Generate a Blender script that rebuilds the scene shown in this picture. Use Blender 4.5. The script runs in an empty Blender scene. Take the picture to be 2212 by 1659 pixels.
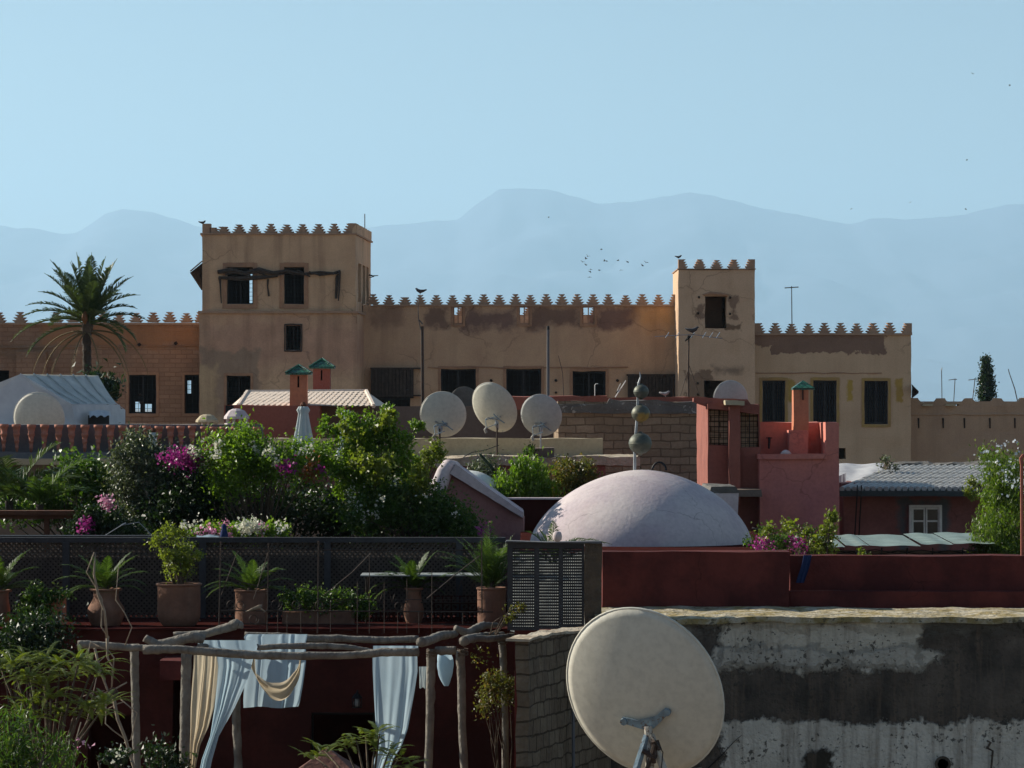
import bpy, math, random
import numpy as np
from mathutils import Vector, Matrix
random.seed(7)
R = math.radians
sc = bpy.context.scene
COL = sc.collection
F = 7400.0      # focal length in units of the 2212-wide layout grid
ZC = 12.0       # camera height above the street
def W(px, py, d): return Vector(((px-1106)*d/F, d, ZC+(880-py)*d/F))
def X(px, d): return (px-1106)*d/F
def Z(py, d): return ZC+(880-py)*d/F
OFF = {}

# ------------------------------------------------------------------ materials
class NT:
    def __init__(s, name):
        s.m = bpy.data.materials.new(name); s.m.use_nodes = True
        s.t = s.m.node_tree; s.t.nodes.clear()
        s.out = s.t.nodes.new('ShaderNodeOutputMaterial')
        s.geo = s.t.nodes.new('ShaderNodeNewGeometry')
        s.pos = s.geo.outputs['Position']
    def n(s, typ, **k):
        nd = s.t.nodes.new(typ)
        for a, v in k.items():
            if a.startswith('_'): setattr(nd, a[1:], v)
        for a, v in k.items():
            if not a.startswith('_'): s.set(nd.inputs[a.replace('__', ' ')], v)
        return nd
    def set(s, sock, v):
        if isinstance(v, bpy.types.NodeSocket): s.t.links.new(v, sock)
        else: sock.default_value = v
    def math(s, op, a, b=0.0, c=None, clamp=False):
        nd = s.t.nodes.new('ShaderNodeMath'); nd.operation = op; nd.use_clamp = clamp
        s.set(nd.inputs[0], a); s.set(nd.inputs[1], b)
        if c is not None: s.set(nd.inputs[2], c)
        return nd.outputs[0]
    def mix(s, f, a, b, mode='MIX'):
        nd = s.t.nodes.new('ShaderNodeMix'); nd.data_type = 'RGBA'; nd.blend_type = mode
        s.set(nd.inputs[0], f)
        for i, v in ((6, a), (7, b)):
            if isinstance(v, tuple) and len(v) == 3: v = v+(1,)
            s.set(nd.inputs[i], v)
        return nd.outputs[2]
    def noise(s, scale, detail=4, rough=.6, vec=None, dist=0.0):
        nd = s.n('ShaderNodeTexNoise', Scale=scale, Detail=detail, Roughness=rough, Distortion=dist)
        s.set(nd.inputs['Vector'], vec if vec else s.pos)
        return nd.outputs['Fac']
    def ramp(s, f, a, b):
        nd = s.n('ShaderNodeMapRange', _clamp=True, Value=f); nd.inputs[1].default_value = a; nd.inputs[2].default_value = b
        return nd.outputs[0]
    def scaled(s, v):
        nd = s.n('ShaderNodeVectorMath', _operation='MULTIPLY'); s.set(nd.inputs[0], s.pos); nd.inputs[1].default_value = v
        return nd.outputs[0]
def c4(c): return (c[0], c[1], c[2], 1.0)
def surf(name, c1, c2=None, scale=2.0, rough=.9, patches=(), streak=None, bump=.25, brick=None, spec=.25, metal=0.0, speck=None, fine=18.0, contrast=(.35, .68), crack=None, relief=0.0):
    t = NT(name)
    if c2 is None: c2 = tuple(v*.72 for v in c1)
    n1 = t.noise(scale, 5)
    col = t.mix(t.ramp(n1, *contrast), c4(c1), c4(c2))
    n2 = t.noise(fine, 3)
    h = n2
    if brick:
        sep = t.n('ShaderNodeSeparateXYZ', Vector=t.pos)
        a = t.math('ADD', sep.outputs[0], sep.outputs[1]) if brick.get('side') is None else t.math('MULTIPLY', sep.outputs[1], 1.0)
        cmb = t.n('ShaderNodeCombineXYZ', X=a, Y=sep.outputs[2])
        wob = t.n('ShaderNodeVectorMath', _operation='ADD'); t.set(wob.inputs[0], cmb.outputs[0])
        nv = t.n('ShaderNodeTexNoise', Scale=3.0, Detail=2.0); t.set(nv.inputs['Vector'], t.pos)
        sc_ = t.n('ShaderNodeVectorMath', _operation='SCALE', Scale=brick.get('wob', .03)); t.set(sc_.inputs[0], nv.outputs['Color'])
        t.set(wob.inputs[1], sc_.outputs[0])
        b = t.n('ShaderNodeTexBrick', Scale=1.0, Color1=(1, 1, 1, 1), Color2=c4(brick.get('c2', (.72, .72, .74))), Mortar=c4(brick['mortar']))
        b.inputs['Mortar Size'].default_value = brick.get('ms', .012); b.inputs['Mortar Smooth'].default_value = .3
        b.inputs['Brick Width'].default_value = brick['w']; b.inputs['Row Height'].default_value = brick['h']
        t.set(b.inputs['Vector'], wob.outputs[0])
        bf = brick.get('fac', 1.0)
        col = t.mix(bf, col, b.outputs['Color'], 'MULTIPLY')
        h = t.math('ADD', t.math('MULTIPLY', b.outputs['Fac'], -1.5), n2)
    if patches:
        sp = t.n('ShaderNodeSeparateXYZ', Vector=t.pos)
    for i, pt in enumerate(patches):
        px0, px1, py0, py1, d, pc, amp = pt[:7]
        soft = pt[7] if len(pt) > 7 else .04
        x0, x1, z0, z1 = X(px0, d), X(px1, d), Z(py1, d), Z(py0, d)
        ax = t.math('SUBTRACT', t.math('ABSOLUTE', t.math('SUBTRACT', sp.outputs[0], (x0+x1)/2)), (x1-x0)/2)
        az = t.math('SUBTRACT', t.math('ABSOLUTE', t.math('SUBTRACT', sp.outputs[2], (z0+z1)/2)), (z1-z0)/2)
        s_ = t.math('MAXIMUM', ax, az)
        nn = t.noise(1.2/max(amp, .05)*.5, 8 if relief else 5, .7 if relief else .65)
        s_ = t.math('ADD', s_, t.math('MULTIPLY', t.math('SUBTRACT', nn, .5), amp*2.6))
        f_ = t.ramp(s_, soft, -soft)
        pc2 = t.mix(t.ramp(n1, .3, .7), c4(pc), c4(tuple(v*.75 for v in pc)))
        col = t.mix(f_, col, pc2)
        if relief: h = t.math('ADD', h, t.math('MULTIPLY', f_, relief))
    if streak:
        sv = t.scaled((streak[0], streak[0], streak[0]*.07))
        ns = t.noise(1.0, 4, .6, sv)
        f_ = t.math('MULTIPLY', t.ramp(ns, *(streak[3] if len(streak) > 3 else (.5, .72))), streak[1])
        col = t.mix(f_, col, c4(streak[2]))
    if speck:
        ns = t.noise(speck[0], 3, .7)
        big = t.noise(speck[0]*.16, 2)
        f_ = t.math('MULTIPLY', t.ramp(t.math('ADD', ns, t.math('MULTIPLY', t.math('SUBTRACT', big, .5), .5)), speck[1], speck[1]+.05), .85)
        col = t.mix(f_, col, c4(speck[2]))
    if crack:
        vo = t.n('ShaderNodeTexVoronoi', _feature='DISTANCE_TO_EDGE', Scale=crack[0])
        wv = t.n('ShaderNodeVectorMath', _operation='ADD'); t.set(wv.inputs[0], t.pos)
        nc = t.n('ShaderNodeTexNoise', Scale=crack[0]*2.2, Detail=4.0); t.set(nc.inputs['Vector'], t.pos)
        s2 = t.n('ShaderNodeVectorMath', _operation='SCALE', Scale=.55/crack[0]); t.set(s2.inputs[0], nc.outputs['Color']); t.set(wv.inputs[1], s2.outputs[0])
        t.set(vo.inputs['Vector'], wv.outputs[0])
        cm = t.math('MULTIPLY', t.ramp(vo.outputs['Distance'], crack[2], 0.0), t.ramp(t.noise(crack[0]*.7, 2), .48, .56))
        col = t.mix(t.math('MULTIPLY', cm, crack[1]), col, t.mix(1.0, col, (.35, .33, .32), 'MULTIPLY'))
    col = t.mix(t.math('MULTIPLY', t.ramp(n2, .4, .75), .35), col, t.mix(1.0, col, (.55, .55, .55), 'MULTIPLY'))
    p = t.n('ShaderNodeBsdfPrincipled', Roughness=rough, Metallic=metal)
    p.inputs['Specular IOR Level'].default_value = spec
    t.set(p.inputs['Base Color'], col)
    if bump:
        bp = t.n('ShaderNodeBump', Strength=bump, Distance=.03, Height=h); t.set(p.inputs['Normal'], bp.outputs[0])
    t.t.links.new(p.outputs[0], t.out.inputs[0])
    return t.m
def leafmat(name, ca, cb, cc=None, trans=.45, rough=.42, spec=.45, tint=(1.5, 1.6, .7)):
    t = NT(name)
    r = t.geo.outputs['Random Per Island']
    col = t.mix(t.ramp(r, 0, .7), c4(ca), c4(cb))
    if cc: col = t.mix(t.ramp(r, .86, .9), col, c4(cc))
    big = t.noise(2.2, 3)
    col = t.mix(t.ramp(big, .3, .7), col, t.mix(1.0, col, (.62, .68, .6), 'MULTIPLY'))
    p = t.n('ShaderNodeBsdfPrincipled', Roughness=rough); p.inputs['Specular IOR Level'].default_value = spec
    t.set(p.inputs['Base Color'], col)
    tr = t.n('ShaderNodeBsdfTranslucent'); t.set(tr.inputs['Color'], t.mix(1.0, col, tint, 'MULTIPLY'))
    mx = t.n('ShaderNodeMixShader', Fac=trans); t.t.links.new(p.outputs[0], mx.inputs[1]); t.t.links.new(tr.outputs[0], mx.inputs[2])
    t.t.links.new(mx.outputs[0], t.out.inputs[0])
    return t.m
def clothmat(name, ca, cb, trans=.4):
    t = NT(name)
    n = t.noise(3.0, 4)
    col = t.mix(t.ramp(n, .35, .7), c4(ca), c4(cb))
    p = t.n('ShaderNodeBsdfPrincipled', Roughness=.85); p.inputs['Specular IOR Level'].default_value = .1
    t.set(p.inputs['Base Color'], col)
    wv = t.noise(60.0, 2); bp = t.n('ShaderNodeBump', Strength=.12, Distance=.01, Height=wv); t.set(p.inputs['Normal'], bp.outputs[0])
    tr = t.n('ShaderNodeBsdfTranslucent'); t.set(tr.inputs['Color'], col)
    mx = t.n('ShaderNodeMixShader', Fac=trans); t.t.links.new(p.outputs[0], mx.inputs[1]); t.t.links.new(tr.outputs[0], mx.inputs[2])
    t.t.links.new(mx.outputs[0], t.out.inputs[0])
    return t.m

# ------------------------------------------------------------------ mesh building
class MB:
    def __init__(s): s.v = []; s.f = []
    def add(s, vs, fs):
        o = len(s.v); s.v += [tuple(v) for v in vs]; s.f += [tuple(i+o for i in f) for f in fs]; return s
    def box(s, x0, x1, y0, y1, z0, z1):
        if x0 > x1: x0, x1 = x1, x0
        if z0 > z1: z0, z1 = z1, z0
        return s.add([(x0, y0, z0), (x1, y0, z0), (x1, y1, z0), (x0, y1, z0), (x0, y0, z1), (x1, y0, z1), (x1, y1, z1), (x0, y1, z1)],
              [(0, 3, 2, 1), (4, 5, 6, 7), (0, 1, 5, 4), (1, 2, 6, 5), (2, 3, 7, 6), (3, 0, 4, 7)])
    def pbox(s, px0, px1, py0, py1, d, t): return s.box(X(px0, d), X(px1, d), d, d+t, Z(py1, d), Z(py0, d))
    def hull8(s, b, t):  # bottom 4 and top 4 points, same winding (ccw from above)
        return s.add(list(b)+list(t), [(0, 3, 2, 1), (4, 5, 6, 7), (0, 1, 5, 4), (1, 2, 6, 5), (2, 3, 7, 6), (3, 0, 4, 7)])
    def footprint(s, pts, z0, z1):
        n = len(pts)
        return s.add([(p[0], p[1], z0) for p in pts]+[(p[0], p[1], z1) for p in pts],
              [tuple(range(n))[::-1], tuple(range(n, 2*n))]+[(i, (i+1) % n, (i+1) % n+n, i+n) for i in range(n)])
    def prism(s, poly, y0, y1):   # poly: (x,z) points, ccw seen from -Y
        n = len(poly)
        return s.add([(p[0], y0, p[1]) for p in poly]+[(p[0], y1, p[1]) for p in poly],
              [tuple(range(n)), tuple(range(n, 2*n))[::-1]]+[((i+1) % n, i, i+n, (i+1) % n+n) for i in range(n)])
    def pprism(s, poly, d, t): return s.prism([(X(a, d), Z(b, d)) for a, b in poly], d, d+t)
    def wall(s, px0, px1, py0, py1, d, t, holes=()):
        return s.wallw(X(px0, d), X(px1, d), Z(py1, d), Z(py0, d), d, t, [(X(a, d), X(b, d), Z(f, d), Z(e, d)) for a, b, e, f in holes])
    def wallw(s, x0, x1, z0, z1, d, t, holes):
        xs = sorted(set([x0, x1]+[min(max(v, x0), x1) for h in holes for v in h[:2]]))
        zs = sorted(set([z0, z1]+[min(max(v, z0), z1) for h in holes for v in h[2:]]))
        nx, nz = len(xs)-1, len(zs)-1
        def solid(i, j):
            if i < 0 or j < 0 or i >= nx or j >= nz: return False
            cx, cz = (xs[i]+xs[i+1])/2, (zs[j]+zs[j+1])/2
            return not any(h[0] < cx < h[1] and h[2] < cz < h[3] for h in holes)
        for i in range(nx):
            for j in range(nz):
                if not solid(i, j): continue
                a, b, e, f = xs[i], xs[i+1], zs[j], zs[j+1]; y0, y1 = d, d+t
                s.add([(a, y0, e), (b, y0, e), (b, y0, f), (a, y0, f)], [(0, 1, 2, 3)])
                s.add([(a, y1, e), (b, y1, e), (b, y1, f), (a, y1, f)], [(3, 2, 1, 0)])
                if not solid(i-1, j): s.add([(a, y0, e), (a, y0, f), (a, y1, f), (a, y1, e)], [(0, 1, 2, 3)])
                if not solid(i+1, j): s.add([(b, y0, e), (b, y0, f), (b, y1, f), (b, y1, e)], [(3, 2, 1, 0)])
                if not solid(i, j-1): s.add([(a, y0, e), (b, y0, e), (b, y1, e), (a, y1, e)], [(3, 2, 1, 0)])
                if not solid(i, j+1): s.add([(a, y0, f), (b, y0, f), (b, y1, f), (a, y1, f)], [(0, 1, 2, 3)])
        return s
    def tube(s, pts, rad, n=8, cap=True, wob=0.0):
        pts = [Vector(p) for p in pts]
        if not hasattr(rad, '__len__'): rad = [rad]*len(pts)
        o = len(s.v); prev = None
        for i, p in enumerate(pts):
            t = (pts[min(i+1, len(pts)-1)]-pts[max(i-1, 0)]).normalized()
            if prev is None:
                a = Vector((0, 0, 1)) if abs(t.z) < .9 else Vector((1, 0, 0)); u = t.cross(a).normalized()
            else: u = (prev-t*prev.dot(t)).normalized()
            prev = u; v = t.cross(u)
            for k in range(n):
                an = 2*math.pi*k/n; r = rad[i]*(1+random.uniform(-wob, wob))
                s.v.append(tuple(p+u*math.cos(an)*r+v*math.sin(an)*r))
        for i in range(len(pts)-1):
            for k in range(n):
                s.f.append((o+i*n+k, o+i*n+(k+1) % n, o+(i+1)*n+(k+1) % n, o+(i+1)*n+k))
        if cap:
            s.f.append(tuple(o+k for k in range(n))[::-1]); s.f.append(tuple(o+(len(pts)-1)*n+k for k in range(n)))
        return s
    def ptube(s, pts, d, r, n=6, **k):   # pts (px,py[,depth]) ; r in layout px
        P = [W(p[0], p[1], p[2] if len(p) > 2 else d) for p in pts]
        rr = [q*d/F for q in r] if hasattr(r, '__len__') else r*d/F
        return s.tube(P, rr, n, **k)
    def lathe(s, prof, o, n=20):   # prof (r,z) bottom->top
        b = len(s.v)
        for r, z in prof:
            for k in range(n):
                a = 2*math.pi*k/n; s.v.append((o[0]+r*math.cos(a), o[1]+r*math.sin(a), o[2]+z))
        for i in range(len(prof)-1):
            for k in range(n): s.f.append((b+i*n+k, b+i*n+(k+1) % n, b+(i+1)*n+(k+1) % n, b+(i+1)*n+k))
        s.f.append(tuple(b+k for k in range(n))[::-1]); s.f.append(tuple(b+(len(prof)-1)*n+k for k in range(n)))
        return s
    def build(s, name, mat, parent=None, smooth=False, loc=None, bevel=0.0, edge=0.0, sub=0):
        me = bpy.data.meshes.new(name)
        va = np.array(s.v, dtype=np.float64)
        if parent is not None: off = np.array(OFF[parent.name])
        elif loc is not None: off = np.array(tuple(loc))
        else: off = np.array([(va[:, 0].min()+va[:, 0].max())/2, (va[:, 1].min()+va[:, 1].max())/2, va[:, 2].min()])
        me.from_pydata((va-off).tolist(), [], s.f); me.update()
        if smooth: me.polygons.foreach_set('use_smooth', [True]*len(me.polygons))
        me.materials.append(mat)
        o = bpy.data.objects.new(name, me); COL.objects.link(o)
        OFF[o.name] = tuple(off)
        if parent is not None: o.parent = parent
        else: o.location = tuple(off)
        if bevel:
            b = o.modifiers.new('bevel', 'BEVEL'); b.width = bevel; b.segments = 2; b.limit_method = 'ANGLE'; b.angle_limit = R(40)
        return o
def rough_edges(o, cut=.25, amp=.03):
    """Weathered, hand-laid surfaces: subdivide and push the corners about a little."""
    import bmesh
    bm = bmesh.new(); bm.from_mesh(o.data)
    bmesh.ops.remove_doubles(bm, verts=bm.verts, dist=1e-5)
    for _ in range(6):
        es = [e for e in bm.edges if e.calc_length() > cut]
        if not es or len(bm.verts) > 40000: break
        bmesh.ops.subdivide_edges(bm, edges=es, cuts=1, use_grid_fill=True)
    from mathutils import noise
    for v in bm.verts:
        q = v.co*1.7; q2 = v.co*6
        v.co += Vector((noise.noise(q), noise.noise(q+Vector((9, 3, 1))), noise.noise(q+Vector((2, 7, 5)))))*amp + Vector((noise.noise(q2), 0, noise.noise(q2+Vector((2, 7, 5)))))*amp*.45
    bm.to_mesh(o.data); bm.free()
def tag(o, label, cat, group=None, kind=None):
    if label: o['label'] = label
    if cat: o['category'] = cat
    if group: o['group'] = group
    if kind: o['kind'] = kind
    return o
def thing(name, label, cat, loc, group=None):
    o = bpy.data.objects.new(name, None); COL.objects.link(o); o.location = tuple(loc); o.empty_display_size = .2
    OFF[o.name] = tuple(loc); return tag(o, label, cat, group)
def struct(o): o['kind'] = 'structure'; return o

# ------------------------------------------------------------------ vegetation
def leaves(name, mat, parent, blobs, n, size, aspect=.5, clump=.22, clumps=None, seed=1, up=.3, droop=0.0, shell=.75):
    """blobs: (px,py,d,rx,ry,rdepth_m). Leaf faces in clumps spread through the crown's volume."""
    rg = np.random.default_rng(seed)
    vol = np.array([b[3]*b[4] for b in blobs], float); vol /= vol.sum()
    C = []; K = clumps or max(6, n//60)
    bi = rg.choice(len(blobs), K, p=vol)
    for i in bi:
        px, py, d, rx, ry, rd = blobs[i]
        q = rg.normal(size=3); q /= np.linalg.norm(q)
        q *= (rg.uniform(0, 1)**(1/3))*(1-shell)+shell*rg.uniform(.55, 1.0)
        c = W(px, py, d)
        C.append((c.x+q[0]*rx*d/F, c.y+q[1]*rd, c.z+q[2]*ry*d/F))
    C = np.array(C)
    ci = rg.integers(0, K, n)
    cs = clump*rg.uniform(.5, 1.25, K)
    P = C[ci]+rg.normal(size=(n, 3))*cs[ci][:, None]*.5
    if droop: P[:, 2] -= np.abs(rg.normal(size=n))*droop
    u = rg.normal(size=(n, 3)); u[:, 2] += up; 
    if droop: u[:, 2] -= 2.0
    u /= np.linalg.norm(u, axis=1)[:, None]
    w = rg.normal(size=(n, 3)); v = np.cross(u, w); v /= np.linalg.norm(v, axis=1)[:, None]
    nn = np.cross(u, v)
    L = (size*rg.uniform(.6, 1.35, n))[:, None]
    a = P-u*L*.5; b = P+v*L*aspect*.5+nn*L*.12-u*L*.05; c = P+u*L*.5-nn*L*.15; e = P-v*L*aspect*.5+nn*L*.12-u*L*.05
    V = np.stack([a, b, c, e], 1).reshape(-1, 3)-np.array(OFF[parent.name])
    me = bpy.data.meshes.new(name)
    me.vertices.add(4*n); me.vertices.foreach_set('co', V.ravel())
    me.loops.add(4*n); me.loops.foreach_set('vertex_index', np.arange(4*n, dtype=np.int32))
    me.polygons.add(n); me.polygons.foreach_set('loop_start', np.arange(0, 4*n, 4, dtype=np.int32))
    me.update(calc_edges=True); me.materials.append(mat)
    o = bpy.data.objects.new(name, me); COL.objects.link(o); o.parent = parent; OFF[o.name] = OFF[parent.name]
    if name == 'flowers': o['kind'] = 'stuff'
    return C
def shoots(x0, y0, x1, y1, d, r0=14, r1=5, k=6, bend=0.0, rd=.15):
    return [(x0+(x1-x0)*i/(k-1)+bend*math.sin(math.pi*i/(k-1)), y0+(y1-y0)*i/(k-1), d, r0+(r1-r0)*i/(k-1), (r0+(r1-r0)*i/(k-1))*1.1, rd) for i in range(k)]
def stems(parent, base, C, mat, r=.02, seed=3, maxn=40, name='stem'):
    rg = random.Random(seed); m = MB(); base = Vector(base)
    idx = list(range(len(C))); rg.shuffle(idx)
    for i in idx[:maxn]:
        c = Vector(C[i]); mid = base.lerp(c, .5)+Vector((rg.uniform(-.1, .1), rg.uniform(-.1, .1), rg.uniform(-.05, .15)))
        b = base+Vector((rg.uniform(-.06, .06), rg.uniform(-.06, .06), 0))
        m.tube([b, mid, c], [r, r*.6, r*.2], 5)
    m.build(name, mat, parent, smooth=True)
def frond(mb, base, az, el, length, droop, nl=26, ll=.3, wid=.03, twist=.0, rg=random, stem=.012, start=.12, vee=.5):
    d0 = Vector((math.cos(az)*math.cos(el), math.sin(az)*math.cos(el), math.sin(el)))
    side = Vector((-math.sin(az), math.cos(az), 0)); pts = []; p = Vector(base); dr = d0.copy(); K = 12
    for i in range(K+1):
        pts.append(p.copy()); dr = (dr+Vector((0, 0, -droop/K*(.4+1.2*i/K)))).normalized(); p = p+dr*(length/K)
    mb.tube(pts, [stem*(1-.8*i/K) for i in range(K+1)], 4)
    for j in range(nl):
        t = start+(1-start)*j/nl; fi = t*K; i = min(int(fi), K-1); q = pts[i].lerp(pts[i+1], fi-i); tn = (pts[i+1]-pts[i]).normalized()
        upv = side.cross(tn).normalized()
        if upv.z < 0: upv = -upv
        l = ll*math.sin(math.pi*min(1, .18+t*.86))**.6*rg.uniform(.85, 1.1)
        for sg in (-1, 1):
            a = side*sg
            dd = (a*.75+tn*.75+upv*vee*rg.uniform(.4, 1.2)-Vector((0, 0, .25*rg.random()))).normalized()
            m1 = q+dd*l*.5; e = q+dd*l-Vector((0, 0, l*.18))
            w = tn*wid*.5
            mb.add([q-w*.6, m1-w, e, m1+w, q+w*.6], [(0, 1, 2, 3, 4)])
# ------------------------------------------------------------------ camera, sun, sky
cam = bpy.data.objects.new('camera', bpy.data.cameras.new('camera')); COL.objects.link(cam)
cam.location = (0, 0, ZC); cam.rotation_euler = (R(90), 0, 0)
cam.data.sensor_width = 36; cam.data.lens = 36*F/2212; cam.data.shift_y = (880-829.5)/2212
cam.data.clip_start = .5; cam.data.clip_end = 200000
sc.camera = cam
SUN_AZ, SUN_EL = 66, 27        # degrees left of the view direction, degrees up
sd = Vector((-math.sin(R(SUN_AZ))*math.cos(R(SUN_EL)), math.cos(R(SUN_AZ))*math.cos(R(SUN_EL)), math.sin(R(SUN_EL))))
sun = bpy.data.objects.new('sun', bpy.data.lights.new('sun', 'SUN')); COL.objects.link(sun)
sun.data.energy = 5.0; sun.data.angle = R(.5); sun.data.color = (1, .93, .80)
sun.rotation_euler = sd.to_track_quat('Z', 'Y').to_euler()
wd = bpy.data.worlds.new('World'); sc.world = wd; wd.use_nodes = True
nt = wd.node_tree; nt.nodes.clear()
sky = nt.nodes.new('ShaderNodeTexSky'); sky.sky_type = 'NISHITA'; sky.sun_disc = False
sky.sun_elevation = R(SUN_EL); sky.sun_rotation = R(-SUN_AZ)
sky.air_density = 1.0; sky.dust_density = .3; sky.ozone_density = 1.6; sky.altitude = 400
bg = nt.nodes.new('ShaderNodeBackground'); bg.inputs[1].default_value = .05
wo = nt.nodes.new('ShaderNodeOutputWorld')
nt.links.new(sky.outputs[0], bg.inputs[0]); nt.links.new(bg.outputs[0], wo.inputs[0])
sc.view_settings.view_transform = 'Standard'; sc.view_settings.look = 'None'; sc.view_settings.gamma = 1
sc.view_settings.exposure = .8
sc.cycles.use_denoising = True; sc.cycles.max_bounces = 6; sc.cycles.diffuse_bounces = 3; sc.cycles.volume_bounces = 2
sc.cycles.transparent_max_bounces = 6

# ------------------------------------------------------------------ materials
OCH = (.68, .455, .28)
M = {}
M['tower'] = surf('ochre_plaster', OCH, (.56, .36, .225), 1.1, crack=(.4, .55, .014), streak=(1.6, .45, (.17, .10, .065)), bump=.35,
    patches=[(433, 850, 690, 800, 150, (.60, .36, .24), 1.0, .5),
             (433, 560, 757, 905, 150, (.42, .29, .20), .6, .10), (425, 470, 790, 905, 150, (.60, .42, .25), .6, .12)])
M['central'] = surf('brown_plaster', (.61, .40, .25), (.52, .33, .21), .9, crack=(.35, .5, .012), streak=(1.3, .3, (.19, .12, .08)), bump=.35,
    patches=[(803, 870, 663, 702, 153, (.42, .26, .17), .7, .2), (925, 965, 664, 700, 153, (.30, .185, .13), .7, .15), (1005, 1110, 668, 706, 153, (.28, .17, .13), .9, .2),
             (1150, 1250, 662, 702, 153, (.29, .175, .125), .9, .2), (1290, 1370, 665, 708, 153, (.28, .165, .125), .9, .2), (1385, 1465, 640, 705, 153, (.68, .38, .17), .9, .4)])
M['minor'] = surf('sandy_plaster', (.65, .45, .30), (.57, .385, .25), 1.0, crack=(.4, .5, .014), streak=(1.5, .22, (.25, .16, .10)), bump=.35,
    patches=[(1505, 1521, 660, 688, 150, (.34, .22, .15), .25), (1576, 1592, 640, 690, 150, (.34, .22, .15), .3), (1565, 1600, 700, 712, 150, (.25, .16, .1), .3),
             (1540, 1610, 792, 806, 150, (.36, .25, .17), .3, .1), (1480, 1540, 800, 880, 150, (.33, .215, .14), .5)])
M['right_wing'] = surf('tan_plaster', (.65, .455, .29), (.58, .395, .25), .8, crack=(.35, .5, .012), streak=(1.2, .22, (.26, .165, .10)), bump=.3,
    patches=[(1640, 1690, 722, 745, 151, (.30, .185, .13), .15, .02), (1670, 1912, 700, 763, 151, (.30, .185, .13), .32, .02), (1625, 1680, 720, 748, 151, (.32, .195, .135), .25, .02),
             (1700, 1716, 820, 870, 151, (.50, .33, .09), .2, .05), (1830, 1842, 822, 866, 151, (.55, .36, .08), .15, .04), (1935, 1950, 818, 868, 151, (.52, .33, .09), .15, .04)])
M['rampart'] = surf('rampart_plaster', (.52, .345, .22), (.45, .29, .19), .9, streak=(1.4, .3, (.2, .13, .085)), bump=.4)
M['left_wing'] = surf('red_brick_wall', (.43, .26, .165), (.35, .20, .125), 1.0, streak=(1.0, .35, (.17, .085, .055)), bump=.5,
    brick=dict(w=.5, h=.2, ms=.022, mortar=(.62, .58, .57), wob=.05, fac=.7), patches=[(90, 440, 700, 748, 153, (.42, .21, .105), .5, .12), (-20, 120, 745, 775, 153, (.33, .2, .125), .4, .1)])
M['merlon'] = surf('merlon_plaster', (.46, .30, .20), (.36, .225, .15), 1.5, bump=.3)
M['surround'] = surf('orange_surround', (.46, .26, .155), (.33, .19, .12), 2, bump=.3)
M['surround_yellow'] = surf('yellow_surround', (.46, .30, .10), (.38, .24, .11), 2, bump=.3)
M['darkwood'] = surf('weathered_dark_wood', (.045, .035, .028), (.075, .055, .045), 6, streak=(14, .5, (.11, .08, .06)), bump=.4)
M['grille'] = surf('dark_window_grille', (.028, .026, .028), (.05, .045, .042), 6, bump=.2)
M['inside'] = surf('shade_dark_inside', (.04, .03, .025), bump=0)  # near-black colour stands in for shade in rooms, holes and slits
M['iron'] = surf('rusty_iron', (.05, .04, .034), (.085, .055, .042), 12, rough=.6, bump=.2, metal=.3)
M['aluminium'] = surf('dull_aluminium', (.42, .43, .44), (.30, .31, .32), 8, rough=.45, metal=.7, bump=.1)
M['dishback'] = surf('dish_cream_paint', (.64, .61, .52), (.60, .57, .48), 1.6, rough=.55, bump=.05, streak=(3, .2, (.40, .37, .30)))
M['dishgrey'] = surf('dish_grey_paint', (.47, .47, .45), (.40, .40, .38), 1.6, rough=.5, bump=.05, streak=(3, .25, (.3, .28, .25)))
M['green_tile'] = surf('green_glazed_tile', (.03, .17, .10), (.02, .11, .07), 9, rough=.35, spec=.5, bump=.4, brick=dict(w=.09, h=.07, ms=.012, mortar=(.25, .3, .28)))
M['salmon'] = surf('salmon_plaster', (.34, .115, .08), (.28, .095, .07), 1.5, streak=(2.5, .2, (.3, .12, .09)))
M['orange'] = surf('orange_plaster', (.58, .22, .12), (.48, .18, .11), 2, streak=(3, .3, (.38, .13, .07)))
M['pinkwall'] = surf('pink_plaster', (.66, .235, .175), (.56, .19, .15), 1.1, crack=(.9, .5, .010), streak=(2.0, .45, (.28, .105, .10)), bump=.2,
    patches=[(1680, 1812, 1020, 1200, 55, (.50, .18, .17), .8, .5)])
M['redwall'] = surf('oxide_red_plaster', (.135, .036, .031), (.080, .023, .022), 1.6, crack=(1.0, .6, .010), streak=(3.0, .3, (.07, .02, .018)), bump=.35, contrast=(.42, .58), spec=.1)
M['darkred'] = surf('dark_red_plaster', (.060, .018, .016), (.045, .015, .013), 1.6, streak=(3.0, .3, (.03, .012, .01)), bump=.25, spec=0)
M['barred'] = surf('dull_brick_red_plaster', (.32, .115, .085), (.25, .09, .068), 2, crack=(1.2, .5, .010), streak=(3, .3, (.15, .06, .05)))
M['screen_backing'] = surf('dull_pale_sheet', (.26, .26, .23), (.18, .18, .16), 4)
M['darkwall'] = surf('shade_dark_wall', (.035, .028, .025), (.024, .02, .018), 2, spec=0)  # near-black colour stands in for the shade behind fence and planting
M['housered'] = surf('brown_red_plaster', (.29, .125, .105), (.22, .09, .08), 2.0, crack=(1.2, .5, .010), streak=(3.0, .3, (.2, .085, .08)), bump=.25,
    patches=[(1945, 1963, 1075, 1200, 58, (.13, .135, .14), .12, .05), (2034, 2052, 1075, 1200, 58, (.13, .135, .14), .12, .05), (1940, 2055, 1080, 1092, 58, (.13, .135, .14), .12, .05)])
M['mauve'] = surf('pale_mauve_render', (.60, .525, .51), (.50, .42, .44), 1.4, crack=(1.1, .5, .010), rough=.85, streak=(1.6, .25, (.42, .28, .30)), bump=.15, contrast=(.4, .62))
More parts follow.
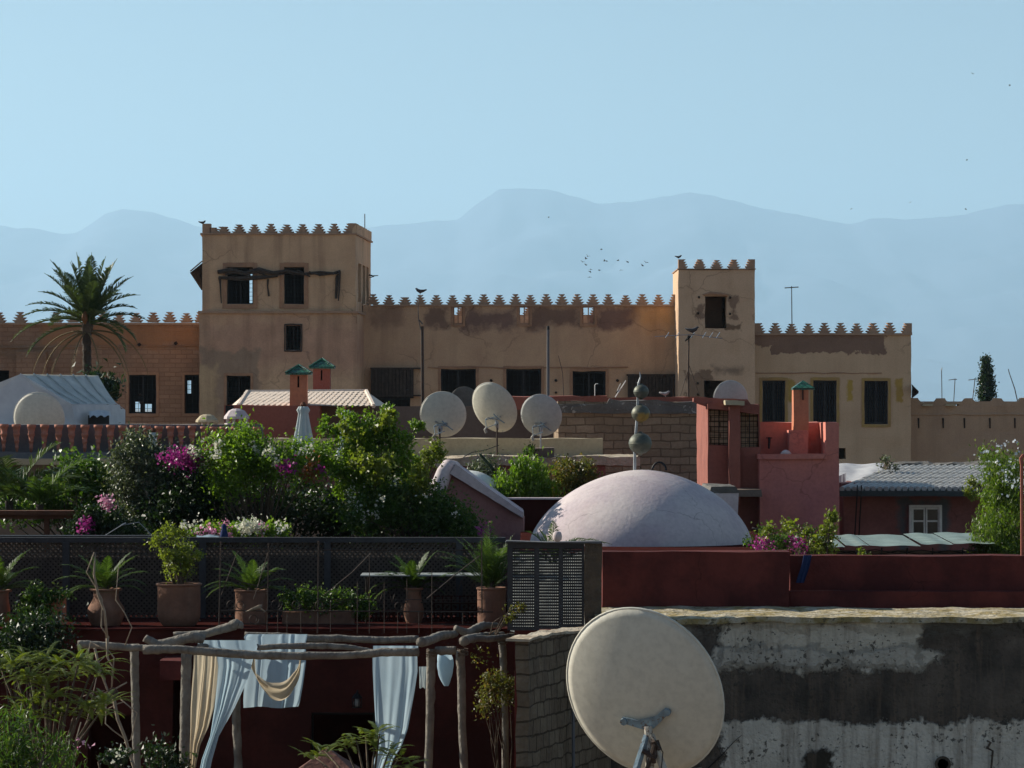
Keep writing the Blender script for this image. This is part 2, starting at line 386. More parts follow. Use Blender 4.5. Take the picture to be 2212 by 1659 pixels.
M['pergolawall'] = surf('deep_red_plaster', (.085, .023, .018), (.055, .016, .013), 1.6, streak=(3.0, .4, (.04, .013, .011)), bump=.3, contrast=(.42, .58), spec=.1)
M['pyramid'] = surf('brown_red_roof', (.17, .075, .055), (.11, .05, .04), 5, bump=.6)
M['gable'] = surf('dusty_pink_render', (.34, .18, .17), (.28, .14, .135), 1.6, streak=(2.0, .3, (.23, .12, .12)))
M['cream'] = surf('cream_parapet_plaster', (.50, .42, .28), (.42, .35, .235), 1.4, streak=(2.0, .3, (.30, .24, .16)), bump=.3)
M['cream_rough'] = surf('broken_cream_render', (.58, .50, .38), (.33, .25, .17), 3.5, bump=1.0)
M['greywall'] = surf('grey_brown_render', (.19, .145, .115), (.15, .11, .09), 1.6, streak=(2.0, .3, (.12, .09, .075)), bump=.35)
M['concrete'] = surf('grey_cement', (.16, .15, .135), (.105, .095, .085), 3, bump=.6, speck=(9, .62, (.4, .38, .34)))
M['blocks'] = surf('cement_block_wall', (.36, .265, .175), (.28, .20, .135), 2.0, bump=.9, brick=dict(w=.36, h=.15, ms=.011, mortar=(.5, .47, .45), wob=.07, c2=(.72, .70, .68)))
M['sidebricks'] = surf('worn_brick_side_wall', (.24, .185, .125), (.17, .13, .085), 3.0, bump=1.0, streak=(14, .5, (.12, .09, .07)),
    brick=dict(w=.20, h=.15, ms=.010, mortar=(.36, .33, .3), wob=.09, c2=(.75, .7, .68), side=1))
M['whitewash'] = surf('peeling_whitewash', (.165, .130, .10), (.055, .046, .038), 2.4, relief=1.6, rough=.95, bump=.8, fine=26, contrast=(.3, .66),
    patches=[(1290, 2300, 1290, 1350, 36, (.36, .33, .27), .22, .06), (1330, 1500, 1300, 1400, 36, (.26, .235, .19), .3, .05), (1548, 1990, 1338, 1446, 36, (.68, .60, .47), .24, .03), (1548, 2040, 1400, 1442, 36, (.60, .54, .44), .22, .03),
             (2010, 2300, 1340, 1368, 36, (.17, .15, .12), .2, .06), (1560, 2400, 1560, 2100, 36, (.80, .72, .59), .22, .02), (1740, 1800, 1626, 1700, 36, (.07, .055, .038), .2, .02)],
    speck=(17, .60, (.075, .064, .05)), streak=(11, .5, (.23, .165, .115), (.5, .66)))
M['lichen'] = surf('lichen_ledge', (.50, .44, .33), (.30, .23, .10), 5, bump=1.0, speck=(16, .58, (.09, .08, .05)), contrast=(.42, .58))
M['backing'] = surf('pale_brick_infill', (.80, .56, .36), (.66, .44, .27), 3, brick=dict(w=.3, h=.09, ms=.012, mortar=(.35, .3, .28)))
M['terracotta'] = surf('terracotta', (.25, .125, .078), (.17, .085, .055), 5, rough=.85, streak=(6, .3, (.34, .22, .15)), bump=.3)
M['redpot'] = surf('red_clay_baluster', (.47, .20, .135), (.36, .15, .10), 6, rough=.8, bump=.2)
M['bluegrey'] = surf('blue_grey_render', (.16, .165, .175), (.12, .12, .13), 2.5, streak=(3, .3, (.1, .09, .09)))
M['wood'] = surf('silvered_pole_wood', (.27, .245, .205), (.15, .13, .11), 5, streak=(16, .75, (.10, .085, .07)), bump=.8)
M['canvas'] = clothmat('white_tent_canvas', (.70, .72, .74), (.58, .60, .63), .3)
M['canvas_roof'] = clothmat('grey_tent_roof_canvas', (.60, .64, .62), (.44, .49, .49), .15)
M['blue_cloth'] = clothmat('pale_blue_cotton', (.52, .66, .74), (.44, .58, .67), .4)
M['cream_cloth'] = clothmat('cream_cotton', (.68, .58, .42), (.56, .47, .34), .45)
M['parasol'] = clothmat('pale_parasol_cloth', (.60, .66, .66), (.46, .53, .54), .3)
M['tarp'] = clothmat('white_tarpaulin', (.68, .68, .68), (.42, .42, .45), .2)
M['roof_tile'] = surf('grey_roof_tiles', (.58, .56, .52), (.40, .39, .37), 5, rough=.8, bump=.4)
M['gutter_underlay'] = surf('dark_gutter', (.05, .065, .065), (.07, .08, .078), 5)  # dark colour of the gutter and the roof plane under the tiles
M['pale_tiles'] = surf('pale_diamond_tiles', (.80, .66, .54), (.68, .56, .46), 6, bump=.3)
M['sheet'] = surf('pale_green_metal_sheet', (.24, .31, .28), (.15, .20, .18), 3, rough=.6, streak=(4, .4, (.18, .16, .12)), bump=.15)
M['whitepaint'] = surf('white_window_paint', (.80, .80, .74), (.68, .68, .64), 6, rough=.6)
M['glass'] = surf('dark_window_glass', (.03, .035, .04), rough=.12, spec=.6, bump=0)
M['lattice'] = surf('dark_painted_lattice', (.095, .078, .065), (.06, .05, .044), 5, bump=.2)
M['rail_wood'] = surf('slate_painted_rail', (.06, .06, .064), (.04, .04, .044), 5)
M['brownwood'] = surf('brown_stained_beam', (.16, .065, .035), (.10, .042, .025), 5, streak=(10, .4, (.05, .025, .02)))
M['brass'] = surf('tarnished_green_brass', (.15, .145, .11), (.09, .105, .09), 7, rough=.55, metal=.4, streak=(9, .5, (.06, .075, .06)), bump=.15, patches=[(1385, 1412, 893, 915, 46, (.42, .28, .08), .04, .02)])
M['bark'] = surf('brown_bark', (.13, .095, .065), (.08, .06, .045), 8, bump=1.0)
M['palebark'] = surf('pale_bare_branch', (.36, .29, .21), (.22, .17, .125), 8, bump=.6)
M['palmtrunk'] = surf('palm_trunk_bark', (.075, .055, .04), (.045, .035, .028), 5, bump=1.0)
M['bluesteel'] = surf('blue_grey_painted_steel', (.26, .36, .42), (.15, .20, .24), 14, rough=.5, metal=.2, speck=(40, .6, (.16, .09, .05)))
M['dirtysteel'] = surf('stained_pale_steel', (.50, .48, .42), (.30, .27, .22), 16, rough=.6, speck=(40, .56, (.14, .08, .05)))
M['black'] = surf('black_iron', (.018, .018, .02), rough=.6, bump=.1)
M['marble'] = surf('pale_table_top', (.34, .36, .35), (.28, .30, .30), 5, rough=.5, bump=.05)
M['bluetowel'] = clothmat('dark_blue_cloth', (.03, .05, .14), (.02, .035, .09), .1)
M['earth'] = surf('pale_earth', (.22, .16, .11), (.16, .115, .08), .02, bump=0)
M['bird'] = surf('dark_feathers', (.05, .05, .055), (.09, .09, .095), 6, bump=0)
M['pigeon'] = surf('grey_feathers', (.40, .39, .38), (.25, .25, .26), 9, bump=0)
M['g_bright'] = leafmat('bright_leaf', (.09, .175, .015), (.20, .31, .03), (.2, .27, .07))
M['g_mid'] = leafmat('mid_green_leaf', (.035, .075, .012), (.08, .145, .024), (.16, .20, .07))
M['g_vine'] = leafmat('hanging_vine_leaf', (.06, .115, .012), (.13, .19, .022), (.2, .24, .07))
M['g_dark'] = leafmat('dark_leaf', (.010, .024, .007), (.024, .048, .013), None, .3)  # leaf green lowered to near-black to stand in for deep shade
M['g_olive'] = leafmat('grey_olive_leaf', (.045, .062, .038), (.095, .115, .075), (.25, .26, .2), .25)
M['g_yellow'] = leafmat('yellow_green_leaf', (.15, .19, .03), (.22, .25, .045), None, .45)
M['g_brown'] = leafmat('dry_yellow_brown_leaf', (.16, .13, .03), (.11, .12, .03), (.25, .15, .05), .4)
M['g_palm'] = leafmat('palm_leaflet', (.05, .08, .03), (.095, .13, .05), None, .2, .5, .25)
M['g_palmbright'] = leafmat('young_palm_leaflet', (.045, .085, .018), (.09, .14, .032), None, .35, .5, .25)
M['g_dry'] = leafmat('dead_palm_leaflet', (.26, .18, .09), (.20, .14, .07), None, .1, .8)
M['f_white'] = leafmat('white_petals', (.88, .84, .74), (.80, .76, .64), None, .4, tint=(1, 1, 1))
M['f_magenta'] = leafmat('magenta_bracts', (.42, .035, .26), (.30, .03, .22), (.5, .1, .35), .45, tint=(1.3, 1, 1.2))
M['f_pink'] = leafmat('pink_petals', (.75, .22, .42), (.70, .40, .52), None, .4, tint=(1.1, 1, 1.1))
M['f_blue'] = leafmat('pale_blue_petals', (.60, .66, .80), (.70, .72, .78), None, .35, tint=(1, 1, 1))
M['f_orange'] = leafmat('orange_leaves', (.40, .13, .04), (.25, .12, .04), None, .4, tint=(1.2, .9, .6))
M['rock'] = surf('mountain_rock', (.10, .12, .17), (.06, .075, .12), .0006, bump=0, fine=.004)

# ------------------------------------------------------------------ ground, mountains, haze
g = MB(); g.add([(-30000, -3000, 0), (30000, -3000, 0), (30000, 60000, 0), (-30000, 60000, 0)], [(0, 1, 2, 3)])
struct(g.build('ground', M['earth'], loc=(0, 0, 0)))
RID = [(-700, 520), (-400, 470), (-200, 478), (0, 484), (40, 490), (62, 486), (90, 492), (135, 503), (162, 502), (190, 485), (230, 456), (265, 448), (330, 455), (380, 470), (430, 487), (520, 496), (620, 489), (700, 495), (800, 488), (900, 478),
       (990, 470), (1040, 430), (1080, 403), (1130, 404), (1180, 405), (1240, 420), (1290, 436), (1360, 432), (1430, 422), (1490, 412), (1540, 420), (1600, 432), (1650, 448), (1750, 465), (1830, 482), (1880, 468), (1950, 471), (2010, 467), (2080, 462), (2130, 448), (2180, 437), (2260, 434), (2420, 415), (2600, 450), (2900, 520)]
def mountains():
    from mathutils import noise
    D = 40000.0; nx, ny = 420, 90
    rx = [r[0] for r in RID]; rz = [r[1] for r in RID]; m = MB()
    for j in range(ny):
        v = j/(ny-1)
        y = D*(.62+.38*v) if v < .8 else D*(.62+.38*.8)+(v-.8)*D*.55
        for i in range(nx):
            px = -700+3600*i/(nx-1)
            h = (880-float(np.interp(px, rx, rz)))*D/F
            x = (px-1106)*D/F
            t = min(1, v/.8) if v <= .8 else 1-(v-.8)*3.2
            q = Vector((x*.0006, y*.0004, 0))
            rdg = 1-abs(noise.noise(q*1.3))*2
            z = h*(t**1.25)*(1-.16*(1-t)*rdg*2*(v < .8))+noise.fractal(q*4, .9, 2.1, 5)*(22 if abs(v-.8) < .012 else 130*t*(1-t*.75))
            m.v.append((x, y*(D*1.0/D)/(.62+.38*.8)*1.0, max(z, -5) if v > 0 else -20))
    for j in range(ny-1):
        for i in range(nx-1):
            a = j*nx+i; m.f.append((a, a+1, a+nx+1, a+nx))
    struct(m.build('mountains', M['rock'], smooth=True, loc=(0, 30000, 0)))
mountains()
hz = MB().box(-13000, 13000, -400, 52000, -1.2, 3300)
t = NT('haze_air'); pv = t.n('ShaderNodeVolumePrincipled'); pv.inputs['Color'].default_value = (.50, .76, .98, 1)
pv.inputs['Density'].default_value = 4.6e-5; pv.inputs['Anisotropy'].default_value = .25
t.t.links.new(pv.outputs[0], t.out.inputs['Volume'])
ho = hz.build('haze', t.m, loc=(0, 20000, -1.2)); ho['kind'] = 'stuff'

# ------------------------------------------------------------------ palace
def merlon_poly(w=.30, h=.43, steps=5, left=True, right=True):
    k = 10; rt = []
    for i in range(steps):
        wi = w*(.44+.56*i/(steps-1)); zt = h*(1-i/steps); zb = h*(1-(i+1)/steps)
        rt += [(wi, zt), (wi*.98, zt-h*.06), (wi-w*.38, zb+h*.015), (wi-w*.38, zb)]
    rt[-1] = (w*.86, 0)
    L = [(-x, z) for x, z in rt[::-1]] if left else [(-w, 0), (-w, h)]
    if not right: rt = [(w, h), (w, 0)]
    # ccw seen from -Y: go bottom-left -> bottom-right -> up
    return L[:1]+rt[::-1]+L[:0:-1]
MER = {}
def merlon(parent, px, py, d, w=15.2, h=21.5, t=.5, left=True, right=True, ang=0.0, broken=0):
    if left and right and not broken and random.random() < .05: broken = 1
    key = (w, h, t, left, right, ang, broken, round(d))
    name = 'merlon'
    if key not in MER:
        pl = merlon_poly(w*d/F, h*d/F, 4, left, right)
        if broken: pl = [p for p in pl if p[1] < h*d/F*.86]
        m = MB().prism(pl, 0, t)
        if ang: m.v = [(x*math.cos(ang)-y*math.sin(ang), x*math.sin(ang)+y*math.cos(ang), z) for x, y, z in m.v]
        me = bpy.data.meshes.new(name); me.from_pydata(m.v, [], m.f); me.update(); me.materials.append(M['merlon']); MER[key] = me
    o = bpy.data.objects.new(name, MER[key]); COL.objects.link(o); o.parent = parent
    p = W(px, py, d); o.location = p-Vector(OFF[parent.name]); OFF[o.name] = tuple(p)
    if left and right: o.scale = (random.uniform(.94, 1.05), 1, random.uniform(.90, 1.04)); o.rotation_euler = (0, random.uniform(-.025, .025), random.uniform(-.05, .05))
    return o
def window(parent, px0, px1, py0, py1, d, depth=.25, nv=5, nh=7, frame=.05, mat='grille', bar=.018, surround=None, sw=8, name='window', back=True):
    x0, x1, z0, z1 = X(px0, d), X(px1, d), Z(py1, d), Z(py0, d)
    m = MB(); y = d+depth
    m.box(x0, x0+frame, y, y+.08, z0, z1); m.box(x1-frame, x1, y, y+.08, z0, z1)
    m.box(x0+frame, x1-frame, y, y+.08, z1-frame, z1); m.box(x0+frame, x1-frame, y, y+.08, z0, z0+frame)
    xm = (x0+x1)/2
    m.box(xm-frame*.5, xm+frame*.5, y-.01, y+.07, z0+frame, z1-frame)
    o = m.build(name, M[mat], parent)
    b = MB()
    for i in range(1, nv):
        x = x0+(x1-x0)*i/nv; b.box(x-bar/2, x+bar/2, y+.02, y+.05, z0+frame, z1-frame)
    for i in range(1, nh):
        z = z0+(z1-z0)*i/nh; b.box(x0+frame, x1-frame, y+.045, y+.068, z-bar/2, z+bar/2)
    b.build('grille', M[mat], o)
    if surround:
        s_ = sw*d/F; f = MB()
        f.box(x0-s_, x0-.01, d-.035, d+.05, z0-s_, z1+s_); f.box(x1+.01, x1+s_, d-.035, d+.05, z0-s_, z1+s_)
        f.box(x0-.01, x1+.01, d-.035, d+.05, z1+.01, z1+s_*1.1); f.box(x0-.01, x1+.01, d-.045, d+.05, z0-s_*1.1, z0-.01)
        f2 = f.build('frame', M[surround], o); rough_edges(f2, .3, .02)
    return o
def cornice(parent, px0, px1, py, d, h=.09, out=.10, mat='merlon', name='cornice'):
    m = MB().box(X(px0, d), X(px1, d), d-out, d+.35, Z(py, d)-h, Z(py, d))
    o = m.build(name, M[mat], parent); rough_edges(o, .5, .012); return o

# --- big square tower
TD = 150
bt = thing('square_tower', 'large square ochre tower with stepped battlements and a broken timber awning', 'tower', (X(600, TD), TD+3, 0))
xa, xb = X(437, TD), X(768, TD); yb = 157.0; xr = X(800, yb)
ztop, zstr = Z(507, TD), Z(672, TD)
holes = [(490, 547, 577, 657), (613, 657, 577, 657)]
low = [(617, 650, 703, 756), (490, 541, 812, 900)]
def sidewall(mb, x0, y0, x1, y1, z0, z1, th, holes=()):
    """wall from (x0,y0) to (x1,y1); holes as (s0,s1,z0,z1) along its length"""
    L = math.hypot(x1-x0, y1-y0); ux, uy = (x1-x0)/L, (y1-y0)/L
    t_ = MB(); t_.wallw(0, L, z0, z1, 0, th, list(holes))
    mb.add([(x0+v[0]*ux-v[1]*uy*-1*-1, y0+v[0]*uy+v[1]*ux, v[2]) for v in t_.v], t_.f)
    return L
m = MB(); m.wallw(xa, xb, zstr, ztop, TD, .6, [(X(a, TD), X(b, TD), Z(f, TD), Z(e, TD)) for a, b, e, f in holes])
sidewall(m, xb, TD, xr, yb, zstr, ztop, .5, [(1.2, 2.6, Z(655, 153), Z(572, 153)), (3.3, 4.6, Z(655, 153), Z(572, 153)), (5.1, 6.3, Z(655, 153), Z(572, 153))])
m.wallw(xa-.35, xr, zstr, ztop, yb-.02, .5, [(X(534, yb), X(548, yb), Z(657, yb), Z(590, yb))])
# left side wall, runs back out of sight
sidewall(m, xa-.35, yb, xa, TD, zstr, ztop, .5, [(2.0, 4.4, Z(655, 153), Z(580, 153))])
u = m.build('upper_storey', M['tower'], bt); rough_edges(u, .8, .03)
m = MB(); xa2, xb2, xr2 = X(431, TD), X(771, TD), X(805, yb)
m.wallw(xa2, xb2, 0, zstr-.02, TD-.08, .7, [(X(a, TD), X(b, TD), Z(f, TD), Z(e, TD)) for a, b, e, f in low])
sidewall(m, xb2, TD-.08, xr2, yb, 0, zstr-.02, .6); m.wallw(xa2-.3, xr2, 0, zstr-.02, yb, .5, [])
sidewall(m, xa2-.3, yb, xa2, TD-.08, 0, zstr-.02, .6)
l_ = m.build('lower_storey', M['tower'], bt); rough_edges(l_, .9, .035)
m = MB(); m.footprint([(xa+.1, TD+.3), (xb-.1, TD+.3), (xr-.3, yb-.2), (xa-.2, yb-.2)], zstr-.25, zstr-.03); m.build('floor', M['inside'], bt)
m = MB(); m.footprint([(xa+.1, TD+.3), (xb-.1, TD+.3), (xr-.3, yb-.2), (xa-.2, yb-.2)], ztop-.35, ztop-.12); m.build('roof', M['tower'], bt)
m = MB(); m.footprint([(xa-.09, TD-.09), (xb+.06, TD-.09), (xr+.1, yb+.5), (xa-.45, yb+.5)], ztop-.0, ztop+.07); o = m.build('cornice', M['merlon'], bt); rough_edges(o, .6, .015)
m = MB(); m.footprint([(xa2-.05, TD-.2), (xb2+.06, TD-.2), (xr2+.12, yb+.3), (xa2-.4, yb+.3)], zstr-.1, zstr-.0); o = m.build('string_course', M['merlon'], bt); rough_edges(o, .6, .015)
tm = 506
for i, px in enumerate([481, 515, 549, 584, 618, 652, 687, 721]):
    merlon(bt, px, tm-1.5, TD+.02, broken=(1 if i == 0 else 0))
merlon(bt, 755, tm-1.5, TD+.02, right=False); merlon(bt, 446, tm-1.5, TD+.02, w=9, left=False, right=False)
merlon(bt, 463, tm-1.5, TD+.02, w=10, h=13, left=False)
Ls = math.hypot(xr-xb, yb-TD); an = math.atan2(yb-TD, xr-xb)
MS = None
m = MB()
t_ = MB(); t_.wallw(0, Ls+.3, 0, .43, 0, .35, [])
ux, uy = (xr-xb)/Ls, (yb-TD)/Ls
m.add([(xb+.03+v[0]*ux-v[1]*uy, TD+.02+v[0]*uy+v[1]*ux, ztop+.07+v[2]) for v in t_.v], t_.f); o = m.build('side_parapet', M['tower'], bt); rough_edges(o, .3, .02)
window(bt, 490, 547, 577, 657, TD, .3, 6, 9, .06, surround='surround', sw=9)
window(bt, 613, 657, 577, 657, TD, .3, 6, 9, .06, surround='surround', sw=9)
window(bt, 617, 650, 703, 756, TD-.08, .3, 4, 7, .05, surround='darkwood', sw=3)
window(bt, 490, 541, 812, 900, TD-.08, .25, 5, 8, .05, surround='surround', sw=6)
# pale lattice screen in the opening of the back wall
# fallen timber awning
m = MB(); rg = random.Random(4)
zz = [(470, 588), (500, 584), (530, 590), (560, 583), (590, 590), (620, 586), (655, 592), (690, 588), (720, 591), (736, 586)]
m.ptube(zz, TD-.12, [4.5, 5.5, 5, 6, 4, 4, 3.5, 3.5, 3, 3], 6, wob=.35)
m.ptube([(472, 600), (520, 603), (560, 600), (600, 596)], TD-.1, [3.5, 5, 4.5, 2.5], 6, wob=.3)
for k in range(16):
    px = 480+rg.random()*245; m.ptube([(px-rg.uniform(6, 20), rg.uniform(583, 597)), (px+rg.uniform(6, 20), rg.uniform(584, 598))], TD-.16, rg.uniform(1, 2.2), 5)
aw = m.build('awning', M['darkwood'], bt)
m = MB(); m.ptube([(475, 600), (476, 615), (478, 655)], TD-.1, [3.5, 2, 1.3], 5); m.build('bracket', M['darkwood'], aw)
m = MB(); m.ptube([(579, 603), (578, 618), (581, 640)], TD-.06, [2.5, 1.6, 2.2], 5); m.build('bracket', M['darkwood'], aw)
m = MB(); m.ptube([(734, 588), (733, 620), (731, 650)], TD-.25, [2.6, 2.2, 1.2], 5); m.ptube([(734, 590), (728, 598), (726, 645)], TD-.1, [2, 3.5, 3], 5); m.build('bracket', M['darkwood'], aw)
# hood on the left flank, twig on the right flank, rod on the roof
m = MB(); a0 = W(437, 566, 152); m.add([W(437, 567, 151), W(437, 567, 155), W(411, 588, 155), W(411, 588, 151)], [(0, 1, 2, 3)]); m.add([W(437, 563, 151), W(437, 563, 155), W(410, 584, 155), W(410, 584, 151)], [(3, 2, 1, 0)])
m.ptube([(412, 588), (437, 626)], 151.4, 2.2, 5); m.ptube([(418, 588), (437, 612)], 152.5, 2, 5)
for k in range(7): m.add([W(413+k*3.5, 588, 152-.1*k), W(417+k*3.5, 588, 152-.1*k), W(419+k*3.5, 597+k*4.2, 152-.1*k)], [(0, 1, 2)])
m.ptube([(411, 586), (437, 564)], 151, 1.5, 5); m.pprism([(412, 588), (437, 626), (437, 568)], 151.5, .05); m.pprism([(412, 588), (437, 618), (437, 568)], 154.0, .05); m.build('hood', M['darkwood'], bt)
m = MB(); m.ptube([(797, 594), (806, 596), (817, 595)], 156, [2, 1.4, .8], 5); m.ptube([(798, 600), (808, 597)], 156, .9, 4); m.build('broken_timber', M['darkwood'], bt)
m = MB(); m.box(X(484, TD), X(532, TD), TD+1.6, TD+1.7, zstr, ztop-.36); m.box(X(552, TD), X(665, TD), TD+1.6, TD+1.7, zstr, ztop-.36); m.build('opening_backing', M['inside'], bt)  # dark panels added behind the windows so the room looks unlit
m = MB(); m.ptube([(788, 500), (788, 462)], 156, 1.1, 6); m.build('rod', M['iron'], bt)
for i, (s0, s1) in enumerate([(1.2, 2.6), (3.3, 4.6), (5.1, 6.3)]):
    m = MB(); z0_, z1_ = Z(655, 153), Z(572, 153)
    for s_ in (s0+.05, (s0+s1)/2, s1-.05):
        p0 = (xb+ux*s_-uy*.2, TD+uy*s_+ux*.2); m.box(p0[0]-.04, p0[0]+.04, p0[1]-.05, p0[1]+.05, z0_, z1_)
    m.build('window', M['grille'], bt)

def pigeon(px, py, d, s=.16, label='', flip=1, mat='bird', name='perched_bird', tilt=0.0):
    m = MB(); p = W(px, py, d)
    def L(x, z, y=0): return p+Vector((x*s*flip, y*s, z*s))
    m.tube([L(-1.15, .95), L(-.6, .75), L(0, .6), L(.5, .85), L(.72, 1.12), L(.95, 1.1)], [s*.10, s*.22, s*.36, s*.27, s*.17, s*.04], 8)
    m.tube([L(.05, .3, .1), L(.08, 0, .1)], s*.04, 4); m.tube([L(.05, .3, -.1), L(.08, 0, -.1)], s*.04, 4)
    o = m.build(name, M[mat], smooth=True); return tag(o, label, 'bird')
pigeon(437.5, 486, TD+.2, .16, 'small dark bird perched on the left corner of the big square tower')

# --- left brick wing
LD = 153
lw = thing('brick_wing', 'long low red brick wing with stepped battlements left of the big tower behind the palm', 'building', (X(200, LD), LD+3, 0))
holes = [(278, 337, 810, 893), (399, 430, 810, 893), (-10, 20, 800, 850)]
m = MB(); m.wall(-260, 431, 699, 1700, LD, .6, holes); m.v = [(v[0], v[1], max(v[2], 0)) for v in m.v]
m.wallw(X(-260, LD+6.5), X(431, LD+6.5), 0, Z(745, LD)-.2, LD+6.5, .5, [(X(288, 160), X(306, 160), Z(893, 160), Z(866, 160)), (X(311, 160), X(330, 160), Z(893, 160), Z(864, 160)), (X(404, 160), X(415, 160), Z(850, 160), Z(818, 160))]); m.box(X(-260, LD), X(431, LD), LD+.6, LD+7, Z(745, LD)-.5, Z(745, LD)-.25)
# little windows in the back wall, sky seen through them
w_ = m.build('wall', M['left_wing'], lw); rough_edges(w_, 1.2, .03)
m = MB(); m.box(X(35, LD-.4), X(100, LD-.4), LD-.42, LD-.01, 0, Z(760, LD)); o = m.build('buttress', M['left_wing'], lw)
m = MB(); m.wallw(X(-260, LD+2), X(431, LD+2), 0, Z(745, LD)-.5, LD+2, .1, [(X(292, 155), X(304, 155), Z(893, 155), Z(868, 155)), (X(313, 155), X(328, 155), Z(893, 155), Z(872, 155)), (X(405, 155), X(413, 155), Z(850, 155), Z(822, 155))]); m.build('opening_backing', M['inside'], lw)  # near-black panel added to darken the windows, gaps left for the back openings
cornice(lw, -260, 431, 697, LD)
for px in [-118, -80, -42, -4]: merlon(lw, px, 697, LD)
for px in [42]: merlon(lw, px, 697, LD, w=15.5, h=23)
for px in [120, 157, 193, 220, 256, 292, 329, 365, 402]: merlon(lw, px, 696, LD)
merlon(lw, 429, 696, LD, w=10, right=False)
window(lw, 278, 337, 810, 893, LD, .25, 6, 8, .07, surround='surround', sw=6)
window(lw, 399, 430, 810, 893, LD, .25, 4, 8, .05, surround='surround', sw=5)
m = MB(); m.tube([W(-300, 752, LD-.03), W(40, 751, LD-.03), W(431, 747, LD-.03)], .035, 5); m.build('ledge', M['left_wing'], lw)
for px, py in [(86, 800), (85, 845), (305, 870), (380, 742), (301, 745), (302, 854), (480, 0)]:
    if py and px < 431:
        m = MB(); m.ptube([(px-2, py-3), (px+2, py+2)], LD-.02, 4, 6); m.build('putlog_hole', M['inside'], lw)

# --- central range
CD = 153
cr = thing('central_range', 'long brown plaster palace range with a row of stepped battlements between the two towers', 'building', (X(1130, CD), CD+4, 0))
holes = [(979, 1000, 662, 700), (1121, 1144, 662, 700), (1258, 1284, 662, 700),
         (803, 893, 797, 860), (812, 886, 855, 925), (952, 1028, 797, 900), (1093, 1169, 797, 900), (1237, 1308, 802, 900), (1357, 1468, 812, 870)]
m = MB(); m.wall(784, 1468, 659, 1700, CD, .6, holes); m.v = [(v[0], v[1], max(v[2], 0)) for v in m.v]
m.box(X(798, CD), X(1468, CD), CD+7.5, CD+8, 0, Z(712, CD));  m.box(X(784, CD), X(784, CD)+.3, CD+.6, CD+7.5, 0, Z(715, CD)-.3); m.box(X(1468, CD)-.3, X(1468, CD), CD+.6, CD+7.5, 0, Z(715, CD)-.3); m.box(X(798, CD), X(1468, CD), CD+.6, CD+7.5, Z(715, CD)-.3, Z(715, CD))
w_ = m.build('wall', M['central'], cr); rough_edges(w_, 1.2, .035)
m = MB(); m.box(X(798, CD), X(1464, CD), CD+1.5, CD+1.6, 0, Z(715, CD)-.32); m.build('opening_backing', M['inside'], cr)  # added panel, its near-black colour replaces shade in the openings
m = MB(); m.wall(798, 1468, 680, 720, CD+8.1, .4); o = m.build('rear_parapet', M['central'], cr)
for k in range(20): merlon(cr, 818+k*36.0, 680, CD+8.1, w=13, h=19)
cornice(cr, 806, 1466, 657.5, CD)
for k, px in enumerate([806, 840, 874, 908.5, 943, 977, 1010, 1044.5, 1079, 1113, 1146.5, 1180, 1213.5, 1248, 1281, 1314.5, 1352.5, 1387, 1423]):
    merlon(cr, px, 657.5, CD, w=14.2, h=21.5)
merlon(cr, 1456, 657.5, CD, w=11, right=False)
for a in [(979, 1000, 662, 700), (1121, 1144, 662, 700), (1258, 1284, 662, 700)]:
    o = window(cr, *a, CD, .1, 2, 2, .05, mat='surround', surround='surround', sw=5)
for a in [(952, 1028, 797, 900), (1093, 1169, 797, 900)]:
    o = window(cr, *a, CD, .12, 9, 8, .09, surround='surround', sw=6)
window(cr, 1237, 1308, 802, 900, CD, .2, 3, 7, .09, surround='surround', sw=6)
window(cr, 812, 886, 860, 925, CD, .15, 8, 6, .08)
# slatted box shutter projecting in front of the leftmost opening, and the one beside the small tower
m = MB()
for i in range(12): m.pbox(801+i*7.8, 807.5+i*7.8, 796, 858, CD-.30-.01*(i % 2), .03)
m.pbox(800, 912, 794, 797, CD-.33, .3); m.pbox(800, 912, 853, 856, CD-.33, .3)
o = m.build('shutter', M['darkwood'], cr)
m = MB()
for i in range(14): m.pbox(1356+i*7.6, 1362.5+i*7.6, 811, 858, CD-.28-.01*(i % 2), .03)
m.pbox(1354, 1463, 808, 812, CD-.3, .3); m.build('shutter', M['darkwood'], cr)
m = MB(); rg = random.Random(8); q = [(925+i*27, 794+rg.uniform(-1.5, 1.5)) for i in range(17)]
m.ptube(q, CD-.04, [rg.uniform(.9, 1.8) for _ in q], 5); o = m.build('ledge', M['surround'], cr)
for px in (1061, 1201, 1334):
    for py, s_ in ((822, 3.2), (848, 2.4)):
        m = MB(); m.ptube([(px-s_, py), (px+s_, py)], CD-.03, 1.5, 5); m.ptube([(px, py-s_), (px, py+s_)], CD-.03, 1.5, 5)
        m.ptube([(px-s_*.7, py-s_*.7), (px+s_*.7, py+s_*.7)], CD-.03, 1.3, 5)
        m.build('star_vent', M['inside'], cr)

